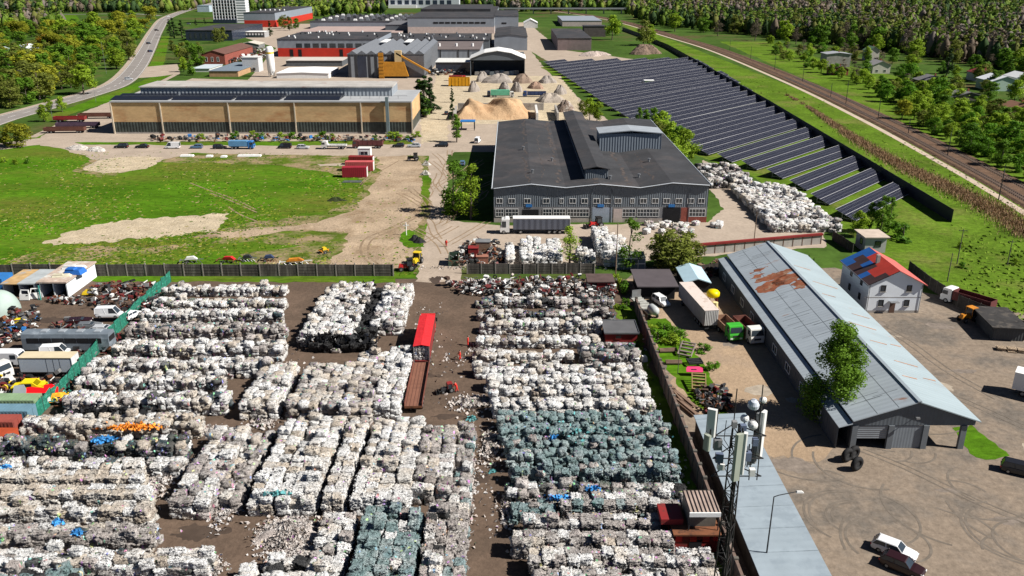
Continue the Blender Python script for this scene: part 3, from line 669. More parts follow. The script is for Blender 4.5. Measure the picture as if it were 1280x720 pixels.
def walls(W,D,bands,prof=None):
    """hollow wall shell; bands=[(z0,z1,mi)], prof=[(x,z)] is the gable line on top of the last band"""
    m=MB()
    for z0,z1,mi in bands:
        m.add([(0,0,z0),(W,0,z0),(W,D,z0),(0,D,z0),(0,0,z1),(W,0,z1),(W,D,z1),(0,D,z1)],[(0,1,5,4),(1,2,6,5),(2,3,7,6),(3,0,4,7)],mi)
    if prof:
        z=bands[-1][1]; mi=bands[-1][2]
        for y in(0,D):
            for (xa,za),(xb,zb) in zip(prof,prof[1:]):
                m.add([(xa,y,z),(xb,y,z),(xb,y,zb),(xa,y,za)],[(0,1,2,3)],mi)
    return m
def rooflab(W,D,prof,o=.35,t=.22):
    m=MB(); n=len(prof); p=list(prof)
    p[0]=(p[0][0]-o,p[0][1]); p[-1]=(p[-1][0]+o,p[-1][1])
    up=[(x,z+t) for x,z in p]; poly=[(x,z+.004) for x,z in p]+up[::-1]
    m.prism(poly,-o,D+o); return m
def hall(name,label,cat,pl,pr,pb,pe,depth=None,back=None,bands=((0,1,0),),wm=(GREYW,),rm=DROOF,prof=None,group=None,o=.35,ridge=None,parapet=False,t=.25):
    a=G(pl,pb); b=G(pr,pb); W=b.x-a.x; H=ZT(a.y,pe)
    if back is not None: depth=G(pl,back,H).y-a.y
    depth=max(depth,4)
    r=T(name,label,cat,(a.x,a.y,0),0,group)
    bd=[(f0*H,f1*H,mi) for f0,f1,mi in bands]
    if ridge: pf=[(0,H),(W/2,H+ridge),(W,H)]
    elif prof: pf=[(fx*W,H+dz) for fx,dz in prof]
    else: pf=[(0,H),(W,H)]
    P('wall',walls(W,depth,bd,pf if (ridge or prof) else None),list(wm),r)
    P('roof',rooflab(W,depth,pf,o,t),rm,r)
    return r,W,depth,H
def fx(pl,pr,W): return lambda px:(px-pl)/(pr-pl)*W
# ---- big grey shed
Y0=207.2; X0=-4.6; X1=49.7; W=X1-X0; zt=lambda py:ZT(Y0,py)
pxs=[(612,236.5),(664,231),(707,235.5),(750,231),(800,235.5),(840,229.5),(882,232.5)]
prof=[]
for px,py in pxs:
    x=(px-640)/F*(Y0*cT+(CH-9.3)*sT)-X0; prof.append((min(max(x,0),W),zt(py)))
prof[0]=(0,prof[0][1]); prof[-1]=(W,prof[-1][1])
zb=min(z for x,z in prof)
Yb=G(690,149,10).y; D=Yb-Y0
shed=T('grey_shed','big grey factory shed with dark roof ridges standing behind the parked white semi truck','industrial shed',(X0,Y0,0))
SH1=M('shed_base_render',(.38,.33,.30),.9,var=.2,scale=.4,col2=(.25,.22,.2),c2scale=.5)
P('wall',walls(W,D,[(0,1.1,1),(1.1,4.1,2),(4.1,zb,0)],prof),[GREYW,SH1,M('shed_mid',(.19,.19,.195),.7,var=.2,scale=.4)],shed)
P('roof',rooflab(W,D,prof,.5,.3),DROOF,shed)
m=MB()
for (xa,za),(xb,zb2) in zip(prof,prof[1:]): m.tube((xa,-.55,za+.28),(xb,-.55,zb2+.28),.14,n=6)
for z in (0,): m.tube((-.5,-.5,prof[0][1]+.3),(-.5,D+.5,prof[0][1]+.3),.14,n=6); m.tube((W+.5,-.5,prof[-1][1]+.3),(W+.5,D+.5,prof[-1][1]+.3),.14,n=6)
P('roof_trim',m,M('pale_trim',(.5,.54,.58),.5,var=.1),shed)
q=lambda px:(px-618)/(880-618)*W
for c in (625,640,659,682,701,714.5,729,743.5,757.5,770,787.5,801,815.5,829.5,844.5,859,872):
    w=(1.0 if c in(701,787.5) else 1.7); x=q(c); window(shed,x-w/2,x+w/2,5.0,6.3,nx=2)
for l,r_,n in((620,630,3),(632,648,4),(678,689,3),(691,706,4),(708,735,7),(776,792,4),(794,821,7),(858,878,5)):
    window(shed,q(l),q(r_),1.55,3.6,nx=n,nz=2)
door(shed,q(653),q(673),3.4,name='open_doorway'); door(shed,q(826),q(847),4.0,name='open_doorway')
door(shed,q(739),q(763),3.9,mat=M('roller_door_blue',(.30,.35,.42),.5,var=.1,ribs=('Z',.25)),name='roller_door')
m=MB(); m.box(q(848),-.06,.02,q(858),-.012,3.9); m.box(q(858),-.06,.02,q(880),-.012,1.5); P('brick_panel',m,BRICK,shed)
m=MB(); m.box(q(765),-.06,.02,q(776),-.012,3.6); P('pale_panel',m,PLAST,shed)
for c in(661,749,836):
    m=MB(); m.box(q(c)-.8,-.14,4.05,q(c)+.8,-.04,4.75); sg=P('bay_sign',m,BLUE,shed)
for x in(q(762),q(857),q(738)): P('downpipe',MB().tube((x,-.1,0),(x,-.1,zb-.2),.07,n=6),GREYW,shed)
# monitor and penthouse
def roofz_(xl):
    for (xa,za),(xb,zb2) in zip(prof,prof[1:]):
        if xa<=xl<=xb: return za+(zb2-za)*(xl-xa)/(xb-xa)
    return zb
def roofz(xl):
    for (xa,za),(xb,zb2) in zip(prof,prof[1:]):
        if xa<=xl<=xb: return za+(zb2-za)*(xl-xa)/(xb-xa)
    return zb
a=G(731,225,9.6); b=G(760,225,9.6); mz=2.7
mo=MB(); x0,x1=a.x-X0,b.x-X0; y0=a.y-Y0+.3
mo.box(x0,y0,9.0,x1,D-.3,9.6+mz); mon=P('roof_monitor',mo,GREYW,shed)
m=MB(); m.prism([(x0-.4,9.6+mz),((x0+x1)/2,9.6+mz+.7),(x1+.4,9.6+mz),(x1+.4,9.6+mz+.2),((x0+x1)/2,9.6+mz+.9),(x0-.4,9.6+mz+.2)],y0-.4,D+.1); P('monitor_roof',m,DROOF,mon)
m=MB(); m.box(x0-.06,y0+1,10.6,x0-.01,D-1,11.9); P('monitor_glazing',m,GLASS,mon)
a=G(749,189,9.6); b=G(826,189,9.6); x0,x1=a.x-X0,b.x-X0; y0=a.y-Y0; pz=ZT(a.y,167)
mo=MB(); mo.box(x0,y0,9.1,x1,y0+9,pz); ph=P('roof_penthouse',mo,M('penthouse_cladding',(.17,.20,.235),.55,var=.08,ribs=('XY',.8)),shed)
m=MB(); m.prism([(x0-.3,pz+.004),((x0+x1)/2,pz+.8),(x1+.3,pz+.004),(x1+.3,pz+.25),((x0+x1)/2,pz+1.05),(x0-.3,pz+.25)],y0-.4,y0+9.3); P('penthouse_roof',m,M('penthouse_roof',(.30,.33,.36),.6,var=.12,scale=.4),ph)
STN=M('roof_stain',(.068,.056,.052),.95,var=.5,scale=.8)
rr=random.Random(41)
for k,(xc,y0_,y1_,w_) in enumerate(((8.5,2,D-2,.8),(17,4,D-3,1.0),(34.5,2,D*.6,.9),(26,1,6,1.2),(41,3,D*.5,.6),(13,8,D*.7,.4))):
    m=MB(); y=y0_
    while y<y1_:
        L=rr.uniform(.8,3); wd=w_*rr.uniform(.3,1.2); xx=xc+rr.gauss(0,.35)
        if rr.random()<.75: m.add([(xx-wd/2,y,roofz_(xx-wd/2)+.315),(xx+wd/2,y+rr.uniform(-.3,.3),roofz_(xx+wd/2)+.315),(xx+wd*.4,y+L,roofz_(xx+wd*.4)+.315),(xx-wd*.6,y+L,roofz_(xx-wd*.6)+.315)],[(0,1,2,3)])
        y+=L
    o_=P('roof_stain',m,STN,shed); o_['kind']='stuff'
SEAMM=M('roof_felt_seam',(.075,.076,.08),.8,var=.2)
for k in range(11):
    y=2+k*(D-4)/10; m=MB()
    for (xa,za),(xb,zb2) in zip(prof,prof[1:]): m.add([(xa,y,za+.309),(xb,y,zb2+.309),(xb,y+.14,zb2+.309),(xa,y+.14,za+.309)],[(0,1,2,3)])
    P('roof_seam',m,SEAMM,shed)
m=MB()
for x,y in((10,12),(16,30),(8,44),(38,10),(43,26),(30,6)): m.lathe([(.0,.9),(.45,.9),(.45,.7),(.25,.65),(.25,-1)],(x,y,roofz(x)+.4),10)
P('roof_vent',m,STEEL,shed)
# ---- long tan hall
a=G(145,167);b=G(515,167); W=b.x-a.x; H=ZT(a.y,128); D=G(190,108,H+2).y-a.y
TANW=M('tan_panels',(.54,.365,.185),.8,var=.16,scale=.1,col2=(.42,.22,.10),c2scale=.13,c2lo=.5,c2hi=.68,stretch=(.8,1,2.2),fine=.1,fscale=.8)
TANB=M('tan_hall_glazed_base',(.045,.055,.05),.5,var=.4,scale=.4,ribs=('XY',1.2))
hb=T('tan_hall','long tan panelled hall with a dark glazed base and solar panels on its roof','industrial hall',(a.x,a.y,0))
P('wall',walls(W,D,[(0,.6,2),(.6,4.6,1),(4.6,H,0)]),[TANW,TANB,CONC],hb)
m=MB(); m.box(-.4,-.4,H+.01,W+.4,D+.4,H+.5); P('roof',m,M('pale_grey_roof',(.34,.35,.36),.7,var=.12,scale=.15),hb)
m=MB()
q=lambda px:(px-145)/(515-145)*W
for c in(205,289,371,453): m.box(q(c)-.22,-.4,0,q(c)+.22,-.01,H)
m.box(-.5,-.5,0,-.02,-.02,H); m.box(W+.02,-.5,0,W+.5,-.02,H); P('pilaster',m,M('tan_pilaster',(.50,.43,.33),.85,var=.15),hb)
m=MB(); m.box(q(481)+1,-1.6,0,q(481)+2.2,-.5,H+2.2); P('flue',m,M('flue_steel',(.20,.26,.28),.5,metal=.4,var=.1),hb)
m=MB(); m.box(q(148),4,H+.52,q(160),14,H+1.0)
for i,(l,r_) in enumerate(((160,233),(236,312),(315,372),(376,446))):
    g=MB(); x0,x1=q(l)-6,q(r_)-6.5
    for k in range(2): g.add([(x0+k*.1,2.2+k*6.2,H+.75),(x1,2.2+k*6.2,H+.75),(x1,7.6+k*6.2,H+1.7),(x0+k*.1,7.6+k*6.2,H+1.7),(x0,2.2+k*6.2,H+.6),(x1,2.2+k*6.2,H+.6),(x1,7.6+k*6.2,H+.62),(x0,7.6+k*6.2,H+.62)],[(0,1,2,3),(0,3,7,4),(1,5,6,2),(3,2,6,7),(0,4,5,1)])
    P('solar_panel',g,M('roof_solar',(.012,.014,.022),.3,var=.2,scale=.3,spec=.5),hb)
mo=MB(); z2=H+3.9; mo.box(q(190)-8,D*.42,H+.5,q(505)-6,D-1,z2); mon=P('roof_monitor',mo,M('monitor_wall',(.27,.30,.33),.5,var=.1,ribs=('XY',1.5)),hb)
m=MB(); m.box(q(190)-8.4,D*.42-.4,z2+.01,q(505)-5.6,D-.6,z2+.5); P('monitor_roof',m,M('monitor_roof',(.40,.38,.35),.75,var=.2,scale=.2,col2=(.25,.10,.07),c2scale=.12,c2lo=.6,c2hi=.68),mon)
m=MB()
for k in range(26): m.box(q(440)+k*.0-1,0,0,q(440),0,0) if False else None
for k in range(30): m.box(2+k*(W-4)/30,D*.2,H+.5,2.12+k*(W-4)/30,D*.2+.12,H+1.6)
m.box(2,D*.2,H+1.6,W-2,D*.2+.1,H+1.7); P('guard_rail',m,STEEL,hb)
# ---- long shed with the pale roof
LX0,LX1,LY0,LY1=45.4,61.4,98.2,167.0
W=LX1-LX0; D=LY1-LY0; EZ=ZT(LY0,524); RZ=ZT(LY0,501); 
ls=T('long_shed','long low shed with a pale blue metal roof streaked with rust and open garage bays','shed',(LX0,LY0,0))
LW=M('shed_dark_wall',(.075,.085,.095),.7,var=.15,scale=.5,ribs=('XY',.8))
m=MB(); cx=W/2
m.add([(0,0,0),(0,D,0),(0,D,EZ),(0,0,EZ)],[(0,1,2,3)]); m.add([(W,7,0),(W,D,0),(W,D,EZ),(W,7,EZ)],[(0,1,2,3)])
m.add([(0,D,0),(W,D,0),(W,D,EZ),(cx,D,RZ),(0,D,EZ)],[(0,1,2,3,4)])
m.add([(0,7,0),(W,7,0),(W,7,EZ),(0,7,EZ)],[(0,1,2,3)])
P('wall',m,LW,ls)
m=MB(); m.prism([(-.2,EZ-.9),(W+.2,EZ-.9),(W+.2,EZ),(cx,RZ),(-.2,EZ)],-.05,.05); P('gable',m,M('gable_cladding',(.10,.115,.13),.6,var=.1,ribs=('XY',.5),ribdepth=.08),ls)
LR=M('shed_roof_grey',(.34,.385,.42),.5,metal=.0,var=.10,scale=.25,col2=(.28,.13,.07),c2scale=.35,c2lo=.62,c2hi=.7,stretch=(.35,1.6,1),ribs=('Y',.9),ribdepth=.10,spec=.4)
LR2=M('shed_roof_pale',(.31,.375,.40),.5,var=.08,scale=.2,col2=(.36,.22,.15),c2scale=.5,c2lo=.63,c2hi=.7,stretch=(.35,1.6,1),ribs=('Y',.9),ribdepth=.08,spec=.4)
def slab(x0,z0,x1,z1,y0,y1,t=.14):
    return MB().add([(x0,y0,z0),(x1,y0,z1),(x1,y1,z1),(x0,y1,z0),(x0,y0,z0+t),(x1,y0,z1+t),(x1,y1,z1+t),(x0,y1,z0+t)],[(3,2,1,0),(4,5,6,7),(0,1,5,4),(1,2,6,5),(2,3,7,6),(3,0,4,7)])
def onslope(x): return EZ+(RZ-EZ)*x/cx
P('roof_slope',slab(-.3,onslope(-.3)+.02,cx,RZ+.02,-.6,D+.4),LR,ls,label='grey blue roof slope with rusty seams')
P('roof_slope',slab(cx+.02,RZ+.018,W+.6,onslope(-.6)+.02,-.6,D+.4),LR2,ls,label='pale sunlit roof slope')
m=slab(-2.1,EZ-1.0,-.32,EZ-.45,-.6,D+.4,.1); P('lean_to_roof',m,LR,ls)
m=MB(); m.box(-2.0,0,0,-1.85,D,EZ-1.0); P('lean_to_wall',m,LW,ls)
m=MB(); m.box(cx-.25,-.65,RZ+.14,cx+.25,D+.45,RZ+.26); P('ridge_cap',m,M('ridge_metal',(.25,.29,.32),.5,var=.1),ls)
SEAM=M('roof_seam',(.13,.15,.165),.7,var=.3,scale=.6)
m=MB(); RS=random.Random(4)
for k in range(46):
    y=RS.uniform(0,D); xa=RS.uniform(0,4); xb=min(cx-.2,xa+RS.uniform(1.5,4.5)); z=onslope; m.add([(xa,y,z(xa)+.175),(xb,y+.1,z(xb)+.175),(xb,y+.2,z(xb)+.175),(xa,y+.1,z(xa)+.175)],[(0,1,2,3)])
for x in(2.7,5.4): m.add([(x,-.5,onslope(x)+.172),(x+.07,-.5,onslope(x+.07)+.172),(x+.07,D,onslope(x+.07)+.172),(x,D,onslope(x)+.172)],[(0,1,2,3)])
P('roof_seam',m,SEAM,ls)
m=MB()
def rp(m,x0,x1,y0,y1,seed):
    pts=ragged([(x0,y0+.6),((x0+x1)/2,y0-.4),(x1,y0+1),(x1,y1),((x0+x1)/2,y1+.6),(x0,y1-.8)],.45,.38,seed)
    tri=tessellate_polygon([[Vector((a,b,0)) for a,b in pts]]); m.add([(a,b,onslope(a)+.175) for a,b in pts],[tuple(t) for t in tri])
for k,(x0,x1,y0,y1) in enumerate(((.3,4.6,45.5,49.5),(1.0,7.8,50.2,52.6),(3.2,7.8,46.5,50),(5.4,7.8,43,46.2),(.4,3.2,53,54.2),(1.0,4.6,56,56.6))): 
    m=MB(); rp(m,x0,x1,y0,y1,60+k); P('rust_patch',m,M('rust_red',(.26,.085,.04),.85,var=.4,scale=.8,col2=(.33,.2,.13),c2scale=.7),ls)
m=MB()
for k,(x0,x1,y) in enumerate(((9.5,12,8),(11,15,14),(10,13,20.5),(9,14,27),(12,15.4,33),(9.3,12,40),(10,15,47),(9,12.5,55),(13.6,15.8,10),(14,16,22))):
    z=lambda x:onslope(W-x)+.19
    m.add([(x0,y,z(x0)),(x1,y+.5,z(x1)),(x1,y+.85,z(x1)),(x0,y+.2,z(x0))],[(0,1,2,3)])
P('rust_streak',m,M('rust_streaks',(.36,.19,.11),.85,var=.4,scale=.9),ls)
q=lambda px:(px-1075)/(1222-1075)*(W+.4)-.2
for x in(q(1076),q(1119.5),q(1161),q(1206)): P('door_post',MB().box(x,-.2,0,x+.75,.25,EZ-.9),M('post_grey',(.14,.155,.17),.6,var=.12),ls)
door(ls,q(1082),q(1119),EZ-1.0,y=.1,z0=1.5,mat=M('shutter_grey',(.22,.24,.26),.5,var=.08,ribs=('Z',.3)),name='raised_shutter')
door(ls,q(1125),q(1161),EZ-1.0,y=.1,mat=M('door_grey',(.20,.225,.25),.5,var=.08,ribs=('XY',.4),ribdepth=.06),name='closed_door')
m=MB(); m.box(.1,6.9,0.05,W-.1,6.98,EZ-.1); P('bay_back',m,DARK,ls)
m=MB(); m.box(W/2-.02,.2,.03,W/2+.02,6.9,EZ-.9); P('bay_partition',m,LW,ls)
m=MB(); m.tube((W*.5,-.1,EZ+.3),(W*.5,-.7,EZ+.6),.05); m.box(W*.5-.25,-1.0,EZ+.5,W*.5+.25,-.65,EZ+.7); P('flood_lamp',m,STEEL,ls)
for k in range(9): window(ls,6+k*7,8.2+k*7,1.0,2.4,y=-2.0,face='-x',nx=2)
# ---- low roofed building beside the mast
m=MB(); rb=T('flat_roof_block','low block with a pale blue grey sheet roof beside the brick wall below the mast','low building',(25.2,44,0))
m=walls(6.2,57.4,[(0,3.0,0)]); P('wall',m,DCONC,rb)
P('roof',slab(-.3,3.02,6.8,3.35,-.3,57.7,.12),M('blue_grey_sheet_roof',(.29,.345,.385),.5,var=.08,scale=.3,ribs=('Y',1.1),ribdepth=.06,col2=(.25,.30,.34),c2scale=.4,c2lo=.5,c2hi=.62),rb)
m=MB()
for k in range(15): m.box(-.28,.4+k*4,3.46,6.78,.5+k*4,3.47) if False else m.add([(-.28,.4+k*4,3.147),(6.78,.4+k*4,3.477),(6.78,.52+k*4,3.477),(-.28,.52+k*4,3.147)],[(0,1,2,3)])
P('roof_seam',m,M('strip_seam',(.20,.24,.27),.6,var=.3),rb)
# ---- white house with the patched roof
HX0,HX1,HY0,HY1=66.4,76.4,146.2,159.5; W=HX1-HX0; D=HY1-HY0; EZ2=ZT(HY0,355); RZ2=EZ2+2.6
hs=T('white_house','white two storey house with a patched blue and red roof beside the long shed','house',(HX0,HY0,0))
P('wall',walls(W,D,[(0,.5,1),(.5,EZ2,0)],[(0,EZ2),(W/2,RZ2),(W,EZ2)]),[M('house_render',(.74,.78,.82),.85,var=.05,scale=.5),CONC],hs)
bc={'b':M('roof_blue',(.02,.11,.36),.6,var=.15),'r':M('roof_red',(.46,.045,.03),.6,var=.15,scale=.5),'d':M('roof_brown',(.055,.03,.03),.7,var=.2)}
pat=['bbdrrdbd','ddddrrrd','rrddbrrr'] ; pat=["ddbdddbb","drrdbddb","rrrrrrbb"]
mb=MB(); nj=8
for i in range(3):
    for j in range(nj):
        x0=-.5+(W/2+.5)*i/3; x1=-.5+(W/2+.5)*(i+1)/3; y0=-.5+(D+1)*j/nj; y1=-.5+(D+1)*(j+1)/nj
        z=lambda x:EZ2+(RZ2-EZ2)*x/(W/2)+.16
        mb.add([(x0,y0,z(x0)),(x1,y0,z(x1)),(x1,y1,z(x1)),(x0,y1,z(x0))],[(0,1,2,3)],'brd'.index(pat[i][j]))
P('roof_slope',mb,[bc['b'],bc['r'],bc['d']],hs,label='roof slope patched with blue, brown and red sheets')
mb=slab(-.5,EZ2-.25,W/2,RZ2,-.5,D+.5,.12); P('roof_underlay',mb,DARK,hs)
mb=slab(W/2+.01,RZ2+.04,W+.6,EZ2-.24,-.5,D+.5,.14); P('roof_slope',mb,M('roof_coral',(.50,.12,.10),.6,var=.08),hs,label='plain coral red roof slope')
for x in(2.2,7.0):
    for z in(1.4,4.3): window(hs,x,x+.95,z,z+1.25,nx=1,fm=DARK)
for y in(3,8):
    for z in(1.4,4.3): window(hs,y,y+1.0,z,z+1.3,y=0,face='-x',nx=1,fm=DARK)
m=MB(); m.tube((-.5,-.6,EZ2-.1),(-.5,D+.5,EZ2-.1),.09,n=6); P('gutter',m,STEEL,hs)
for x in(.15,W-.15): P('downpipe',MB().tube((x,-.1,.1),(x,-.1,EZ2-.2),.06,n=6),STEEL,hs)
for x in(2.2,7.0):
    for z in(1.4,4.3): P('window_sill',MB().box(x-.12,-.2,z-.1,x+1.07,-.012,z-.02),CONC,hs)
door(hs,4.4,5.4,2.2,mat=M('brown_door',(.12,.07,.05),.7)); P('awning',MB().box(4.1,-1.0,2.35,5.7,-.012,2.45),STEEL,hs)
m=MB(); m.box(-.5,-.03,3.1,W+.02,-.004,3.2); P('string_course',m,CONC,hs)
m=MB(); m.box(W/2-1.6,D*.45,RZ2-.8,W/2-1.0,D*.45+.6,RZ2+1.0); P('chimney',m,CONC,hs)
# ---- small booth and the dark sheds
def box_building(name,label,cat,pl,pr,pb,pe,depth,wm,rm,group=None,o=.3,ridge=None,t=.2):
    return hall(name,label,cat,pl,pr,pb,pe,depth=depth,wm=(wm,),rm=rm,group=group,o=o,ridge=ridge,t=t)
r,W,D,H=box_building('guard_booth','small pale flat roofed booth at the corner of the solar lawn','booth',1080,1106,316,297,5.5,M('booth_render',(.42,.41,.40),.9,var=.12),M('booth_roof',(.48,.40,.33),.85,var=.15),o=.5)
window(r,W*.45,W*.75,1.4,2.8,nx=1,fm=DARK); window(r,1.5,3.0,1.4,2.8,y=0,face='-x',nx=1,fm=DARK)
r,W,D,H=box_building('brown_roof_hut','hut with a plain dark brown roof behind the parked trailers','hut',799,843,374,358,9,DARK,BROWNR,o=.6)
door(r,1,3,2.1)
r,W,D,H=box_building('small_red_cabin','small dark red cabin with a flat grey roof among the white bales','cabin',757,796,430,417,5.2,DRED,M('cabin_roof_grey',(.10,.10,.105),.8,var=.15),o=.25,t=.15)
m=MB()
for y0,y1,x0,x1 in((-.3,-.2,-.3,W+.3),(D+.2,D+.3,-.3,W+.3)): m.box(x0,y0,H+.02,x1,y1,H+.3)
m.box(-.32,-.19,H+.02,-.26,D+.19,H+.3); m.box(W+.26,-.19,H+.02,W+.32,D+.19,H+.3); P('roof_edge',m,STEEL,r)
window(r,W*.3,W*.5,.9,1.7,nx=1,fm=DRED)
r,W,D,H=box_building('brown_cabin','brown roofed cabin with a red front at the slab fence','cabin',735,767,364,353,4.5,DRED,M('brown_felt',(.09,.06,.055),.85,var=.25),o=.2)
door(r,.8,1.7,1.7)
# two level red cabin by the brick wall
a=G(843,690); b=G(898,690); W=b.x-a.x
rc=T('two_level_red_cabin','two level red site cabin with a ribbed canopy roof beside the brick wall','cabin',(a.x,a.y,0))
P('wall',walls(W,5.0,[(0,2.3,0)]),DRED,rc)
m=MB(); m.box(-.3,-.3,2.31,W+.1,5.2,2.5); P('deck',m,RUST,rc)
m=MB()
for x in(0.02,W-.7,W*.33,W*.62): m.box(x,-.1,1.5,x+.7,-.02,2.29)
P('red_panel',m,REDP,rc)
door(rc,W*.32,W*.6,1.6,mat=DARK,name='dark_opening')
m=walls(W*.62,3.6,[(0,2.3,0)]); o=P('upper_cabin',m,M('cabin_grey_glass',(.13,.12,.10),.6,var=.3),rc,loc=(W*.32,1.2,2.51))
m=MB(); m.box(W*.28,.3,4.86,W*.98,4.4,5.0); P('canopy_roof',m,M('ribbed_canopy',(.25,.19,.16),.85,var=.25,ribs=('X',.45),ribdepth=.9),rc)
m=MB(); m.box(W*.28,.12,4.5,W*.98,.28,5.02); P('canopy_fascia',m,WHITEP,rc)
m=MB()
for x in(W*.3,W*.96): m.tube((x,.5,2.5),(x,.5,4.86),.06)
P('canopy_post',m,DSTEEL,rc)
m=MB(); m.box(-1.4,1.5,2.5,W*.22,4.5,3.2); P('roof_crate',m,DRED,rc)
# ---- left yard: garages, tunnel
a=G(45,371); 
gb=T('garage_block','row of open fronted white garages cluttered with scrap on the roof','garages',(G(52,372).x,G(52,372).y,0))
W=G(86,372).x-G(52,372).x; H=3.1; D=12
m=MB(); m.box(0,.1,0,.2,D,H); m.box(W-.2,.1,0,W,D,H); m.box(.2,D-.2,0,W-.2,D,H); m.box(W*.48,.1,0,W*.52,D-.2,H); P('wall',m,M('garage_white',(.68,.72,.74),.8,var=.12,scale=.6),gb)
m=MB(); m.box(-.3,-.4,H+.01,W+.3,D+.3,H+.28); P('roof',m,M('garage_roof',(.42,.33,.27),.9,var=.3,scale=.8,col2=(.55,.54,.5),c2scale=.5),gb)
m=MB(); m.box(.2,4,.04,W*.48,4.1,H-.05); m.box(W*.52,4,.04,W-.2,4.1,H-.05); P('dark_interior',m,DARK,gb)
gb2=T('garage_block','low white lockup with a grey roof left of the open garages','garages',(G(6,372).x,G(6,372).y,0))
W2=G(46,372).x-G(6,372).x
m=MB(); m.box(0,.1,0,.2,8,2.8); m.box(W2-.2,.1,0,W2,8,2.8); m.box(.2,7.8,0,W2-.2,8,2.8); m.box(W2*.5,.1,0,W2*.53,7.8,2.8); P('wall',m,MATS['garage_white'],gb2)
m=MB(); m.box(-.2,-.3,2.81,W2*.5,8.2,3.0); P('roof',m,ORANGE if False else M('tan_board_roof',(.45,.30,.14),.9,var=.3,scale=.7,col2=(.3,.3,.3),c2scale=.4),gb2)
m=MB(); m.box(W2*.5+.01,-.3,2.812,W2+.2,8.2,3.05); P('roof',m,M('lockup_roof',(.36,.39,.40),.8,var=.15),gb2)
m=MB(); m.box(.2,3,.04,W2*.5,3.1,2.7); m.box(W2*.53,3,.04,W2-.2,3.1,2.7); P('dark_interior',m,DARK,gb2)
c=G(-14,398); m=MB(); prof_=[]; n=14
def dome(cx,r,L):
    vs=[];fs=[]; st=[]
    for i in range(9): st.append((-L+ L*i/8*1.0,1.0))
    for i in range(1,9): st.append((r*math.sin(i/8*PI/2),math.cos(i/8*PI/2)))
    for x,s in st:
        for j in range(n+1):
            A=PI*j/n; vs.append((x,math.cos(A)*r*max(s,.02),math.sin(A)*r*1.15*max(s,.02)))
    for i in range(len(st)-1):
        for j in range(n): fs.append((i*(n+1)+j,i*(n+1)+j+1,(i+1)*(n+1)+j+1,(i+1)*(n+1)+j))
    return MB().add(vs,fs)
S('tunnel_tent',dome(0,3.6,14),M('tent_canvas',(.34,.42,.38),.7,var=.1,scale=.4),'pale green rounded tunnel tent at the left edge of the scrap yard','tent',(c.x,c.y+3.6,0),smooth=True)
r,W,D,H=box_building('blue_container','bright blue container at the left end of the lockups','container',-30,5,364,349,3,BLUE,BLUE,o=.02,t=.05)
for k,(pl,pr,pb,pe,mat,lab) in enumerate(((-60,46,520,508,M('pale_green_container',(.20,.30,.17),.75,var=.15,scale=.5),'faded green container roof below the red car panel'),(-60,38,534,519,M('blue_grey_container',(.12,.22,.28),.7,var=.15,scale=.5),'blue grey container between the green and red ones'),(-60,20,548,531,M('red_container',(.26,.06,.045),.75,var=.18,scale=.5),'dull red container below the blue grey one'),(-60,15,566,546,M('rust_red_container',(.36,.06,.02),.7,var=.2,scale=.5),'orange red container lowest in the pile of four'))):
    a=G(pl,pb);b=G(pr,pb); t=T('shipping_container',lab,'container',(a.x,a.y,0),0,'shipping containers at the left edge')
    Wc=b.x-a.x; m=MB(); m.box(0,0,.15,Wc,2.3,2.5); 
    P('body',m,mat,t); m=MB()
    for i in range(int(Wc/.5)): m.box(i*.5+.1,-.03,.3,i*.5+.3,.0-.002,2.35); m.box(i*.5+.1,.1,2.502,i*.5+.3,2.2,2.53)
    P('corrugation',m,mat,t); m=MB()
    for y in(.6,1.7): m.box(Wc+.003,y-.45,.3,Wc+.05,y+.45,2.4)
    P('end_door',m,mat,t)
# ================================================================== FENCES AND WALLS
def slabfence(name,label,x0,x1,y,h,pitch,mat,pm):
    t=T(name,label,'fence',(x0,y,0)); L=x1-x0; n=max(1,int(L/pitch)); m=MB();p=MB(); rr=random.Random(3)
    for i in range(n):
        z=h+rr.uniform(-.12,.1); m.box(i*pitch+.1,-.05+rr.uniform(-.02,.02),0,(i+1)*pitch-.1,.05,z)
        for k in range(1,4): m.box(i*pitch+.1,-.075,z*k/4-.03,(i+1)*pitch-.1,-.052,z*k/4+.03)
    pm_=p.box(-.11,-.13,0,.11,.13,h+.25).mesh('fence_post',pm)
    for i in range(n+1): P('fence_post',pm_,None,t,loc=(i*pitch,0,rr.uniform(-.1,.1)))
    P('slab_panels',m,mat,t); return t
FPAN=M('fence_slab',(.085,.075,.065),.92,var=.5,scale=1.6,stretch=(1,1,.15),col2=(.2,.18,.16),c2scale=.9,c2lo=.52,c2hi=.66)
FPOST=M('fence_post_concrete',(.26,.235,.21),.92,var=.2)
slabfence('slab_fence','long dark concrete slab fence with pale posts between the field and the bale yard',-125,-21.5,166.6,2.6,4.0,FPAN,FPOST)
slabfence('slab_fence','short concrete slab fence with a grass strip below the wrapped white bales',-9.5,17.5,168.0,2.3,3.0,FPAN,FPOST)
# brick wall along the yard
bw=T('brick_wall','long brown wall with sloping coping between the bale yard and the sandy lane','wall',(23.35,45,0))
m=MB(); rr=random.Random(5); y=0
while y<102: 
    L=6; m.box(-.16,y,0,.16,min(y+L,102),2.7+rr.uniform(-.1,.1)); y+=L
P('wall_body',m,M('brown_block_wall',(.15,.105,.085),.92,var=.25,scale=.7,fine=.2,fscale=3,col2=(.26,.21,.18),c2scale=.4,c2lo=.55,c2hi=.7),bw)
m=MB(); [m.box(-.25,i*3-.2,0,.25,i*3+.2,2.95) for i in range(35)]; P('pier',m,DCONC,bw)
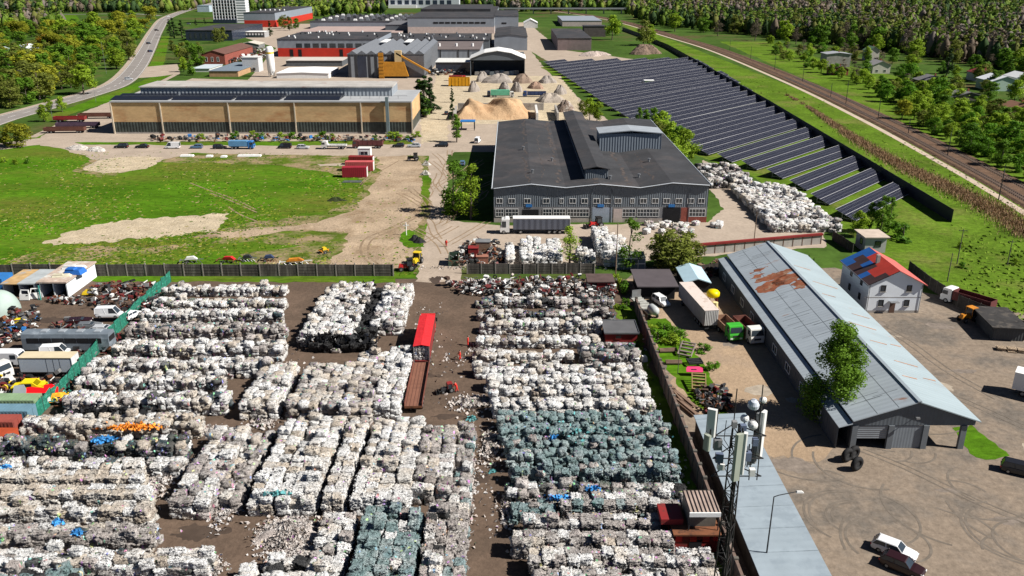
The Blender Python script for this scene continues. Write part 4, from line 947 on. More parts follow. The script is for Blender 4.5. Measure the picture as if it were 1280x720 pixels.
# red topped wall
a=G(868,319);b=G(1036,304)
t=T('red_topped_wall','pale concrete wall with a red coping between the sheds and the bale stacks','wall',(a.x,a.y,0),math.atan2(b.y-a.y,b.x-a.x)); L=(b-a).length
m=MB(); n=int(L/2.5)
for i in range(n): m.box(i*2.5+.1,-.08,0,i*2.5+2.4,.08,2.2)
P('panels',m,CONC,t); m=MB(); [m.box(i*2.5-.1,-.14,0,i*2.5+.1,.14,2.2) for i in range(n+1)]; P('pier',m,M('pier_brown',(.14,.09,.07),.9,var=.2),t)
m=MB(); m.box(-.2,-.4,2.21,n*2.5+.2,.4,2.65); P('coping',m,M('coping_red',(.20,.02,.018),.7,var=.2),t)
# dark fence round the solar lawn
def meshfence(name,label,pts,h,mat,pm,pitch=3.0,px=True,lean=.0,t=.06):
    W_=[G(*p) for p in pts] if px else [Vector(p) for p in pts]
    P0=resample(W_,pitch); r=T(name,label,'fence',tuple(P0[0])); o=P0[0]; m=MB();p=MB(); rr=random.Random(9)
    for a,b in zip(P0,P0[1:]):
        d=(b-a).normalized(); n=Vector((d.y,-d.x,0))*t*.5
        A,B=a-o,b-o; h1,h2=h+rr.uniform(-.1,.1)*lean*4,h+rr.uniform(-.1,.1)*lean*4
        m.add([A-n,B-n,B+n,A+n,A-n+Vector((0,0,h1)),B-n+Vector((0,0,h2)),B+n+Vector((0,0,h2)),A+n+Vector((0,0,h1))],[(4,5,6,7),(0,1,5,4),(1,2,6,5),(2,3,7,6),(3,0,4,7)])
    pm_=p.tube((0,0,0),(0,0,h+.15),.07,n=6).mesh('fence_post',pm)
    for a in P0[:100]: P('fence_post',pm_,None,r,loc=tuple(a-o))
    P('fence_sheet',m,mat,r); return r
meshfence('solar_fence','tall black sheet fence running between the solar rows and the railway',[(778,38),(800,46),(835,61),(890,93),(960,134),(1060,197),(1197,283)],3.4,M('black_sheet_fence',(.018,.022,.03),.6,var=.3,scale=.4),DSTEEL,4.0)
meshfence('green_net_fence','sagging green net fence between the scrap yard and the bales',[(214,352),(172,392),(140,424),(108,458),(86,486),(62,508),(34,536)],2.4,M('green_net',(.015,.15,.10),.8,var=.4,scale=1.5,stretch=(1,1,3),col2=(.06,.3,.22),c2scale=1.2,c2lo=.54,c2hi=.62),DSTEEL,2.5,lean=.8)
meshfence('boundary_fence','dark weathered board fence along the right edge of the paved yard',[(1040,300),(1068,318)],2.3,M('dark_boards',(.05,.042,.036),.9,var=.4,scale=1.4),DCONC,2.5)
meshfence('boundary_fence','dark plank fence behind the white and maroon truck',[(1135,340),(1160,360),(1200,386),(1240,402),(1300,428)],2.5,MATS['dark_boards'],DCONC,2.5)
meshfence('boundary_fence','low dark fence behind the brown roofed hut',[(846,347),(880,343),(905,340)],2.2,MATS['dark_boards'],DCONC,2.5)
# ================================================================== SOLAR FIELD
def grid_mat():
    m=bpy.data.materials.new('solar_cells'); m.use_nodes=True; nt=m.node_tree; L=nt.links.new; b=nt.nodes['Principled BSDF']
    tc=_n(nt,'ShaderNodeTexCoord'); s=_n(nt,'ShaderNodeSeparateXYZ'); L(tc.outputs['UV'],s.inputs[0])
    def line(o,per,w):
        d=_n(nt,'ShaderNodeMath',operation='DIVIDE'); L(o,d.inputs[0]); d.inputs[1].default_value=per
        f=_n(nt,'ShaderNodeMath',operation='FRACT'); L(d.outputs[0],f.inputs[0]); l=_n(nt,'ShaderNodeMath',operation='LESS_THAN'); L(f.outputs[0],l.inputs[0]); l.inputs[1].default_value=w; return l.outputs[0]
    a=_n(nt,'ShaderNodeMath',operation='MAXIMUM'); L(line(s.outputs[0],1.05,.07),a.inputs[0]); L(line(s.outputs[1],1.05,.045),a.inputs[1])
    x=_n(nt,'ShaderNodeMix',data_type='RGBA'); L(a.outputs[0],x.inputs[0]); x.inputs[6].default_value=(.009,.010,.020,1); x.inputs[7].default_value=(.17,.175,.20,1); L(x.outputs[2],b.inputs['Base Color'])
    b.inputs['Roughness'].default_value=.4; b.inputs['Specular IOR Level'].default_value=.2; return m
CELL=grid_mat(); PURL=M('purlin_aluminium',(.42,.42,.43),.5,var=.05)
ang=R(47.5); ax=Vector((math.cos(ang),math.sin(ang),0)); nn=Vector((math.sin(ang),-math.cos(ang),0))
poly=[G(*p) for p in [(683,82),(690,79.5),(870,76),(905,95),(960,130),(1000,158),(1075,205),(1140,250),(1115,272),(1070,283),(1050,273),(1028,258),(1006,242),(975,226),(935,212),(870,192),(835,178),(800,160),(760,136),(735,118),(700,94)]]
def clip(c):   # row line n.p=c, list of s-range inside polygon
    hits=[]
    for a,b in zip(poly,poly[1:]+poly[:1]):
        fa,fb=a.dot(nn)-c,b.dot(nn)-c
        if fa*fb<0: hits.append(a.lerp(b,fa/(fa-fb)).dot(ax))
    hits.sort(); return hits
cs=[p.dot(nn) for p in poly]; c=-77.5; k=0; POSTM=MB().box(-.05,-1.4,0,.05,-1.3,1.0).box(-.05,1.2,0,.05,1.3,2.0).box(-.04,-1.3,.55,.04,1.2,.65).mesh('support_post',STEEL); tilt=R(21); HW=2.85
while c>min(cs)+3:
    h=clip(c)
    if len(h)>=2 and h[-1]-h[0]>8:
        s0,s1=h[0],h[-1]; L=s1-s0; o=nn*c+ax*s0
        nth=['nearest','second','third','fourth','fifth','sixth','seventh','eighth','ninth','tenth','eleventh','twelfth','thirteenth','fourteenth','fifteenth','sixteenth','seventeenth','eighteenth','nineteenth','twentieth','twenty-first','twenty-second','twenty-third','twenty-fourth','twenty-fifth','twenty-sixth','twenty-seventh','twenty-eighth','twenty-ninth','thirtieth','thirty-first','thirty-second','thirty-third','thirty-fourth','thirty-fifth'][min(k,34)]
        zj,tj=random.gauss(0,.07),random.gauss(0,.009); t=T('solar_row','tilted solar panel row, '+nth+' from the pale booth' if k else 'short tilted solar panel row nearest to the pale booth','solar panels',(o.x,o.y,zj),ang+tj,'rows of solar panels')
        zb_=.6; u=Vector((0,math.cos(tilt),math.sin(tilt))); nv=Vector((0,-math.sin(tilt),math.cos(tilt)))
        for d0 in(0,HW+.12):
            A=Vector((0,-2.5,zb_))+u*d0; me=bpy.data.meshes.new('panel_strip'); 
            vs=[A,A+Vector((L,0,0)),A+Vector((L,0,0))+u*HW,A+u*HW]; vb=[v-nv*.05 for v in vs]
            me.from_pydata([tuple(v) for v in vs+vb],[],[(0,1,2,3),(7,6,5,4),(0,4,5,1),(1,5,6,2),(2,6,7,3),(3,7,4,0)])
            uv=me.uv_layers.new(); 
            for pl in me.polygons:
                for li in pl.loop_indices:
                    v=me.vertices[me.loops[li].vertex_index].co; uv.data[li].uv=(v.x,(v-A).dot(u)+.02)
            me.materials.append(CELL); P('panel_strip',me,None,t)
        m=MB(); 
        for d in(-.06,HW+.06,HW*2+.18):
            A=Vector((0,-2.5,zb_))+u*d; m.add([A-u*.05+nv*.0,A-u*.05+Vector((L,0,0)),A+u*.05+Vector((L,0,0)),A+u*.05,A-u*.05-nv*.08,A-u*.05+Vector((L,0,0))-nv*.08,A+u*.05+Vector((L,0,0))-nv*.08,A+u*.05-nv*.08],[(0,1,2,3),(0,4,5,1),(2,6,7,3),(1,5,6,2),(3,7,4,0)])
        P('purlin',m,PURL,t)
        x=.6
        while x<L: P('support_post',POSTM,None,t,loc=(x,0,0)); x+=6
        k+=1
    c-=11.7
print('solar rows',k)
r,W,D,H=box_building('inverter_cabin','tiny pale cabin standing in the middle of the solar field','cabin',806,817,106,101,4,WHITEP,WHITEP)
# ================================================================== FACTORY QUARTER
def strip_windows(r,W,H,xs,z0,z1,w,nx=1,fm=None):
    for x in xs: window(r,x-w/2,x+w/2,z0*H,z1*H,nx=nx,fm=fm or DSTEEL,t=.18)
# white slab block
a=G(268,29); b=G(297,29); W=b.x-a.x; H=ZT(a.y,-14); 
tb=T('tower_block','tall white slab block with rows of dark square windows at the top of the picture','tower block',(a.x,a.y,0),R(0))
TW=M('tower_white',(.66,.66,.66),.8,var=.05); m=walls(W,16,[(0,H,0)]); P('wall',m,TW,tb)
m=MB(); m.box(-.3,-.3,H+.02,W+.3,16.3,H+1); P('roof',m,CONC,tb)
nw=8
for i in range(nw):
    for j in range(9):
        x=W*(i+.5)/nw; z=6+j*(H-8)/9; m=MB(); m.box(x-W/nw*.33,-.12,z,x+W/nw*.33,-.02,z+(H-8)/9*.62); P('window',m,DARK,tb)
m=MB(); [m.box(W*i/nw-.35,-.8,3,W*i/nw+.35,-.02,H) for i in range(nw+1)]; P('fin',m,TW,tb)
m=MB(); m.box(W+.02,-.5,0,W+12,15,H-1); P('side_wing',m,M('tower_panel',(.62,.63,.63),.85,var=.06,ribs=('Z',3.0)),tb)
m=MB(); m.box(0,-4,0,W,-.9,4.5); P('porch',m,NAVY,tb)
def H_(name,label,cat,*a_,**k): return hall(name,label,cat,*a_,**k)
r,W,D,H=H_('black_pavilion','low black panelled block among dark conifers before the white tower','office block',233,291,51,38,back=30,wm=(NAVY,),rm=DROOF)
for x in np.linspace(W*.1,W*.9,8): m=MB(); m.box(x-.9,-.12,H*.2,x+.9,-.02,H*.75); P('window',m,GLASS,r)
r,W,D,H=H_('red_base_hall','grey hall with a red base right of the white tower block','industrial hall',306,345,34,16,back=8,bands=((0,.48,1),(.48,1,0)),wm=(LGREYW,REDW),rm=DROOF)
for k in range(6): m=MB(); m.lathe([(0,1.4),(1.0,1.4),(1.0,0),(1.0,-.5)],(W*(.1+.16*k),D*.3,H+.4),8); P('roof_vent',m,WHITEP,r)
r,W,D,H=H_('white_gallery','long low white covered gallery below the white tower','gallery',296,331,47,40,depth=16,wm=(M('gallery_grey',(.4,.4,.4),.8,var=.2,ribs=('XY',3.0),ribdepth=.8),),rm=WHITEP)
m=MB(); m.box(W*.05,-.15,.2,W*.95,-.02,H*.45); P('window',m,GLASS,r)
r,W,D,H=H_('pale_tent_hall','cluster of pale peaked canopies beside the scrap heap','tent',298,324,61,56,depth=18,wm=(M('tent_grey',(.2,.2,.2),.8,var=.3),),rm=M('tent_cream',(.5,.47,.40),.8,var=.2),ridge=2.0)
r,W,D,H=H_('brick_cottage','red brick cottage with a brown roof behind the tan hall','house',253,282,81,68,back=58,wm=(BRICK,),rm=M('brown_tiles',(.13,.065,.05),.85,var=.2),ridge=2.5)
strip_windows(r,W,H,[W*.2,W*.45,W*.7],.3,.75,1.6,fm=WHITEP)
r,W,D,H=H_('blue_kiosk','small open sided pavilion with a blue roof','pavilion',383,402,18.5,13,back=11,wm=(DWHITE,),rm=BLUE)
door(r,W*.1,W*.9,H*.6)
# front factory with red base
r,W,D,H=H_('red_striped_factory','long factory wing with a grey wall over a red base behind the tan hall','factory',348,472,71,49,back=40,bands=((0,.5,1),(.5,1,0)),wm=(LGREYW,REDW),rm=DROOF)
q=lambda px:(px-348)/(472-348)*W
for c in(375,385.5,396,406.5,417,427.5,438,449,459): window(r,q(c)-2.3,q(c)+2.3,H*.52,H*.76,fm=DSTEEL,t=.2)
for c in(365,375.5,427): m=MB(); m.box(q(c)-1.3,-.13,.05,q(c)+1.3,-.02,H*.42); P('door',m,DARK,r)
rr=random.Random(8); 
for k in range(26): 
    m=MB(); x,y=rr.uniform(2,W-2),rr.uniform(2,D-2); m.lathe([(0,1.1),(.7,1.1),(.7,.0),(.7,-.3)],(x,y,H+.3),8); P('roof_vent',m,WHITEP if k%3 else DSTEEL,r)
r,W,D,H=H_('dark_roof_factory','wide low factory wing with a black vented roof right of the red striped wing','factory',474,612,64,50,back=42,wm=(GREYW,),rm=DROOF)
for k in range(40):
    m=MB(); x,y=rr.uniform(2,W-2),rr.uniform(2,D-2); m.lathe([(0,1.2),(.8,1.2),(.8,.0),(.8,-.3)],(x,y,H+.3),8); P('roof_vent',m,[WHITEP,DSTEEL,STEEL][k%3],r)
r,W,D,H=H_('brown_roof_annex','grey annex with a brown lean-to roof behind the storage tent','factory',525,600,77,62,back=52,wm=(LGREYW,),rm=M('annex_roof',(.14,.115,.11),.8,var=.15,scale=.1))
q=lambda px:(px-525)/(600-525)*W
m=MB(); [m.box(q(c)-.4,-.2,.1,q(c)+.4,-.02,H-.3) for c in(545,551,573,586)]; P('pilaster',m,DSTEEL,r)
for c in(542,): 
    for z in(.3,.65): m=MB(); m.box(q(c)-2,-.15,H*z,q(c)+2,-.02,H*(z+.12)); P('window',m,GLASS,r)
for c in(546,568,589): m=MB(); m.lathe([(0,2),(.9,2),(.9,0),(.9,-.4)],(q(c),D*.35,H+.4),8); P('roof_vent',m,WHITEP,r)
r,W,D,H=H_('dark_vented_hall','wide hall with a black roof crowded with skylight vents in the middle distance','factory',388,510,36,27,back=18.5,wm=(LGREYW,),rm=DROOF)
for k in range(60):
    m=MB(); x,y=(k%15+.5)/15*W,(k//15+.5)/4*D; m.box(x-2,y-2,H+.26,x+2,y+2,H+2.2,top=(.6,.6,.6,2.2)); P('roof_light',m,[DSTEEL,STEEL,WHITEP][(k*7)%5%3],r)
r,W,D,H=H_('pink_roof_wing','low wing with a pinkish gravel roof in front of the vented hall','factory',371,500,44,41,back=33,wm=(CONC,),rm=PINKR)
r,W,D,H=H_('grey_link_building','ribbed dark grey link building between the vented hall and the pink walled hall','factory',482,540,41,31,back=26,wm=(GREYW,),rm=M('link_roof',(.13,.13,.14),.8,var=.15))
r,W,D,H=H_('pink_wall_hall','large grey hall with a pinkish lower wall and a strip of dark windows','factory',510,618,42,22,back=8,bands=((0,.42,1),(.42,1,0)),wm=(LGREYW,PLAST),rm=DROOF)
q=lambda px:(px-510)/(618-510)*W
for k in range(9): m=MB(); x=q(545+k*7.4); m.box(x-q(513.0),-.14,H*.62,x+q(513),-.02,H*.73); P('window',m,DARK,r)
m=MB(); m.box(0,D*.45,H+.3,W*.92,D*.95,H+3.2); P('roof_step',m,DROOF,r)
r,W,D,H=H_('grey_end_block','tall light grey end block right of the pink walled hall','factory',618,648,40,20,back=13,wm=(LGREYW,),rm=DROOF)
m=MB(); m.box(W*.3,-.14,H*.5,W*.5,-.02,H*.6); P('window',m,DARK,r)
r,W,D,H=H_('grey_gable_block','light grey gabled block behind the storage tent','factory',618,659,63,46,back=35,wm=(LGREYW,),rm=DROOF,ridge=1.5)
r,W,D,H=H_('corrugated_hall','grey corrugated hall with folded roof ridges beside the orange machine','factory',436,531,97,68,back=52,bands=((0,1,0),),wm=(M('corrugated_grey',(.14,.15,.165),.55,var=.12,ribs=('XY',4.0),ribdepth=.8),),rm=M('folded_roof',(.15,.16,.175),.5,var=.15))
q=lambda px:(px-436)/(531-436)*W
m=MB()
for k in range(8): 
    x=W*(k+.5)/8; m.prism([(x-W/17,H+.27),(x,H+2.2),(x+W/17,H+.27)],.2,D)
P('roof_fold',m,MATS['folded_roof'],r)
for l,r_ in((448,459),): m=MB(); m.box(q(l),-.14,.05,q(r_),-.02,H*.92); P('dark_door',m,NAVY,r)
m=MB(); m.box(q(505),-.3,.1,q(530),-.02,H*.95); P('grey_panel',m,M('plain_grey',(.13,.13,.14),.7,var=.15),r)
for k in(463,496): m=MB(); m.box(q(k)-2,D*.6,H+2.3,q(k)+2,D*.85,H+2.8); P('roof_light',m,WHITEP,r)
# storage tent, open front
a=G(588,95); b=G(656,95); W=b.x-a.x; H=ZT(a.y,74); D=26
tt=T('storage_tent','open fronted storage tent with a white gable roof beyond the sand heap','storage tent',(a.x,a.y,0))
pf=[(0,H),(W*.25,H+3.6),(W*.5,H+4.9),(W*.75,H+3.6),(W,H)]
P('roof',rooflab(W,D,pf,.6,.3),WHITEP,tt)
m=MB(); m.box(0,0,0,.3,D,H); m.box(W-.3,0,0,W,D,H); m.box(.3,D-.3,0,W-.3,D,H+2); P('wall',m,GREYW,tt)
m=MB(); m.prism([(0,H-.6),(W,H-.6)]+[(x,z-.05) for x,z in pf[::-1]],.0,.2); P('gable',m,GREYW,tt)
for k in range(9):
    m=MB(); x=W*(.12+.09*k); m.box(-1.6,-1.2,0,1.6,1.2,2.4,top=(.3,.3,.3,.3)); S('bulk_bag',m,[DWHITE,M('bluish_sack',(.34,.42,.48),.7,var=.2)][k%2],'bulk bag under the white roofed storage tent','bulk bag',(a.x+x,a.y+4+(k%3)*3,0),.1*k,'bulk bags under the storage tent')
r,W,D,H=H_('open_canopy','low canopy with a pale edge beside the storage tent','canopy',545,592,92,78,back=73,wm=(NAVY,),rm=DWHITE)
r,W,D,H=H_('white_works_tent','plain white long tent in front of the corrugated hall','tent',346,411,98,92,back=85,wm=(WHITEP,),rm=M('white_canvas',(.82,.82,.82),.7,var=.03),ridge=.6)
r,W,D,H=H_('low_grey_shelter','low shelter with a pale roof edge in front of the red striped wing','shelter',358,428,83,76,back=72,wm=(M('shelter_wall',(.10,.11,.12),.7,var=.2),),rm=M('shelter_roof',(.5,.46,.42),.8,var=.1))
r,W,D,H=H_('blue_roof_workshop','grey blue roofed workshop behind the left end of the tan hall','workshop',262,298,96,89,back=78,wm=(M('orange_render',(.42,.26,.14),.85,var=.15),),rm=M('workshop_roof',(.17,.21,.25),.6,var=.15))
r,W,D,H=H_('pale_box_building','pale grey box building with two round fans behind the tan hall','building',304,324,90,72,depth=10,wm=(M('pale_box',(.5,.51,.52),.8,var=.08),),rm=DWHITE)
for x in(.45,.7): m=MB(); m.tube((W*x,-.4,H*.2),(W*x,-.02,H*.2),1.0,n=12); P('fan',m,DSTEEL,r)
r,W,D,H=H_('long_white_conveyor_house','narrow white sloping gallery left of the workshop','gallery',240,262,90,86,depth=26,wm=(DWHITE,),rm=M('pale_blue_roof',(.48,.55,.58),.6,var=.08))
r,W,D,H=H_('glass_office','white office block with large dark blue windows at the top edge','office block',486,574,10,-3,depth=30,wm=(M('office_white',(.55,.58,.62),.7,var=.08),),rm=CONC)
for k in range(9): m=MB(); x=W*(.06+.1*k); m.box(x-W*.03,-.2,H*.35,x+W*.03,-.02,H*.75); P('window',m,NAVY,r)
m=MB(); m.box(0,-6,0,W*.4,-.4,H*.3); P('low_wing',m,WHITEP,r)
r,W,D,H=H_('pink_brick_store','long windowless pinkish brick store with a dark flat roof','store',697,739,63,48,back=36,wm=(M('pink_brick',(.22,.17,.165),.9,var=.14,scale=.3),),rm=DROOF)
r,W,D,H=H_('pale_depot','pale flat depot buildings beyond the brick store','depot',703,752,33,26,back=20,wm=(PLAST,),rm=M('depot_roof',(.24,.27,.32),.7,var=.1))
r,W,D,H=H_('dark_depot','dark low shed right of the brick store','depot',730,757,46,33,depth=22,wm=(M('depot_wall',(.10,.085,.08),.85,var=.25),),rm=DROOF)
r,W,D,H=H_('white_peaked_depot','small white depot with a peaked roof beside the far factory road','depot',655,672,35,29,depth=30,wm=(DWHITE,),rm=WHITEP,ridge=4)
r,W,D,H=H_('blue_stand','small blue and white building at the far bend of the main road','building',247,262,15,7,depth=30,wm=(M('pale_blue_wall',(.4,.48,.55),.7,var=.15),),rm=M('bluish_roof',(.3,.36,.42),.6,var=.1))
# road bridge far away
a=G(600,17.5);b=G(797,17); rbz=7
t=T('road_bridge','long grey road bridge crossing in front of the far forest','bridge',(a.x,a.y,0)); L=b.x-a.x
m=MB(); m.box(-60,0,rbz,L,10,rbz+1.6); P('deck',m,M('bridge_concrete',(.40,.40,.41),.85,var=.06),t)
m=MB(); [m.box(L*k/9,2,0,L*k/9+1.5,8,rbz-.01) for k in range(1,9)]; P('pier',m,CONC,t)
m=MB(); m.box(-60,-.12,rbz+1.61,L,-.02,rbz+2.5); P('railing',m,STEEL,t)
# silo, orange machine
a=G(340,96); Hs=ZT(a.y,58)
t=T('silo','white cylindrical silo with a yellow band standing behind the tan hall','silo',(a.x,a.y,0))
P('tank',MB().lathe([(0,Hs),(1.4,Hs),(2.3,Hs-1.2),(2.3,4),(1.0,1.6),(1.0,1.2)],n=18),WHITEP,t,smooth=True)
P('band',MB().lathe([(2.34,Hs-4.2),(2.34,Hs-3.2)],n=18),YEL,t)
m=MB(); [m.tube((1.9*math.cos(A),1.9*math.sin(A),0),(2.0*math.cos(A),2.0*math.sin(A),5),.18) for A in(.8,2.4,3.9,5.5)]; P('leg',m,STEEL,t)
a=G(492,98)
t=T('orange_screener','orange screening plant with an inclined conveyor beside the corrugated hall','screening plant',(a.x,a.y,0))
m=MB(); m.box(-7,0,1.2,9,6,9.5,top=(1.2,.5,2.5,.5)); P('hopper',m,M('orange_works',(.45,.20,.02),.6,var=.2),t)
m=MB(); m.box(-8.5,-1,0,-5.5,-.3,15); [m.box(-8.6,-1.15,z,-5.4,-1.01,z+.5) for z in range(1,15,2)]; P('stair_tower',m,MATS['orange_works'],t)
m=MB(); m.add([(2,1,14),(2,3,14),(22,3,3),(22,1,3),(2,1,15),(2,3,15),(22,3,4),(22,1,4)],[(3,2,1,0),(4,5,6,7),(0,1,5,4),(1,2,6,5),(2,3,7,6),(3,0,4,7)]); P('conveyor',m,MATS['orange_works'],t)
m=MB(); m.box(1,1,9.52,5,4,16); P('head_box',m,M('tan_box',(.55,.42,.22),.7,var=.1),t)
m=MB(); [m.box(x-.3,y-.3,0,x+.3,y+.3,1.5) for x in(-6.5,8) for y in(.6,5.4)]; P('leg',m,DSTEEL,t)
a=G(561,108);b=G(587,108); t=T('orange_skip','long orange skip on the gravel yard','skip',(a.x,a.y,0)); Wk=b.x-a.x
m=MB(); m.box(0,0,.3,Wk,.2,4.6); m.box(0,5,.3,Wk,5.2,4.6); m.box(0,.2,.3,.2,5,4.6); m.box(Wk-.2,.2,.3,Wk,5,4.6); m.box(.2,.2,.3,Wk-.2,5,.5); P('skip_body',m,M('skip_orange',(.62,.30,.01),.6,var=.1),t)
m=MB(); [m.box(Wk*k/6-.12,-.12,.3,Wk*k/6+.12,-.01,4.7) for k in range(7)]; P('rib',m,MATS['skip_orange'],t)
# heaps
def heap(name,label,px,py,wpx,h,mat,dep=.8,seed=1,p=1.0,rough=.25):
    p=p*.5; c=G(px,py); w=(G(px+wpx/2,py).x-G(px-wpx/2,py).x); m=MB(); m.heap(0,0,w/2,w/2*dep,h,seed,rough=rough,p=p); return S(name,m,mat,label,'heap',(c.x,c.y+w/2*dep*.6,0))
SANDH=M('orange_sand',(.47,.315,.185),.95,var=.12,scale=.15,col2=(.40,.25,.14),c2scale=.12,c2lo=.52,c2hi=.6,bump=.6,bscale=1.2,fine=.12,spec=.05)
GRAVH=M('grey_gravel',(.30,.265,.235),.95,var=.2,scale=.3,bump=.5,bscale=2)
a=G(570,149);b=G(662,149); w=b.x-a.x; m=MB(); NX,NY=60,26; vs=[]; DP=27
def sh(u,v):
    e=min(u/.20,(1-u)/.2,v/.5,(1-v)/.16); e=max(0,min(1,e)); e=e*e*(3-2*e)
    return 7.4*e*(.74+.16*math.sin(u*9+1.2)+.10*math.sin(u*17+v*6)+.06*math.sin(u*31+v*13))*(1-.18*math.exp(-((u-.42)/.10)**2-((v-.35)/.3)**2))
for j in range(NY+1):
    for i in range(NX+1): vs.append((w*(i/NX*1.04-.02),DP*j/NY-2,sh(i/NX,j/NY)+.02+random.uniform(-.12,.12)*(0<i<NX and 0<j<NY)))
m.add(vs,[(j*(NX+1)+i,j*(NX+1)+i+1,(j+1)*(NX+1)+i+1,(j+1)*(NX+1)+i) for j in range(NY) for i in range(NX)]); S('sand_heap',m,SANDH,'large orange sand heap behind the grey shed','heap',(a.x,a.y,0),smooth=True)
t=T('bay_wall','low concrete bay walls closing the sand heap on the left','wall',(a.x-1,a.y-2,0)); m=MB(); m.box(-.3,0,0,.3,22,3); P('side_wall',m,CONC,t); m=MB(); m.box(.31,27.4,0,w+8,28,3.2); P('rear_wall',m,CONC,t)
a=G(664,150); t=T('bay_wall','slanting pale bay wall right of the sand heap','wall',(a.x+2,a.y-3,0)); m=MB(); m.box(0,0,0,1,24,3.5); P('side_wall',m,DWHITE,t); m=MB(); m.box(9,0,0,9.8,24,3.5); P('far_wall',m,CONC,t)
for k,(nm,lab,px,py,wp,h,mt) in enumerate([('gravel_heap','brownish heap at the far side of the gravel yard',654,104,26,5,M('brown_heap',(.23,.17,.13),.95,var=.2,bump=.5,bscale=2)),('gravel_heap','long grey heap in front of the storage tent',624,104,34,5,GRAVH),('gravel_heap','light grey heap beside the orange skip',603,102,18,5.5,GRAVH),('gravel_heap','cone of dark gravel left of the green striped trailer',592,115,15,5.5,GRAVH),('gravel_heap','small cone behind the green striped trailer',631,112,16,4,GRAVH),('gravel_heap','grey heap right of the green striped trailer',646,115,14,5,GRAVH),('gravel_heap','small grey cone at the solar field edge',700,118,18,4.5,GRAVH),('gravel_heap','reddish earth heap in the middle of the gravel yard',670,111,22,3.5,M('red_earth',(.33,.22,.16),.95,var=.2,bump=.5,bscale=2)),('gravel_heap','pale heap at the right end of the gravel yard',684,104,22,4,GRAVH),('gravel_heap','flat crushed stone heap by the bay wall',688,128,40,4,M('crushed_stone',(.36,.31,.26),.95,var=.22,bump=.6,bscale=2)),('rubble_heap','dark and pale broken rubble heap behind the grey shed',706,140,24,5,M('rubble_mix',(.20,.15,.12),.95,var=.6,scale=.9,col2=(.5,.45,.4),c2scale=.5,bump=1,bscale=1)),('rubble_heap','pale broken concrete spread beside the brick store',743,70,40,3,M('rubble_pale',(.40,.33,.29),.95,var=.4,scale=.5,bump=1,bscale=1)),('rubble_heap','brown timber and rubble heap beyond the solar field',806,68,36,7,M('rubble_brown',(.17,.12,.09),.95,var=.5,scale=.4,bump=1,bscale=.7)),('rubble_heap','pale rubble heap at the left edge of the field by the road',94,187,30,1.3,M('rubble_white',(.5,.46,.42),.95,var=.5,scale=.6,bump=1,bscale=1)),('rubble_heap','grey rubble beside the bare patch',118,189,26,1.2,M('rubble_white2',(.52,.49,.45),.95,var=.4,scale=.8,bump=1,bscale=1))]):
    heap(nm,lab,px,py,wp,h,mt,seed=k+20,rough=.35)
# ================================================================== TREES
LEAF={}
def leafm(n,c,tr=.38): LEAF[n]=M('leaf_'+n,mul(c,1.45),.6,var=.2,scale=.5,island=.18,objrand=.22,spec=.12,coord='obj',trans=tr); return LEAF[n]
leafm('green',(.078,.155,.013)); leafm('bright',(.165,.245,.018)); leafm('gold',(.20,.21,.018)); leafm('olive',(.115,.135,.024)); leafm('dark',(.022,.045,.012)); leafm('brown',(.095,.078,.055)); leafm('pale',(.17,.16,.09)); leafm('lush',(.068,.155,.010)); leafm('orange',(.24,.145,.015))
BARK=M('bark',(.10,.08,.062),.95,var=.3,scale=2); BIRCH=M('birch_bark',(.42,.40,.37),.9,var=.35,scale=3)
def crown_np(h,r,n,leaf,seed,base=.25,cl=14,shape='round',spread=.33):
    g=np.random.default_rng(seed); C=[]
    for i in range(cl):
        t=g.uniform(0,1); z=base+(1-base)*t
        if shape=='round': w=math.sqrt(max(0.05,1-(2*t-.9)**2/1.25))
        elif shape=='hero': w=(1-t)**.5*.85+.16
        elif shape=='tall': w=math.sin(PI*min(.97,.12+.85*t))**.7
        else: w=(1-t)*.95+.06
        a=g.uniform(0,6.283); q=r*w*math.sqrt(g.uniform(.05,1))*.8
        C.append((q*math.cos(a),q*math.sin(a),z*h*.97,w))
    C=np.array(C); k=g.integers(0,cl,n); c=C[k]
    d=g.normal(0,1,(n,3)); d/=np.linalg.norm(d,axis=1)[:,None]; rad=(g.uniform(0,1,n)**.45)[:,None]
    s=r*spread*(.55+.6*c[:,3:4]); p=c[:,:3]+d*rad*s*np.array([1,1,.8]) 
    p[:,2]=np.maximum(p[:,2],base*h*.55)
    nrm=d+g.normal(0,.45,(n,3))+np.array([0,0,.25]); nrm/=np.linalg.norm(nrm,axis=1)[:,None]
    up=np.where(np.abs(nrm[:,2:3])<.9,np.array([[0,0,1.]]),np.array([[1.,0,0]])); u=np.cross(nrm,up); u/=np.linalg.norm(u,axis=1)[:,None]; w_=np.cross(nrm,u)
    L=leaf*g.uniform(.6,1.3,(n,1)); a=g.uniform(.55,1.0,(n,1))
    V=np.stack([p-u*L*.5,p+w_*L*.42*a+nrm*L*.12,p+u*L*.5,p-w_*L*.42*a+nrm*L*.12],1).reshape(-1,3)
    Q=np.arange(n*4).reshape(n,4); return V,Q,C
def trunk_mb(h,r0,C,seed,nl=6,top=.75):
    m=MB(); rr=random.Random(seed); pts=[Vector((rr.uniform(-.02,.02)*h*i/5,rr.uniform(-.02,.02)*h*i/5,h*top*i/5)) for i in range(6)]
    for i in range(5): m.tube(pts[i],pts[i+1],r0*(1-i*.17),r0*(1-(i+1)*.17),n=7)
    for k in range(min(nl,len(C))):
        c=Vector(C[k][:3]); z=min(c.z*.75,h*top*.95); i=min(4,int(z/(h*top)*5)); b=pts[i].lerp(pts[i+1],z/(h*top)*5-i); m.tube(b,c,r0*.35,r0*.08,n=5)
    return m
PROTO={}
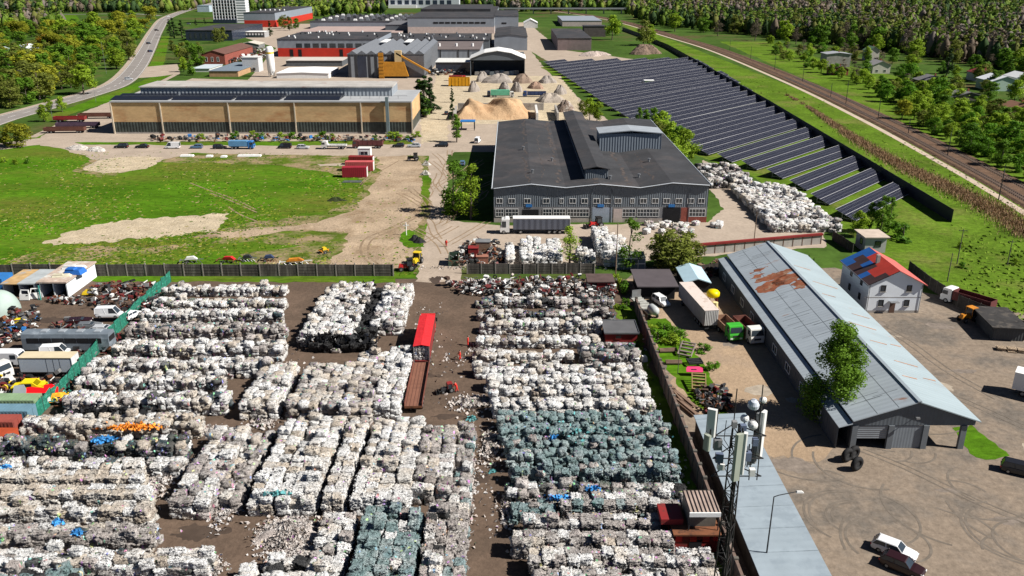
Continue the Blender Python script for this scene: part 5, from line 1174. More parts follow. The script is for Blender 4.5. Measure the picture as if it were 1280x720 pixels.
def proto(kind,leafname,h,r,n,leaf,seed,base,cl,shape,bark=BARK,spread=.33,nl=6):
    V,Q,C=crown_np(h,r,n,leaf,seed,base,cl,shape,spread)
    PROTO.setdefault(kind,[]).append((npmesh('crown',V,Q,[LEAF[leafname]]),trunk_mb(h,.018*h+.08,C,seed,nl).mesh('trunk',BARK if bark is None else bark),(V,Q)))
for s in range(3):
    proto('green','green',12,4.2,2400,.72,10+s,.12,26,'round',spread=.38)
    proto('bright','bright',11,4.0,2400,.68,20+s,.12,26,'round',spread=.38)
    proto('olive','olive',13,4.2,2200,.72,30+s,.12,26,'round',spread=.38)
    proto('gold','gold',12,4.6,2400,.72,40+s,.12,26,'round',spread=.38)
    proto('dark','dark',13,2.6,1400,.5,50+s,.08,26,'cone',spread=.3)
    proto('brown','brown',14,3.6,1100,.5,60+s,.2,24,'tall',nl=14,spread=.4)
    proto('lush','lush',11,4.4,2400,.7,70+s,.06,26,'round',spread=.38)
    proto('tall','green',15,3.2,2400,.62,80+s,.08,28,'tall',spread=.42)
proto('orange','orange',12,4.6,2400,.72,90,.12,26,'round',spread=.38)
proto('bush','bright',2.0,1.5,600,.3,95,.0,10,'round'); proto('bush','lush',2.0,1.5,600,.3,96,.0,10,'round')
proto('sparse','bright',10,2.6,1100,.42,97,.1,18,'tall',nl=10,spread=.42); proto('sparse','green',10,2.8,1300,.42,98,.1,18,'tall',nl=10,spread=.42)
leafm('hero',(.075,.14,.012)); proto('hero','hero',13.5,4.6,19000,.32,99,.03,46,'hero',spread=.36,nl=20)
TREES=0
def tree(kind,x,y,h,label,group,name=None,seed=None,w=1.0):
    global TREES
    L=PROTO[kind]; cr,tk,(V,Q)=L[TREES%len(L) if seed is None else seed%len(L)]
    s=h/max(.1,V[:,2].max()); o=T(name or {'dark':'conifer','brown':'birch_tree','bush':'bush'}.get(kind,'leafy_tree'),label,'bush' if kind=='bush' else 'tree',(x,y,0),random.uniform(0,6.28),group); o.scale=(s*w,s*w,s)
    P('crown',cr,None,o); P('trunk',tk,None,o); TREES+=1; return o
def tp(kind,px,py,pt,label,group=None,name=None,w=1.0,seed=None):
    c=G(px,py); return tree(kind,c.x,c.y,max(1.2,ZT(c.y,pt)),label,group,name,seed,w)
def inpoly(x,y,P_):
    r=False; n=len(P_)
    for i in range(n):
        a,b=P_[i],P_[(i+1)%n]
        if (a[1]>y)!=(b[1]>y) and x<(b[0]-a[0])*(y-a[1])/(b[1]-a[1])+a[0]: r=not r
    return r
def wood(pxpoly,n,kinds,hr,labels,group,seed,mind=5.0,w=(.9,1.25)):
    rr=random.Random(seed); W=[G(*p) for p in pxpoly]; x0,x1=min(p.x for p in W),max(p.x for p in W); y0,y1=min(p.y for p in W),max(p.y for p in W); pts=[];tries=0
    while len(pts)<n and tries<n*60:
        tries+=1
        px=rr.uniform(min(p[0] for p in pxpoly),max(p[0] for p in pxpoly)); py=rr.uniform(min(p[1] for p in pxpoly),max(p[1] for p in pxpoly))
        if not inpoly(px,py,pxpoly): continue
        c=G(px,py); md=mind*(1+max(0,c.y-300)/600)
        if all((c-q).length>md for q in pts):
            pts.append(c); k=rr.choice(kinds); tree(k,c.x,c.y,rr.uniform(*hr),labels[k],group,None,rr.randrange(9),rr.uniform(*w))
LB=lambda where:{'green':'mid green leafy tree '+where,'bright':'light yellow green tree '+where,'olive':'dull olive tree '+where,'gold':'golden spring tree '+where,'dark':'dark pointed conifer '+where,'brown':'bare brownish birch '+where,'lush':'rich green rounded tree '+where,'tall':'tall slender green tree '+where,'orange':'orange leaved tree '+where,'bush':'low green bush '+where,'sparse':'thin half bare tree '+where}
# left wood beside the main road
W1='in the wood left of the main road'
wood([(-20,140),(50,128),(95,120),(150,88),(168,68),(180,42),(188,26),(150,22),(100,34),(60,36),(-20,40)],120,['green','olive','bright','gold','green','olive','tall','gold'],(11,17),LB(W1),'trees of the wood left of the main road',3,mind=5.0,w=(1.2,1.6))
for px,py,pt,k in((60,66,42,'orange'),(105,58,26,'green'),(135,50,24,'gold'),(150,42,20,'gold'),(120,44,14,'bright'),(188,26,7,'gold'),(80,52,22,'bright'),(170,50,22,'bright'),(105,118,80,'bright'),(50,125,78,'olive'),(15,135,100,'olive')): tp(k,px,py,pt,LB('standing out of the wood left of the main road')[k],'tall trees of the left wood',w=1.35)
tp('gold',22,184,154,'small golden bush shaped tree at the left end of the field','single trees by the left lane',w=1.5); tp('gold',8,182,164,'low golden shrub beside the left lane','single trees by the left lane',w=1.6)
for px,py,pt in((56,152,130),(78,140,120),(62,140,122)): tp('bright',px,py,pt,'small pale green roadside tree on the verge of the main road','roadside trees on the main road verge')
for px,py in((20,205),(33,204),(6,203)): tp('bush',px,py,py-7,'dark green bush on the left edge of the field','bushes at the left field edge')
# conifers and trees of the factory quarter
for px,py,pt in((218,48,22),(228,48,25),(213,44,24),(245,32,23),(256,30,22),(338,45,26)): tp('dark',px,py,pt,'dark conifer beside the black pavilion and the white gallery','conifers round the black pavilion',w=1.8)
for px,py,pt,k in((272,54,34,'olive'),(280,52,33,'olive'),(231,80,52,'olive'),(245,80,54,'green'),(250,82,56,'green'),(224,74,56,'bright'),(236,66,50,'green'),(248,64,52,'olive'),(230,90,70,'bright'),(240,94,74,'green'),(300,70,58,'olive'),(216,66,50,'olive'),(355,36,18,'olive'),(362,38,20,'olive'),(350,34,22,'bright'),(370,36,22,'green')): tp(k,px,py,pt,LB('among the buildings behind the tan hall')[k],'trees among the factory buildings')
for px,py,pt,k in((524,145,98,'dark'),(532,147,94,'dark'),(539,142,96,'dark'),(529,146,100,'tall'),(537,140,100,'dark')): tp(k,px,py,pt,'dark tree in the clump at the right end of the tan hall','dark clump at the end of the tan hall',w=1.5)
for px,py,pt in((565,128,106),(566,150,118)): tp('dark',px,py,pt,'dark narrow tree left of the sand heap','dark trees left of the sand heap')
tp('tall',571,178,142,'light green slender tree below the sand heap')
for px,py,pt in((567,266,200),(589,274,204),(578,262,212)): tp('sparse',px,py,pt,'half bare birch at the left corner of the grey shed','birches at the left corner of the grey shed',w=1.05)
tp('bush',570,265,240,'green bush under the birches by the grey shed',w=1.4)
for px,py,pt,k in((737,150,122,'bright'),(746,152,126,'bright'),(728,146,124,'olive')): tp(k,px,py,pt,'light green tree between the grey shed and the solar rows','trees at the back of the grey shed')
for px,py,pt,k in((798,168,134,'tall'),(806,170,136,'tall'),(816,172,134,'tall'),(825,174,138,'bright'),(836,194,150,'bright'),(846,202,156,'tall'),(855,206,160,'bright'),(842,210,170,'bright'),(822,186,150,'olive')): tp(k,px,py,pt,'light green tree in the row behind the grey shed roof','tree row behind the grey shed',w=1.1)
tp('sparse',786,336,272,'thin half bare birch beside the big wrapped block',w=1.0)
tp('sparse',712,330,282,'thin green birch between the wrapped stacks',w=1.2)
for px,py,pt,w in((838,338,286,1.5),(822,332,292,1.3),(858,334,290,1.4),(848,342,300,1.3)): tp('olive',px,py,pt,'broad olive green tree behind the brown roofed hut','broad trees behind the brown roofed hut',w=w)
for px,py,pt in((776,366,350),(770,356,342),(783,384,372)): tp('bush',px,py,pt,'green bush between the brown cabin and the hut','bushes beside the brown cabin',w=.8)
tp('hero',1037,524,402,'large leafy green tree standing at the long shed',None,w=1.05)
for px,py,pt,k in((1086,290,252,'tall'),(1100,292,244,'tall'),(1110,290,246,'tall'),(1073,296,262,'bright'),(1128,300,276,'bush')): tp(k,px,py,pt,LB('at the near end of the solar field')[k],'trees at the near end of the solar field')
for px,py,pt in((1010,330,318),(1016,334,322)): tp('dark',px,py,pt,'small dark conifer beside the long shed roof','small conifers by the long shed')
for px,py in((1200,310),(1205,335),(1270,330)): tp('bush',px,py,py-8,'rough green bush on the bank beyond the board fence','bushes on the bank')
for i in range(40):
    y=random.uniform(74,150); x=random.uniform(19.6,22.0); s=random.uniform(.4,1.1); tree('bush',x,y,s,'low weed bush along the shaded foot of the brick wall','weeds at the foot of the brick wall',w=1.0)
for px,py,pt in((822,425,412),(836,428,416),(830,415,404),(850,432,422),(843,422,410),(816,414,404),(890,460,450),(900,500,490),(880,440,430)): tp('bush',px,py,pt,'lush weed bush in the bed beside the tank trailer','weed bushes in the bed',w=1.5)
for i in range(16):
    c=G(random.uniform(190,540),random.uniform(171,175)); tree('bush',c.x,c.y,random.uniform(1.5,3),'scrubby bush along the foot of the tan hall','scrub along the tan hall',w=1.3)
# railway edge and village
WV='between the railway and the village houses'
for px,py,pt,k in((804,57,24,'olive'),(812,56,30,'bright'),(765,50,18,'bright'),(772,44,24,'green')): tp(k,px,py,pt,LB('on the near side of the railway')[k],'trees on the near side of the railway')
V1=[(1130,146),(1180,176),(1300,236),(1300,150),(1200,128),(1120,112),(1060,100),(1010,80),(975,62),(960,68),(1030,92),(1080,112)]
wood(V1,110,['bright','green','olive','lush','bright','bright','lush'],(5,9.5),LB(WV),'trees '+WV,11,mind=6,w=(1.0,1.5))
V2=[(960,60),(1060,100),(1120,112),(1200,128),(1300,150),(1300,92),(1200,72),(1080,60),(960,46)]
WB='behind and among the village houses'
wood(V2,66,['bright','green','olive','brown','bright','tall','lush'],(7,12),LB(WB),'trees '+WB,12,mind=9,w=(1.0,1.4))
V3=[(830,40),(960,52),(1080,66),(1300,104),(1300,76),(1080,40),(960,34),(830,24)]
WC='at the front edge of the forest'
wood(V3,70,['brown','olive','green','bright','brown','tall'],(14,20),LB(WC),'trees '+WC,13,mind=12,w=(1.1,1.5))
for px,py,pt,k in((1127,150,124,'gold'),(1152,140,112,'bright'),(1170,130,96,'lush'),(1130,128,100,'lush'),(1180,112,60,'dark'),(1262,190,150,'lush'),(1240,170,140,'bright')): tp(k,px,py,pt,LB('standing out beside the village lane')[k],'large trees beside the village lane',w=1.3)
print('trees',TREES)
# ---- village houses
def cottage(label,pl,pr,pb,pe,depth,wm,rm,ridge=2.2,rot=0):
    r,W,D,H=hall('village_house',label,'house',pl,pr,pb,pe,depth=depth,wm=(wm,),rm=rm,ridge=ridge,o=.5)
    for x in(.25,.7): window(r,W*x-.8,W*x+.8,.9,min(H-.3,2.4),nx=2)
    m=MB(); m.box(W*.6,D*.5,H+ridge*.4,W*.6+.7,D*.5+.7,H+ridge+.9); P('chimney',m,BRICK,r); r.rotation_euler.z=R(rot); return r
GR=M('slate_grey_roof',(.16,.155,.16),.8,var=.2); RW=M('pale_house_wall',(.55,.52,.46),.9,var=.1); 
cottage('grey flat topped village house left of the others near the forest',1032,1062,84,68,12,CONC,M('pale_slate',(.30,.31,.33),.7,var=.1),1.0)
cottage('small gabled house with green trim by the forest',1084,1098,76,64,10,RW,M('green_tin',(.16,.26,.17),.6,var=.15),3)
cottage('house with a dark red roof behind the white roofed house',1220,1246,102,92,12,RW,M('maroon_tin',(.17,.025,.03),.6,var=.1),2)
cottage('pale green house under a bright white roof',1238,1272,114,102,16,M('mint_wall',(.42,.55,.45),.8,var=.08),M('white_tin',(.66,.68,.72),.5,var=.06),2.6)
cottage('white house cut by the right frame edge',1270,1296,110,98,14,WHITEP,M('white_tin2',(.68,.69,.70),.5,var=.05),2.4)
cottage('low dark grey house with a pale porch post',1188,1232,134,122,12,DCONC,GR,2.4)
cottage('brown roofed house at the right frame edge',1262,1298,150,138,12,M('brown_wall',(.22,.15,.11),.9,var=.2),M('rust_brown_roof',(.20,.10,.06),.85,var=.2),2.5)
cottage('dark cottage among trees in the middle of the village',1152,1186,112,102,12,M('dark_wood_wall',(.10,.075,.06),.9,var=.2),GR,2.6)
cottage('pale cottage half hidden by trees in the village',1090,1112,92,82,12,RW,M('grey_tin',(.28,.27,.27),.7,var=.1),2.6)
cottage('red brown cottage half hidden left of the village',1040,1060,94,87,10,BRICK,M('brown_tin',(.15,.09,.08),.8,var=.1),2.0)
cottage('grey shed house at the left frame edge below the wood',-14,28,112,97,14,M('grey_plaster',(.22,.21,.2),.9,var=.15),GR,3)
cottage('white greenhouse roofed house in the left wood',16,40,74,62,14,WHITEP,M('glasshouse_roof',(.66,.72,.72),.4,var=.05),3)
cottage('white house at the left frame edge above the wood',-16,8,76,64,14,WHITEP,M('teal_tin',(.5,.62,.62),.5,var=.06),2)
# ---- far forest (one mass)
g=np.random.default_rng(77)
FM=[M('far_'+n_,mul(c_,1.3),.7,var=.2,scale=.05,island=.16,spec=.08,trans=.3) for n_,c_ in(('green',(.095,.15,.022)),('dark',(.035,.065,.022)),('brown',(.145,.115,.085)),('bright',(.15,.205,.03)),('olive',(.125,.135,.035)),('birch',(.165,.14,.12)))]
far_protos=[crown_np(17,3.8,96,2.1,300+i,.04,11,['tall','tall','cone'][i%3],.45)[:2] for i in range(6)]
def _core(V,Q,r,h):
    vs=[];qs=[];o=len(V)
    for j in range(5):
        t=j/4; rr_=r*math.sin(PI*min(.97,.08+.88*t))**.8
        for i in range(7): vs.append((rr_*math.cos(2*PI*i/7)*(1+.2*math.sin(i*2+j)),rr_*math.sin(2*PI*i/7)*(1+.2*math.cos(i*3+j)),h*(.10+.80*t)))
    for j in range(4):
        for i in range(7): qs.append((o+j*7+i,o+j*7+(i+1)%7,o+(j+1)*7+(i+1)%7,o+(j+1)*7+i))
    return np.concatenate([V,np.array(vs)]),np.concatenate([Q,np.array(qs)])
far_protos=[_core(V,Q,2.9,16) for V,Q in far_protos]
def forest(name,label,polys,dens,weights):
    VV=[];QQ=[];MI=[];off=0
    for pxpoly,n,wt in polys:
        W=[G(*p) for p in pxpoly]; xs=[p.x for p in W]; ys=[p.y for p in W]; PW=[(p.x,p.y) for p in W]; cnt=0; tr=0
        while cnt<n and tr<n*12:
            tr+=1; yy=ys and min(ys)+(max(ys)-min(ys))*g.uniform(0,1)**1.5; xx=g.uniform(min(xs),max(xs))
            if not inpoly(xx,yy,PW): continue
            V,Q=far_protos[g.integers(0,6)]; s=g.uniform(.75,1.3); a=g.uniform(0,6.28); c,s2=math.cos(a),math.sin(a); k=1+max(0,yy-700)/1600
            X=V[:,0]*c-V[:,1]*s2; Y=V[:,0]*s2+V[:,1]*c
            VV.append(np.stack([X*s*k+xx,Y*s*k+yy,V[:,2]*s],1)); QQ.append(Q+off); off+=len(V); cl=math.sin(xx*.011)+math.sin(yy*.007+xx*.004); 
            wv=np.array(wt,float); wv[1]*=1+1.5*max(0,cl); wv[0]*=1+2*max(0,cl); wv[2]*=1+2*max(0,-cl); wv[5]*=1+2*max(0,-cl); wv/=wv.sum(); MI.append(np.full(len(Q),g.choice(6,p=wv))); cnt+=1
    o=bpy.data.objects.new(name,npmesh(name,np.concatenate(VV),np.concatenate(QQ),FM,np.concatenate(MI))); COL.objects.link(o); _props(o,label,'forest',None,'stuff')
mixR=[3.0,2.2,1.2,1.3,2.4,1.2]; mixL=[2,4,1.2,1,2,.8]; mixM=[3,1.2,.8,2,2.4,.6]
forest('far_forest','dense mixed spring forest filling the distance',[
 ([(815,34),(960,44),(1080,60),(1320,96),(1400,20),(1300,-10),(800,-10),(760,6)],7000,mixR),
 ([(1320,96),(1290,90),(1100,62),(960,46),(900,40),(960,30),(1300,70)],900,mixR),
 ([(640,15),(800,13),(800,-14),(560,-14),(580,6)],2400,[2.5,2.5,.8,1.8,2,.6]),
 ([(-60,16),(195,16),(250,4),(262,-12),(-60,-14)],2600,mixL),
 ([(310,14),(480,16),(486,6),(560,0),(560,-14),(306,-14)],1600,mixM),
 ([(196,18),(245,12),(262,4),(225,0),(190,10)],160,mixM),
 ([(345,30),(385,22),(480,18),(480,12),(345,14)],170,mixM),
 ([(-40,45),(95,34),(60,30),(-40,33)],80,mixM)],0,None)
# reeds along the ditch
rp_=resample(spline([G(*p) for p in [(955,106),(1000,128),(1060,168),(1120,204),(1180,232),(1240,262),(1300,300)]],10),.5)
V=[];Q=[];rr=random.Random(31)
for i,p in enumerate(rp_):
    if rr.random()>min(1,.12+(430-p.y)/190): continue
    for k in range(64):
        w=.8+3.0*min(1,max(0,(400-p.y)/170)); x=p.x+rr.gauss(0,w*.7); y=p.y+rr.gauss(0,w*.7); h=rr.uniform(.4,1.05); a=rr.uniform(0,3.14); dx,dy=math.cos(a)*.07,math.sin(a)*.07; lx,ly=rr.gauss(0,.25),rr.gauss(0,.25); o=len(V)
        V+= [(x-dx,y-dy,0),(x+dx,y+dy,0),(x+dx*.5+lx,y+dy*.5+ly,h),(x-dx*.5+lx,y-dy*.5+ly,h)]; Q.append((o,o+1,o+2,o+3))
o=bpy.data.objects.new('reeds',npmesh('reeds',np.array(V),np.array(Q),[M('dry_reed',(.33,.215,.125),.9,var=.3,scale=.3,island=.4,spec=.1)])); COL.objects.link(o); _props(o,'dry brown reeds along the ditch beside the railway','reeds',None,'stuff')
# tufts on the banks
V=[];Q=[]
for k in range(9000):
    t=rr.random(); px=rr.uniform(880,1290); py=rr.uniform(60,420); 
    if not (inpoly(px,py,[(870,70),(1000,112),(1140,180),(1290,258),(1290,410),(1200,370),(1200,290),(1060,205),(900,96)])): continue
    c=G(px,py); n_=.5+.5*math.sin(c.x*.09+2*math.sin(c.y*.03)); 
    if rr.random()>n_*.8+.1: continue
    h=rr.uniform(.12,.35); a=rr.uniform(0,3.14); w=rr.uniform(.2,.6); dx,dy=math.cos(a)*w,math.sin(a)*w; o=len(V); V+=[(c.x-dx,c.y-dy,0),(c.x+dx,c.y+dy,0),(c.x+dx*.6,c.y+dy*.6+.2,h),(c.x-dx*.6,c.y-dy*.6+.2,h)]; Q.append((o,o+1,o+2,o+3))
o=bpy.data.objects.new('grass_tufts',npmesh('grass_tufts',np.array(V),np.array(Q),[M('tuft_green',(.11,.17,.02),.9,var=.35,scale=.2,island=.45,spec=.05)])); COL.objects.link(o); _props(o,'rough grass tufts on the railway bank','grass',None,'stuff')

V=[];Q=[];MI=[]; FP=[(-60,345),(520,347),(530,300),(520,250),(470,196),(110,184),(-60,205)]
for k in range(26000):
    px=rr.uniform(-20,530); py=190+155*rr.random()**.8
    if not inpoly(px,py,FP): continue
    c=G(px,py); n_=.5+.5*math.sin(c.x*.13+2.2*math.sin(c.y*.06+c.x*.02))
    if rr.random()>n_*.9+.08: continue
    if inpoly(px,py,[(52,304),(75,294),(118,281),(150,276),(205,271),(288,267),(276,284),(240,291),(120,303)]) and rr.random()<.93: continue
    if inpoly(px,py,[(405,336),(436,291),(300,297),(240,296),(395,279),(445,262),(478,194),(530,200),(530,336)]) and rr.random()<.9: continue
    h=rr.uniform(.04,.16); a=rr.uniform(0,3.14); w=rr.uniform(.15,.5); dx,dy=math.cos(a)*w,math.sin(a)*w; o=len(V); V+=[(c.x-dx,c.y-dy,.02),(c.x+dx,c.y+dy,.02),(c.x+dx*.7,c.y+dy*.7+w*.7,h+.02),(c.x-dx*.7,c.y-dy*.7+w*.7,h+.02)]; Q.append((o,o+1,o+2,o+3)); MI.append(0 if rr.random()<.55 else (1 if rr.random()<.75 else 2))
o=bpy.data.objects.new('field_tufts',npmesh('field_tufts',np.array(V),np.array(Q),[M('tuft_field',(.045,.10,.006),.9,var=.3,scale=.2,island=.4,spec=.05),M('tuft_yellow',(.15,.17,.02),.9,var=.3,scale=.2,island=.3,spec=.05),M('tuft_dry',(.24,.20,.09),.9,var=.3,scale=.2,island=.3,spec=.05)],np.array(MI))); COL.objects.link(o); _props(o,'tufts of grass and weeds on the field','grass',None,'stuff')
# ================================================================== VEHICLES
def rim_wheel(parent,c,r,w,axis='y'):
    t=P('wheel',MB().wheel((0,0,0),r,w,axis),BLACK,parent,loc=c); c2={'y':(0,w*.1,0),'x':(w*.1,0,0)}[axis]
    P('rim',MB().wheel((0,0,0),r*.58,w*1.06,axis,n=10),STEEL,t); return t
PAINT={}
def paint(n,c,rough=.3):
    PAINT[n]=M('car_paint_'+n,c,rough,var=.04,scale=.8,spec=.6); return PAINT[n]
for n,c in(('black',(.012,.012,.014)),('white',(.72,.73,.74)),('silver',(.42,.44,.46)),('blue',(.08,.16,.26)),('maroon',(.022,.006,.007)),('grey',(.13,.14,.15)),('navy',(.015,.025,.06)),('green',(.05,.20,.12))): paint(n,c)
def car(label,x,y,rz,col='white',L=4.5,Wd=1.8,Hc=1.48,kind='hatch',group=None,name='parked_car',cat='car',z=0.03):
    t=T(name,label,cat,(x,y,z),rz,group); h=L/2; w=Wd/2; m=MB()
    # lower body lofted from cross sections along the length
    secs=[(-h,.72,.34,.80),(-h+.12,.9,.26,.92),(-h*.6,1.0,.22,.97),(0,1.0,.22,.96),(h*.55,1.0,.22,.93),(h-.18,.92,.24,.80),(h,.70,.36,.66)]
    vs=[];fs=[]
    for x0,s,z0,z1 in secs:
        vs+= [(x0,-w*s,z0),(x0,-w*s*1.0,(z0+z1)/2),(x0,-w*s*.92,z1),(x0,w*s*.92,z1),(x0,w*s,(z0+z1)/2),(x0,w*s,z0)]
    for i in range(len(secs)-1):
        for j in range(6): fs.append((i*6+j,i*6+(j+1)%6,(i+1)*6+(j+1)%6,(i+1)*6+j))
    fs+=[(0,1,2,3,4,5),tuple(range(len(vs)-1,len(vs)-7,-1))]; m.add(vs,fs)
    cb={'hatch':(-h+.10,-h+.55,.35,h*.42),'saloon':(-h+.55,-h+1.15,.25,h*.42),'van':(-h+.04,-h+.12,h*.45,h*.78),'suv':(-h+.08,-h+.35,.45,h*.48)}[kind]
    a,b,c,d=cb; zt=Hc; zb=.90; wi=.80
    body=P('body',m,PAINT[col],t); bv_=body.modifiers.new('bevel','BEVEL'); bv_.width=.09; bv_.segments=2; bv_.limit_method='ANGLE'; bv_.angle_limit=.35
    g=MB(); V=[(a,-w*.9,zb),(d,-w*.9,zb),(d,w*.9,zb),(a,w*.9,zb),(b,-w*wi*.93,zt-.07),(c,-w*wi*.93,zt-.07),(c,w*wi*.93,zt-.07),(b,w*wi*.93,zt-.07)]
    g.add(V,[(0,1,5,4),(1,2,6,5),(2,3,7,6),(3,0,4,7),(4,5,6,7)]); P('windows',g,GLASS,t)
    r=MB(); r.add([(b,-w*wi,zt-.07),(c,-w*wi,zt-.07),(c,w*wi,zt-.07),(b,w*wi,zt-.07),(b+.1,-w*wi*.9,zt),(c-.1,-w*wi*.9,zt),(c-.1,w*wi*.9,zt),(b+.1,w*wi*.9,zt)],[(3,2,1,0),(4,5,6,7),(0,1,5,4),(1,2,6,5),(2,3,7,6),(3,0,4,7)])
    for s in(-1,1):
        for xb,xt in((a,b),(d,c),((a+d)/2-.1,(b+c)/2-.1)): r.tube((xb,s*w*.905,zb-.02),(xt,s*w*wi*.94,zt-.05),.055,n=5)
        if kind=='van':
            r.add([(a,s*w*.92,zb),(.1*h,s*w*.92,zb),(.1*h,s*w*wi*.96,zt-.05),(a+.05,s*w*wi*.96,zt-.05)],[(0,1,2,3)])
    P('roof',r,PAINT[col],t)
    for sx in(-h*.6,h*.58):
        for s in(-1,1): rim_wheel(t,(sx,s*(w-.1),.31),.31,.2)
    for s in(-1,1):
        P('headlight',MB().box(h-.14,s*w*.62-.17,.56,h+.02,s*w*.62+.17,.70),M('lamp_glass',(.7,.7,.7),.2,spec=.7),t)
        P('tail_light',MB().box(-h-.02,s*w*.66-.14,.6,-h+.1,s*w*.66+.14,.8),REDP,t)
    return t
def carp(label,px,py,rzdeg,col,**k):
    c=G(px,py); return car(label,c.x,c.y,R(rzdeg),col,**k)
def cab(t,col,x0=0,Wd=2.45,H=3.1,L=2.2,z0=.5,loc=None,flat=False):
    """forward control lorry cab, nose at +x"""
    w=Wd/2; m=MB(); pr=[(x0,z0),(x0+L-.05,z0),(x0+L,z0+.9),(x0+L-.12,z0+1.2),(x0+L-.42,H-.1),(x0+L-.75,H),(x0+.1,H),(x0,H-.15)]
    m.prism(pr,-w,w); c=P('cab',m,col,t)
    P('windscreen',MB().add([(x0+L-.085,-w+.12,z0+1.3),(x0+L-.085,w-.12,z0+1.3),(x0+L-.36,w-.2,H-.3),(x0+L-.36,-w+.2,H-.3),(x0+L-.2,-w+.12,z0+1.3),(x0+L-.2,w-.12,z0+1.3),(x0+L-.46,w-.2,H-.3),(x0+L-.46,-w+.2,H-.3)],[(0,1,2,3),(7,6,5,4),(0,4,5,1),(1,5,6,2),(2,6,7,3),(3,7,4,0)]),GLASS,c)
    for s in(-1,1):
        y0,y1=sorted((s*(w+.004),s*(w+.03))); g=MB(); g.box(x0+L*.35,y0,z0+1.25,x0+L*.78,y1,H-.45); P('side_window',g,GLASS,c)
        P('mirror',MB().box(x0+L-.35,min(s*(w+.05),s*(w+.3)),z0+1.3,x0+L-.22,max(s*(w+.05),s*(w+.3)),z0+2.0),BLACK,c)
        P('headlight',MB().box(x0+L-.06,s*w*.7-.22,z0+.15,x0+L+.03,s*w*.7+.22,z0+.4),M('lamp_glass',(.7,.7,.7),.2),c)
    P('grille',MB().box(x0+L-.02,-w*.5,z0+.5,x0+L+.02,w*.5,z0+.85),DSTEEL,c); return c
def axles(t,xs,Wd=2.5,r=.5):
    for x in xs:
        for s in(-1,1): rim_wheel(t,(x,s*(Wd/2-.17),r),r,.32)
def chassis(t,x0,x1,z=.75):
    m=MB(); m.box(x0,-.45,z,x1,-.3,z+.22); m.box(x0,.3,z,x1,.45,z+.22); [m.box(x,-.3,z+.05,x+.1,.3,z+.18) for x in np.arange(x0+.2,x1-.2,1.5)]; P('chassis',m,DSTEEL,t)
# --- red covered lorry and the empty open trailer behind it
b0=G(516.5,508,1.2); A=R(91.0)
t=T('open_trailer','long empty open trailer with a rusty brown floor behind the red lorry','trailer',(b0.x,b0.y,.02),A)
m=MB(); m.box(.0,-1.25,1.05,14.6,1.25,1.2); P('bed_floor',m,M('rusty_bed',(.19,.085,.055),.8,var=.2,scale=.8),t)
m=MB(); [m.box(.05,y-.04,1.202,14.55,y+.04,1.23) for y in np.linspace(-1.05,1.05,5)]; P('floor_slats',m,M('bed_slat',(.13,.055,.04),.8,var=.2),t)
for s_ in(-1,1): P('side_board',MB().box(0,min(s_*1.255,s_*1.3),.95,14.6,max(s_*1.255,s_*1.3),1.75),M('board_rust',(.15,.05,.035),.8,var=.25),t)
P('tail_gate',MB().box(-.06,-1.25,.9,-.005,1.25,1.25),RUST,t); chassis(t,0,14.6,.6); axles(t,(1.6,2.9,4.2,12.6))
B0=b0+Vector((math.cos(A),math.sin(A),0))*15.1
t=T('red_lorry','red lorry with a red tarpaulin roof and pressed bales showing in its open rear','lorry',(B0.x,B0.y,.02),A); LT=12.8
cab(t,REDP,x0=LT+.35,H=3.5,L=2.2); chassis(t,0,LT+2.4); axles(t,(1.6,2.9,LT-2,LT+1.6))
BM=M('trailer_maroon',(.2,.03,.028),.6,var=.15)
m=MB(); m.box(0,-1.27,1.1,LT,1.27,1.25); m.box(.05,-1.27,1.251,LT,-1.22,3.75); m.box(.05,1.22,1.251,LT,1.27,3.75); m.box(LT-.06,-1.219,1.251,LT,1.219,3.75); P('trailer_body',m,BM,t)
m=MB(); m.prism([(-1.32,3.76),(0,4.0),(1.32,3.76),(1.32,3.84),(0,4.08),(-1.32,3.84)],0,LT+.05,plane='yz'); P('tarpaulin',m,M('red_tarp',(.62,.025,.03),.6,var=.1,scale=.5,bump=.3,bscale=1.2),t)
for s_ in(-1,1): P('rear_post',MB().box(-.06,min(s_*1.16,s_*1.3),1.0,.04,max(s_*1.16,s_*1.3),3.75),STEEL,t)
for k in range(12):
    lx,ly,lz=.75,-.93+(k%4)*.62,1.27+(k//4)*.8
    bb_=bpy.data.objects.new('white_bale',himesh('w',k%8)); COL.objects.link(bb_); bb_.location=(B0.x+lx*math.cos(A)-ly*math.sin(A),B0.y+lx*math.sin(A)+ly*math.cos(A),lz); bb_.scale=(.56,1.1,.78); bb_.rotation_euler=(0,0,A-PI/2); _props(bb_,'white pressed bale in the open rear of the red lorry','bale','bales loaded on the red lorry')
# --- white semi truck before the grey shed
a=G(625,293); t=T('white_semi_truck','white articulated truck with a grey curtain trailer parked before the grey shed','truck',(a.x,a.y+1.25,.03),PI)
# local +x points left in the picture; trailer from x=-17 to -3
cab(t,WHITEP,x0=-2.3,H=3.7,L=2.3); chassis(t,-16.5,-.2); axles(t,(-.9,-5.0,-12,-13.3,-14.6))
m=MB(); m.box(-17,-1.25,1.2,-3.2,1.25,3.85); P('curtain_side',m,M('grey_curtain',(.105,.115,.145),.6,var=.06,scale=.4,ribs=('X',1.4),ribdepth=.1),t)
m=MB(); m.box(-17.04,-1.28,3.86,-3.16,1.28,4.02); m.box(-17.1,-1.28,1.1,-17.02,1.28,3.85); P('trailer_roof',m,WHITEP,t)
m=MB(); m.box(-2.2,-1.1,3.72,-.9,1.1,4.0,top=(.1,.1,.5,.1)); P('air_deflector',m,WHITEP,t)
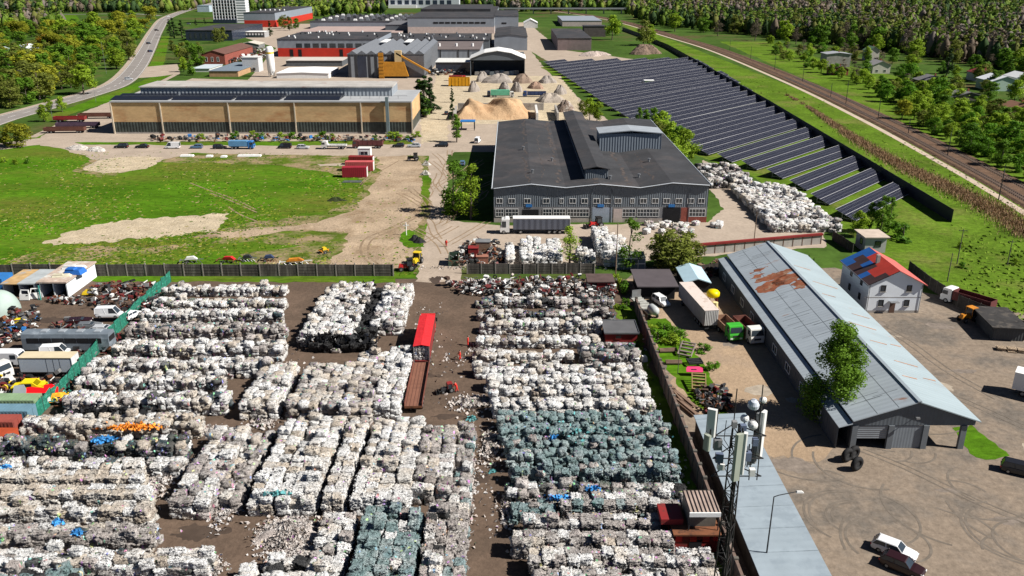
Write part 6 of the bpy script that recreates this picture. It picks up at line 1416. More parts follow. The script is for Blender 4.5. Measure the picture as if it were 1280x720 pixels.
# --- coach shell
a=G(25,441); b=G(143,441); L=14.6
t=T('old_coach','old grey coach shell with black smashed windows standing in the scrap yard','coach',((a.x+b.x)/2,a.y+1.3,0),PI)
h=L/2; m=MB(); pr=[(-1.27,.5),(1.27,.5),(1.27,2.5),(1.1,3.3),(.9,3.45),(-.9,3.45),(-1.1,3.3),(-1.27,2.5)]
m.prism(pr,-h,h,plane='yz'); P('body',m,M('coach_grey',(.15,.18,.21),.45,var=.2,scale=.5,col2=(.28,.32,.36),c2scale=.5,c2lo=.55,c2hi=.7),t)
for s in(-1,1):
    for k in range(6):
        x0=-h+1.2+k*2.1; y0,y1=sorted((s*1.275,s*1.30)); P('side_window',MB().box(x0,y0,1.75,x0+2.0,y1,2.65),DARK,t)
P('windscreen',MB().box(h-.01,-1.1,1.3,h+.04,1.1,3.0),DARK,t); P('rear_window',MB().box(-h-.04,-1.0,1.9,-h+.01,1.0,2.8),DARK,t)
for x in(-3.6,-2.2,4.6):
    for s in(-1,1): rim_wheel(t,(x,s*1.12,.48),.48,.3)
m=MB(); [m.box(-h+1.5+k*3,-.6,3.46,-h+2.6+k*3,.6,3.6) for k in range(4)]; P('roof_hatch',m,M('hatch_grey',(.3,.33,.36),.5),t)
# --- box truck body
a=G(27,472); b=G(93,472); L=b.x-a.x
t=T('box_body','pale grey truck box body with a cream roof in the scrap yard','box body',((a.x+b.x)/2,a.y+1.2,.02),0)
h=L/2; m=MB(); m.box(-h,-1.2,.9,h,1.2,3.35); P('box',m,M('box_grey',(.40,.45,.50),.55,var=.05,scale=.4),t)
m=MB(); m.box(-h-.03,-1.23,3.352,h+.03,1.23,3.43); P('roof',m,M('cream_roof',(.58,.50,.34),.6,var=.08),t)
m=MB(); 
for x in(-h,h-.08): m.box(x,-1.235,.85,x+.1,-1.205,3.35)
m.box(-h,-1.232,.84,h,-1.206,.96); m.box(-h,-1.231,3.22,h,-1.207,3.35)
for x in(0.2,1.3,2.3): m.box(x,-1.222,.97,x+.03,-1.204,3.2)
P('frame_rail',m,DSTEEL,t); m=MB(); m.box(h+.004,-1.1,1.0,h+.05,-.02,3.25); m.box(h+.004,.02,1.0,h+.05,1.1,3.25); P('rear_door',m,DWHITE,t)
chassis(t,-h,h,.62); axles(t,(-h+1.2,h-1.6),2.3,.42)
# other scrap vehicles
a=G(14,456); t=T('van_shell','white van shell with a missing front beside the box body','van',(a.x,a.y,0),0)
m=MB(); m.prism([(-2.6,.5),(2.3,.5),(2.35,1.3),(1.9,2.3),(1.5,2.5),(-2.6,2.5)],-1,1); P('body',m,PAINT['white'],t); P('windscreen',MB().add([(2.30,-.85,1.42),(2.30,.85,1.42),(1.98,.8,2.22),(1.98,-.8,2.22)],[(0,1,2,3)]),GLASS,t); axles(t,(-1.7,1.5),1.9,.34)
P('side_window',MB().box(.7,-1.03,1.5,1.6,-1.004,2.2),GLASS,t)
a=G(5,474); t=T('cab_shell','white lorry cab shell lying before the box body','cab shell',(a.x,a.y,0),R(-25)); cab(t,DWHITE,x0=-1,H=2.9,L=2.0)
carp('white van body standing on the heap of rusty car shells',138,401,4,'white',L=4.6,Hc=2.0,kind='van',name='scrap_van',cat='van',z=.8)
carp('white van half hidden between the coach and the box body',70,444,8,'white',L=4.4,Hc=1.9,kind='van',name='scrap_van',cat='van')
carp('white car shell leaning against the green net fence',166,400,70,'white',L=3.6,Hc=1.4,name='scrap_car',z=.5)
for k,(px,py,rz,col,lab) in enumerate(((112,412,5,'grey','grey flattened car body in the heap above the coach'),(130,416,0,'silver','silver flattened car body at the right of the heap above the coach'),(100,406,12,'maroon','maroon flattened car body at the left of the heap above the coach'))): carp(lab,px,py,rz,col,L=4.4,Hc=1.15,name='scrap_car',z=.25)
def junkpanel(name,label,cat,px,py,W,H,mat,rz=0,tilt=60,z=.3,ribs=False,group=None):
    c=G(px,py); t=T('scrap_bodywork',label,cat,(c.x,c.y,z),R(rz),group); t.rotation_euler=(R(-90+tilt),0,R(rz)); m=MB()
    pts=[(-W/2,0),(W/2,0),(W/2*1.0,H*.75),(W*.3,H),(-W*.42,H*.96),(-W/2,H*.6)]
    m.prism(pts,-.05,.05); P('panel',m,mat,t); m=MB()
    for x in np.linspace(-W*.35,W*.35,4): m.box(x-.06,.055,H*.1,x+.06,.1,H*.7)
    P('stiffener',m,mat,t); m=MB(); m.box(-W*.2,-.09,H*.35,W*.12,-.052,H*.5); P('opening',m,DARK,t); return t
junkpanel('red_panel','bright red dented vehicle panel leaning on the scrap heap','vehicle panel',52,506,4.6,2.7,M('bright_red',(.72,.005,.01),.4,var=.06),18,40,.5)
junkpanel('grey_sheet','ribbed grey sheet leaning left of the red panel','metal sheet',24,507,1.9,2.9,M('sheet_grey',(.30,.34,.36),.5,var=.08),4,62,.2)
junkpanel('orange_panel','small yellow and orange panel lying right of the red panel','vehicle panel',73,507,2.4,1.6,M('orange_yellow',(.70,.30,.02),.5,var=.35,scale=2,col2=(.6,.5,.05),c2scale=2),14,35,.6)
c=G(40,497); t=T('yellow_car_shell','yellow stripped car shell on the scrap heap behind the red panel','car shell',(c.x,c.y,1.3),R(6))
m=MB(); m.prism([(-2.3,.2),(2.3,.2),(2.35,.75),(1.5,.95),(.9,1.5),(-.8,1.55),(-1.6,1.0),(-2.3,.9)],-.85,-.72); m.prism([(-2.3,.2),(2.3,.2),(2.35,.75),(1.5,.95),(.9,1.5),(-.8,1.55),(-1.6,1.0),(-2.3,.9)],.72,.85); m.box(-.8,-.72,1.48,.9,.72,1.56); m.box(1.4,-.72,.85,2.3,.72,.92); m.box(-2.3,-.72,.85,-1.5,.72,.92); P('body',m,M('shell_yellow',(.70,.55,.01),.45,var=.08),t)
P('window_opening',MB().box(-.6,-.88,.95,.7,-.852,1.4),DARK,t)
c=G(26,405); t=T('yellow_scrap_car','crushed yellow car panel on the heap beside the tunnel tent','vehicle panel',(c.x,c.y,.9),R(8)); m=MB(); m.box(-1.0,-.7,0,1.0,.7,.14,top=(.2,.1,.1,.2)); m.box(-.9,-.75,-.5,.9,-.68,-.01); P('panel',m,MATS['shell_yellow'],t)
def cardoor(label,px,py,rz,mat=WHITEP):
    c=G(px,py); t=T('car_door',label,'car door',(c.x,c.y,.1),R(rz),'white car doors standing before the lockups'); m=MB(); W=1.25
    m.prism([(-W/2,0),(W/2,.05),(W/2,.75),(-W/2,.75)],-.06,.06); m.prism([(-W/2,.751),(-W/2+.1,.751),(-W/2+.25,1.2),(W/2-.2,1.2),(W/2-.08,.751),(W/2,.751),(W/2-.1,1.32),(-W/2+.15,1.32)],-.04,.04); P('panel',m,mat,t); P('handle',MB().box(W*.2,-.1,.6,W*.4,-.065,.66),BLACK,t); t.rotation_euler=(R(-14),0,R(rz)); t.scale=(1.6,1.6,1.6); return t
cardoor('white car door with a round window propped in front of the lockup',31,376,-5); cardoor('small white car door propped left of the teal post',45,374,10)
m=MB(); m.tube((0,0,0),(.1,0,3),.15); m.tube((-.4,0,0),(-.3,.1,2.6),.1); c=G(51,375); S('teal_post','x' and m,TEALP,'teal painted post standing between the open garages','post',(c.x,c.y,0))
m=MB(); m.box(-1.2,-.8,0,1.2,.8,.5,top=(.2,.2,.3,.1)); m.box(-.8,-.5,.51,.9,.4,.8,top=(.2,.1,.2,.1)); c=G(112,368); S('yellow_sheet_pile',m,YEL,'pile of yellow panels at the corner of the garages','panel',(c.x,c.y,.2))
for k,(dx,dy,w,d,h,mat,lab) in enumerate(((2,4,3.6,2.4,.9,M('blue_tarp',(.02,.12,.42),.6,var=.15),'blue tarpaulin bundle on the garage roof'),(-.0,7,4.6,1.5,.5,DWHITE,'white door panels lying on the garage roof'),(0.5,2,3.6,1.2,.4,M('cream_panel',(.5,.47,.35),.8,var=.2),'cream boards lying on the garage roof'))):
    m=MB(); m.box(0,0,0,w,d,h,top=(.2,.3,.5,.1)); m.box(.3,.2,h+.003,w*.6,d*.7,h+.25,top=(.1,.1,.2,.2)); a_=gb.location; S('roof_clutter',m,mat,lab,'roof clutter',(a_.x+dx+1,a_.y+dy,3.4),R(8*k-6))
def scrapheap(name,label,area_px,n,mats,smax=1.2,h=1.2,seed=1,zmin=0.1):
    rr=random.Random(seed); W=[G(*p) for p in area_px]; PW=[(p.x,p.y) for p in W]; xs=[p[0] for p in PW]; ys=[p[1] for p in PW]; m=MB(); k=0; tr=0
    while k<n and tr<n*20:
        tr+=1
        x,y=rr.uniform(min(xs),max(xs)),rr.uniform(min(ys),max(ys))
        if not inpoly(x,y,PW): continue
        mi=rr.randrange(len(mats)); z=zmin+rr.random()**1.5*h; q=rr.random(); s=rr.uniform(.3,1)*smax
        if q<.3:
            a=rr.uniform(0,6.28); m.tube((x,y,z),(x+math.cos(a)*s*1.6,y+math.sin(a)*s*1.6,z+rr.uniform(-.3,.6)*s),.05+.05*s,n=5,mi=mi)
        elif q<.4: m.ring((x,y,z+.2),.34,.13,rr.choice('xyz'),n=10,k=5,mi=mi)
        else:
            V=[Vector(v) for v in((-1,-1,-1),(1,-1,-1),(1,1,-1),(-1,1,-1),(-1,-1,1),(1,-1,1),(1,1,1),(-1,1,1))]; d=(s*.6,s*rr.uniform(.2,.6),s*rr.uniform(.05,.4)); Mx=Matrix.Rotation(rr.uniform(0,6.28),3,'Z')@Matrix.Rotation(rr.gauss(0,.5),3,'X')
            m.add([Mx@Vector((v.x*d[0]*rr.uniform(.7,1),v.y*d[1]*rr.uniform(.7,1),v.z*d[2]))+Vector((x,y,z+d[2])) for v in V],[(3,2,1,0),(4,5,6,7),(0,1,5,4),(1,2,6,5),(2,3,7,6),(3,0,4,7)],mi)
        k+=1
    return ST(name,m,mats,'stuff',label)
SM=[RUST,DSTEEL,BLACK,DSTEEL,M('scrap_brown',(.09,.055,.04),.85,var=.4),M('scrap_maroon',(.13,.02,.02),.6,var=.3),DWHITE,M('scrap_grey',(.16,.16,.16),.6,var=.3)]
SMD=SM[:6]+[SM[7]]
scrapheap('scrap_heap','dark tangled scrap heap above the coach',[(118,362),(200,356),(196,384),(168,398),(120,388),(108,378)],420,SMD+[DWHITE],1.1,1.3,1)
scrapheap('scrap_heap','scrap pile beside the tunnel tent',[(14,392),(48,388),(54,402),(36,424),(-10,440),(-10,405),(10,404)],220,SMD+[BLUE,DWHITE],1.1,1.4,2)
scrapheap('scrap_heap','rusty engine parts around the box body',[(-10,478),(30,474),(100,474),(98,500),(80,510),(-10,508)],300,SMD+[YEL,DWHITE,TEALP],1.0,1.1,3)
scrapheap('scrap_heap','engine scrap under the coach and the flattened cars',[(62,408),(92,402),(110,420),(150,420),(150,440),(110,448),(96,440),(60,414)],240,SMD,1.0,.9,4)
scrapheap('scrap_heap','line of dark mixed scrap along the slab fence north of the right stacks',[(556,356),(640,353),(768,353),(772,376),(640,374),(575,368)],900,[DSTEEL,BLACK,SM[7],DWHITE,SCR,SM[4],SM[7],DWHITE,SM[5]],1.0,1.5,5)
scrapheap('scrap_heap','dark mixed scrap beyond the slab fence by the central road',[(566,326),(585,306),(622,308),(632,332),(570,334)],300,SMD+[DWHITE],1.1,1.6,6)
scrapheap('scrap_heap','scrap iron and worn tyres heaped beside the lane',[(866,492),(905,488),(918,516),(884,520)],220,SMD,.9,1.2,7)
scrapheap('scrap_heap','scrap and litter in front of the garages',[(60,374),(100,372),(106,382),(60,380)],90,SMD+[DWHITE],.8,.6,8)
scrapheap('scrap_heap','scrap timber in the shade behind the hut',[(852,344),(900,330),(905,345),(880,352)],120,SMD+[WOODB],1.2,1.0,9)
scrapheap('scrap_heap','bits of machinery along the foot of the tan hall',[(190,178),(520,178),(520,172),(190,172)],330,SMD+[RUST,M('rebar_rust',(.17,.075,.04),.85,var=.3),DSTEEL,BLACK,BLUE],1.5,1.0,10)
# machines left of the fence on the grass
def implement(label,px,py,rz,mats,seed,cat='farm implement',L=4,group='implements lying on the grass along the slab fence'):
    c=G(px,py); t=T('farm_implement',label,cat,(c.x,c.y,0),R(rz),group); rr=random.Random(seed); m=MB()
    m.box(-L/2,-.08,.55,L/2,.08,.75); m.box(-L/2,-1.0,.5,-L/2+.16,1.0,.68); m.box(L*.2,-.9,.5,L*.2+.16,.9,.68); P('frame',m,mats[0],t)
    m=MB(); [m.tube((L*k/6-L*.35,-.7,.6),(L*k/6-L*.35+.5,-.75,0.05),.07,n=6) for k in range(5)]; P('tine',m,mats[1],t)
    m=MB(); m.prism([(-L*.3,.76),(L*.25,.76),(L*.1,1.4),(-L*.2,1.3)],-.4,.5); P('hood',m,mats[2],t)
    for s in(-1,1): rim_wheel(t,(-L*.2,s*1.05,.36),.36,.18)
    return t
implement('white and grey implement with a tall arm, leftmost on the grass',240,328,12,(STEEL,DSTEEL,DWHITE),1,L=5); implement('implement with a red hood in the row on the grass',287,328,-8,(RUST,DSTEEL,REDP),2,L=5.5); implement('low grey frame beside the red hooded implement',310,326,5,(STEEL,STEEL,DSTEEL),3); implement('dark blue hooded implement right of the grey frame',337,326,6,(DSTEEL,RUST,M('dark_blue',(.04,.06,.12),.5)),4); implement('long pale beam implement with an orange end on the grass',370,330,10,(DWHITE,STEEL,ORANGE),5,L=7); implement('small orange machine alone on the grass above the slab fence',406,316,40,(ORANGE,DSTEEL,YEL),6,L=2.2,group='single orange machine')
# tractors and loaders
def tractor(label,px,py,rz,body,cabm,name='tractor',bucket=False,Lx=1.0):
    c=G(px,py); t=T(name,label,'tractor' if name=='tractor' else 'loader',(c.x,c.y,.02),R(rz)); m=MB()
    m.box(.2,-.45,.75,2.0*Lx,.45,1.5,top=(0,.08,.2,.08)); m.box(-1.2,-.55,.6,.2,.55,1.2); P('body',m,body,t)
    m=MB(); m.box(-1.1,-.75,1.21,.19,.75,2.5,top=(.15,.1,.15,.1)); P('cab',m,GLASS,t); m=MB(); m.box(-1.15,-.8,2.51,.25,.8,2.66); [m.tube((x,y,1.2),(x*.9,y*.9,2.51),.06,n=5) for x in(-1.08,.17) for y in(-.76,.76)]; P('cab_roof',m,cabm,t)
    for s in(-1,1): rim_wheel(t,(-.75,s*.85,.72),.72,.42); rim_wheel(t,(1.5*Lx,s*.75,.5),.5,.32)
    m=MB(); m.tube((1.2,.3,1.5),(1.2,.3,2.3),.05); P('exhaust',m,DSTEEL,t)
    if bucket:
        m=MB(); m.prism([(2.6,.1),(3.4,.15),(3.3,.9),(3.2,.9),(3.15,.3),(2.7,.25),(2.65,1.0),(2.55,1.0)],-1.0,1.0); P('bucket',m,DSTEEL,t); m=MB(); [m.tube((.6,s*.6,1.4),(2.7,s*.6,.6),.09,n=6) for s in(-1,1)]; P('loader_arm',m,body,t)
    return t
tractor('yellow loader parked at the end of the slab fence',521,330,255,YEL,YEL,'wheel_loader',True); tractor('red tractor beside the yellow loader',510,338,190,REDP,BLACK)
tractor('black tractor with a cab on the road left of the white containers',518,201,180,BLACK,BLACK,Lx=1.2)
tractor('small dark forklift working in the central mud lane with two workers',560,490,200,DSTEEL,DRED,'forklift',True).scale=(.58,.58,.58)
tractor('red machine under the roller door of the grey shed',746,284,200,REDP,BLACK,'small_loader',True)
# cars along the factory lane
LANE='vehicles parked along the lane below the tan hall'
for lab,px,py,col,kind,H_c,L in(('black car at the left end of the row below the tan hall',152,185,'black','suv',1.7,5),('black saloon left of the white minibus',178,185,'black','saloon',1.45,4.8),('white minibus in the row below the tan hall',216,185.5,'white','van',2.2,5.4),('pale blue car right of the white minibus',246,185.5,'blue','hatch',1.5,4.5),('dark car left of the blue truck',275,186,'black','suv',1.6,4.8),('black van in the middle of the row below the tan hall',356,185.5,'black','van',1.9,5),('silver car beside the flat trailer below the tan hall',379,186,'silver','hatch',1.5,4.6),('black car near the right end of the tan hall',498,184,'black','hatch',1.5,4.4),('silver car at the right end of the row',518,184,'silver','saloon',1.5,5),('black car beyond the junction right of the row',552,183.5,'black','suv',1.7,5)):
    carp(lab,px,py,0 if px%2 else 180,col,kind=kind,Hc=H_c*1.05,L=L,group=LANE)
def lorry(label,px,py,rz,cabm,boxm,L=8,boxh=2.4,boxz=1.1,name='lorry',open_=False,group=None,Hc=2.9):
    c=G(px,py); t=T(name,label,'lorry',(c.x,c.y,.02),R(rz),group); cab(t,cabm,x0=L/2-2.1,L=2.1,H=Hc); chassis(t,-L/2,L/2-.2); axles(t,(-L/2+1.2,-L/2+2.5,L/2-1.2))
    m=MB(); x0,x1=-L/2,L/2-2.3
    if open_:
        m.box(x0,-1.2,boxz,x1,1.2,boxz+.12); m.box(x0,-1.22,boxz+.121,x1,-1.12,boxz+boxh); m.box(x0,1.12,boxz+.121,x1,1.22,boxz+boxh); m.box(x0,-1.11,boxz+.121,x0+.1,1.11,boxz+boxh); m.box(x1-.1,-1.11,boxz+.121,x1,1.11,boxz+boxh+.2)
    else: m.box(x0,-1.22,boxz,x1,1.22,boxz+boxh)
    P('tipper_body' if open_ else 'box',m,boxm,t)
    if open_:
        [P('body_rib',MB().box(x0+(x1-x0)*k/5-.05,min(s*1.223,s*1.28),boxz+.1,x0+(x1-x0)*k/5+.05,max(s*1.223,s*1.28),boxz+boxh),boxm,t) for k in range(1,5) for s in(-1,1)]
    return t
lorry('blue box lorry in the row below the tan hall',303,186,0,BLUE,M('lorry_blue',(.10,.26,.45),.5,var=.15),9,1.9,group=LANE)
lorry('white flat lorry right of the silver car below the tan hall',418,186,180,DWHITE,DWHITE,9,.5,open_=True,group=LANE)
lorry('maroon open wagon right of the white flat lorry',460,185,180,M('wagon_maroon',(.12,.04,.04),.7,var=.2),MATS['wagon_maroon'],11,1.5,open_=True,group=LANE)
for px,py,L,mat,lab in((88,152,10,DRED,'dark red wagon top of the concrete pad'),(122,148,12,M('wagon_brown',(.12,.05,.035),.8,var=.25),'brown wagon nearest the tan hall corner'),(98,160,13,M('wagon_purple',(.08,.05,.08),.8,var=.25),'purplish long wagon on the concrete pad'),(82,166,12,MATS['wagon_brown'],'long brown wagon lowest on the concrete pad')):
    c=G(px,py); t=T('flat_wagon',lab,'wagon',(c.x,c.y,0),R(4),'wagons on the pale concrete pad'); m=MB(); h=L/2*1.3; m.box(-h,-1.3,.9,h,1.3,1.2); m.box(-h,-1.35,1.201,h,-1.25,2.3); m.box(-h,1.25,1.201,h,1.35,2.3); m.box(-h,-1.24,1.201,-h+.1,1.24,2.3); m.box(h-.1,-1.24,1.201,h,1.24,2.3); P('wagon_body',m,mat,t); axles(t,(-h+1.5,-h+2.8,h-2.8,h-1.5))
for lab,px,py,rz,col in(('pale car turning off the main road',161,100,20,'silver'),('dark car on the main road',188,65,70,'navy'),('dark car farther up the main road',186,55,70,'black'),('long dark lorry shaped car at the bend of the main road',196,38.5,0,'maroon'),('car parked by the black pavilion',236,30.5,0,'grey'),('white car on the far road',210,21,20,'white')): carp(lab,px,py,rz,col,kind='suv',Hc=1.7,L=4.8)
# parked by the long shed lane
carp('white car facing the camera in the shade beside the tank trailer',826,380,-68,'white',kind='suv',Hc=1.65,L=4.6)
a=G(817,399); t=T('tank_trailer','grey flat trailer with a rounded white tank at its near end','trailer',(a.x,a.y,.02),R(-75)); 
m=MB(); m.box(-8.6,-1.1,.9,.0,1.1,1.15); [m.box(-8.6+k*1.2,-1.12,1.151,-8.45+k*1.2,1.12,1.3) for k in range(7)]; P('flatbed',m,M('trailer_grey',(.36,.36,.33),.8,var=.3,scale=1),t)
m=MB(); m.lathe([(.02,-1.5),(.5,-1.4),(.8,-1.0),(.85,0),(.8,1.0),(.5,1.4),(.02,1.5)],(0,0,0),14); o_=P('tank',m,M('tank_grey_white',(.42,.44,.44),.6,var=.15),t,smooth=True,loc=(-.4,0,1.75)); o_.rotation_euler=(0,PI/2,0)
m=MB(); m.box(-8.4,-.9,1.16,-8.3,.9,2.6); m.box(-8.4,-.9,2.6,-8.3,.9,2.75); P('headboard',m,STEEL,t); axles(t,(-6.2,-4.9,-.5),2.1,.42)
a=G(876,414);b=G(897,413)
t=T('semi_trailer','long dirty white semi trailer parked in the lane with its ribbed doors facing the camera','semi trailer',((a.x+b.x)/2+.1,a.y,.02),R(97)); WT=2.6; L=14.6
m=MB(); m.box(0,-WT/2,1.1,L,WT/2,3.95); P('box',m,M('trailer_plum',(.30,.27,.27),.6,var=.15,ribs=('X',.6),coord='obj'),t); m=MB(); m.box(-.05,-WT/2-.03,3.952,L+.02,WT/2+.03,4.03); P('roof',m,M('trailer_roof',(.60,.52,.47),.7,var=.1,scale=.5,col2=(.45,.36,.3),c2scale=.5),t)
m=MB(); [m.box(-.09,-WT/2+.1+k*.31,1.15,-.02,-WT/2+.26+k*.31,3.85) for k in range(8)]; P('rear_door',m,DWHITE,t); chassis(t,0,L); axles(t,(2.2,3.5,4.8,12.5))
m=MB(); m.box(-.25,-1.1,.5,-.1,1.1,.7); P('bumper',m,DSTEEL,t)
r,W,D,H=box_building('blue_roof_shed','low shed with a pale blue roof at the far end of the semi trailer','shed',856,886,366,354,9,DARK,M('ice_blue_roof',(.42,.58,.66),.6,var=.06),ridge=.9)
a=G(890,383); t=T('yellow_tank','yellow plastic tank on a red frame beside the semi trailer','tank',(a.x,a.y,0)); P('tank',MB().lathe([(.05,3.4),(.9,3.3),(1.25,2.9),(1.25,2.3),(.9,2.0),(.05,1.95)],n=14),M('plastic_yellow',(.78,.60,.0),.4,var=.05),t,smooth=True); m=MB(); [m.tube((x,y,0),(x*.9,y*.9,2.0),.08) for x in(-.8,.8) for y in(-.8,.8)]; P('frame_leg',m,DRED,t); P('drum',MB().lathe([(.05,1.5),(.5,1.5),(.5,.4),(.05,.4)],(0.2,-1.6,0),12),M('cream_plastic',(.7,.62,.3),.5),t)
lorry('green cabbed tipper lorry facing the camera beside the semi trailer',909,418,-80,GREENP,M('tipper_brown',(.28,.16,.10),.8,var=.25),7.4,1.2,open_=True,Hc=3.0)
lorry('white cabbed tipper with a rusty body right of the green lorry',934,421,-80,M('cab_offwhite',(.62,.62,.58),.5,var=.06),M('tipper_rust',(.16,.06,.045),.85,var=.3),7.8,1.4,open_=True,Hc=3.0)
lorry('white cabbed lorry with a maroon body parked by the plank fence',1208,384,125,M('cab_white2',(.70,.70,.68),.5,var=.06),M('body_maroon',(.11,.03,.028),.8,var=.2),9.5,1.7,open_=True,Hc=3.0)
a=G(1208,398); tractor('orange machine between the maroon lorry and the black roofed shed',1210,401,200,ORANGE,ORANGE,'small_loader',False)
r,W,D,H=box_building('black_roof_shed','dark shed with a sagging black felt roof by the plank fence','shed',1240,1276,425,409,9,M('shed_charcoal',(.06,.065,.07),.8,var=.2,ribs=('XY',.4)),M('black_felt',(.035,.033,.032),.9,var=.4,scale=.6,col2=(.08,.07,.06),c2scale=.7),o=.6)
r.rotation_euler.z=R(-8)
m=MB(); rr=random.Random(6)
a=G(1262,440); t=T('pallet_pile','pile of grey wooden pallets before the black roofed shed','pallet pile',(a.x,a.y,0),R(-18))
for k in range(3):
    for i in range(3):
        m=MB(); 
        for j in range(6): m.box(j*.22,0,.12,j*.22+.15,1.2,.15)
        for j in range(3): m.box(0,j*.53,0,1.3,j*.53+.12,.119)
        P('pallet',m,M('pallet_wood',(.38,.29,.2),.9,var=.3,scale=1.5),t,loc=(i*1.7-2+rr.uniform(-.3,.3),rr.uniform(-.6,.2),.05+.2*k))
a=G(1253,490); t=T('white_box_trailer','white box trailer cut by the right frame edge on the paved yard','box trailer',(a.x+1.5,a.y+.2,.02),R(-37)); m=MB(); m.box(0,-1.3,1.0,9,1.3,3.7); P('box',m,PAINT['white'],t); chassis(t,0,9); axles(t,(1.5,6,7.2)); m=MB(); m.box(-.03,-1.33,3.702,9.03,1.33,3.78); P('roof',m,WHITEP,t)
carp('black car at the right frame edge near the shed lawn',1275,592,-30,'black',kind='suv',Hc=1.6,L=4.6)
carp('white and silver car with a black rear parked in the open yard',1117,692,-38,'white',kind='hatch',Hc=1.5,L=4.7)
carp('dark maroon car parked alongside the white car in the open yard',1127,712,-40,'maroon',kind='hatch',Hc=1.5,L=4.5)
# tyres, scrap along the lane
for px,py,lab in((1058,577,'big tractor tyre standing left at the shed corner'),(1070,588,'big tractor tyre standing in front at the shed corner'),(1066,574,'big tractor tyre leaning behind the other two at the shed corner')):
    c=G(px,py); t=T('loose_tractor_wheel',lab,'tyre',(c.x,c.y,1.0),R(28),'big tyres at the shed corner'); P('tread',MB().ring((0,0,0),.68,.34,'y',18,8),BLACK,t,smooth=True); P('rim',MB().wheel((0,0,0),.42,.3,'y',12),DSTEEL,t)
def pallet_frame(label,px,py,rz,tilt,mat,W,L,n,name='wooden_frame',z=.5):
    c=G(px,py); t=T(name,label,'frame',(c.x,c.y,z),0); t.rotation_euler=(R(tilt),0,R(rz)); m=MB(); m.box(-W/2,-L/2,0,-W/2+.14,L/2,.35); m.box(W/2-.14,-L/2,0,W/2,L/2,.35); P('side_rail',m,mat,t); m=MB(); [m.box(-W/2+.141,-L/2+L*k/n,.02,W/2-.141,-L/2+L*k/n+.22,.3) for k in range(n)]; m.box(-W/2+.141,L/2-.15,.02,W/2-.141,L/2,.3); P('slat',m,mat,t); return t
pallet_frame('grey slatted frame leaning beside the thin pole',858,443,-28,28,M('grey_frame',(.23,.19,.165),.9,var=.2),2.4,2.9,4,z=.9)
pallet_frame('brown open shelving frame lying beside the sandy lane',873,484,-10,12,M('shelf_brown',(.27,.19,.085),.85,var=.2),2.2,4.0,5,z=.8)
pallet_frame('dark slatted frame between the two lighter frames',868,456,8,5,DSTEEL,2.4,1.6,3)
junkpanel('pink_panel','bright pink panel above the brown shelving frame','panel',868,471,2.6,1.1,M('pink_red',(.60,.04,.15),.5,var=.15),-4,30,.8)
for px,py,L,rz,lab in((842,455,2.6,0,'stack of brown boards by the brick wall'),(842,492,6.5,102,'long brown board leaning along the brick wall'),(853,500,6,112,'long rough timber lying right of the boards'),(835,440,3,5,'short brown planks below the weed bed'),(858,512,5,112,'old timber beam beside the worn tyres')):
    c=G(px,py); m=MB(); [m.box(-L/2,-.5+k*.26,.1*k%.3,L/2,-.28+k*.26,.1*k%.3+.22) for k in range(4)]; S('timber_stack',m,M('timber_brown',(.19,.125,.09),.9,var=.3,scale=1.2),lab,'timber',(c.x,c.y,.25),R(rz))
m=MB(); m.box(-.5,-.4,.1,.5,.4,.9,top=(.1,.1,.1,.1)); m.box(-.35,-.3,.91,.3,.3,1.05); c=G(805,452); S('white_sack',m,WHITEP,'lone white sack lying at the edge of the right stacks near the wall','sack',(c.x,c.y,0),.3)
# red tarpaulined containers on the field
a=G(432,224)
for k,(px,py,L,Hh,mat,lab,rz) in enumerate(((444,221,8.5,2.6,M('crimson',(.30,.02,.035),.6,var=.12),'crimson container in front of the group on the field',2),(450,213,10,2.4,M('pink_top',(.50,.10,.10),.6,var=.12),'red container with a pinkish top behind the crimson one',0),(452,205.5,9,2.2,DRED,'dark red container at the back of the group on the field',-2))):
    c=G(px,py); t=T('field_container',lab,'container',(c.x,c.y,.02),R(rz),'red containers on the field'); h=L/2*.9; m=MB(); m.box(-h,-1.3,.1,h,1.3,Hh+.6); P('body',m,mat,t); m=MB(); [m.box(-h+i*.6+.1,-1.34,.15,-h+i*.6+.35,-1.302,Hh+.5) for i in range(int(2*h/.6))]; P('corrugation',m,mat,t); m=MB(); m.box(h+.003,-1.2,.15,h+.05,1.2,Hh+.5); P('end_door',m,DWHITE,t)
c=G(448,203); t=T('white_cabin','small white cabin standing behind the red containers on the field','cabin',(c.x,c.y,0)); m=walls(4.2,3,[(0,4.6,0)]); P('wall',m,WHITEP,t); m=MB(); m.box(-.1,-.1,4.61,4.3,3.1,4.75); P('roof',m,DWHITE,t); window(t,.8,3.4,2.4,3.8,nx=2)
m=MB(); [m.box(-3+.2*k,-.6+.3*k,.1+.1*k,3,-.35+.3*k,.2+.1*k) for k in range(4)]; c=G(440,228); S('sheet_stack',m,STEEL,'stack of grey metal sheets before the crimson container','metal sheets',(c.x,c.y,0))
for px,py,L,lab in((312,195.5,8,'long white slab lying on the grass by the lane'),(234,195.5,4.5,'white sheet on the grass below the white minibus'),(262,196,2.2,'small white sheet on the grass left of the pair'),(280,196.5,2.0,'small white sheet on the grass right of the pair')):
    c=G(px,py); m=MB(); m.box(-L/2,-.9,.0,L/2,.9,.5,top=(.1,.1,.15,.1)); m.box(-L*.3,-.5,.501,L*.2,.4,.62); S('white_slab',m,WHITEP,lab,'slab',(c.x,c.y,.05),.03)
c=G(420,251); m=MB(); m.heap(0,0,2.6,1.2,1.1,4,rough=.4); S('dark_brush_heap',m,M('dark_brush',(.03,.04,.012),.95,var=.4),'dark brush heap on the field below the red containers','heap',(c.x,c.y,0))
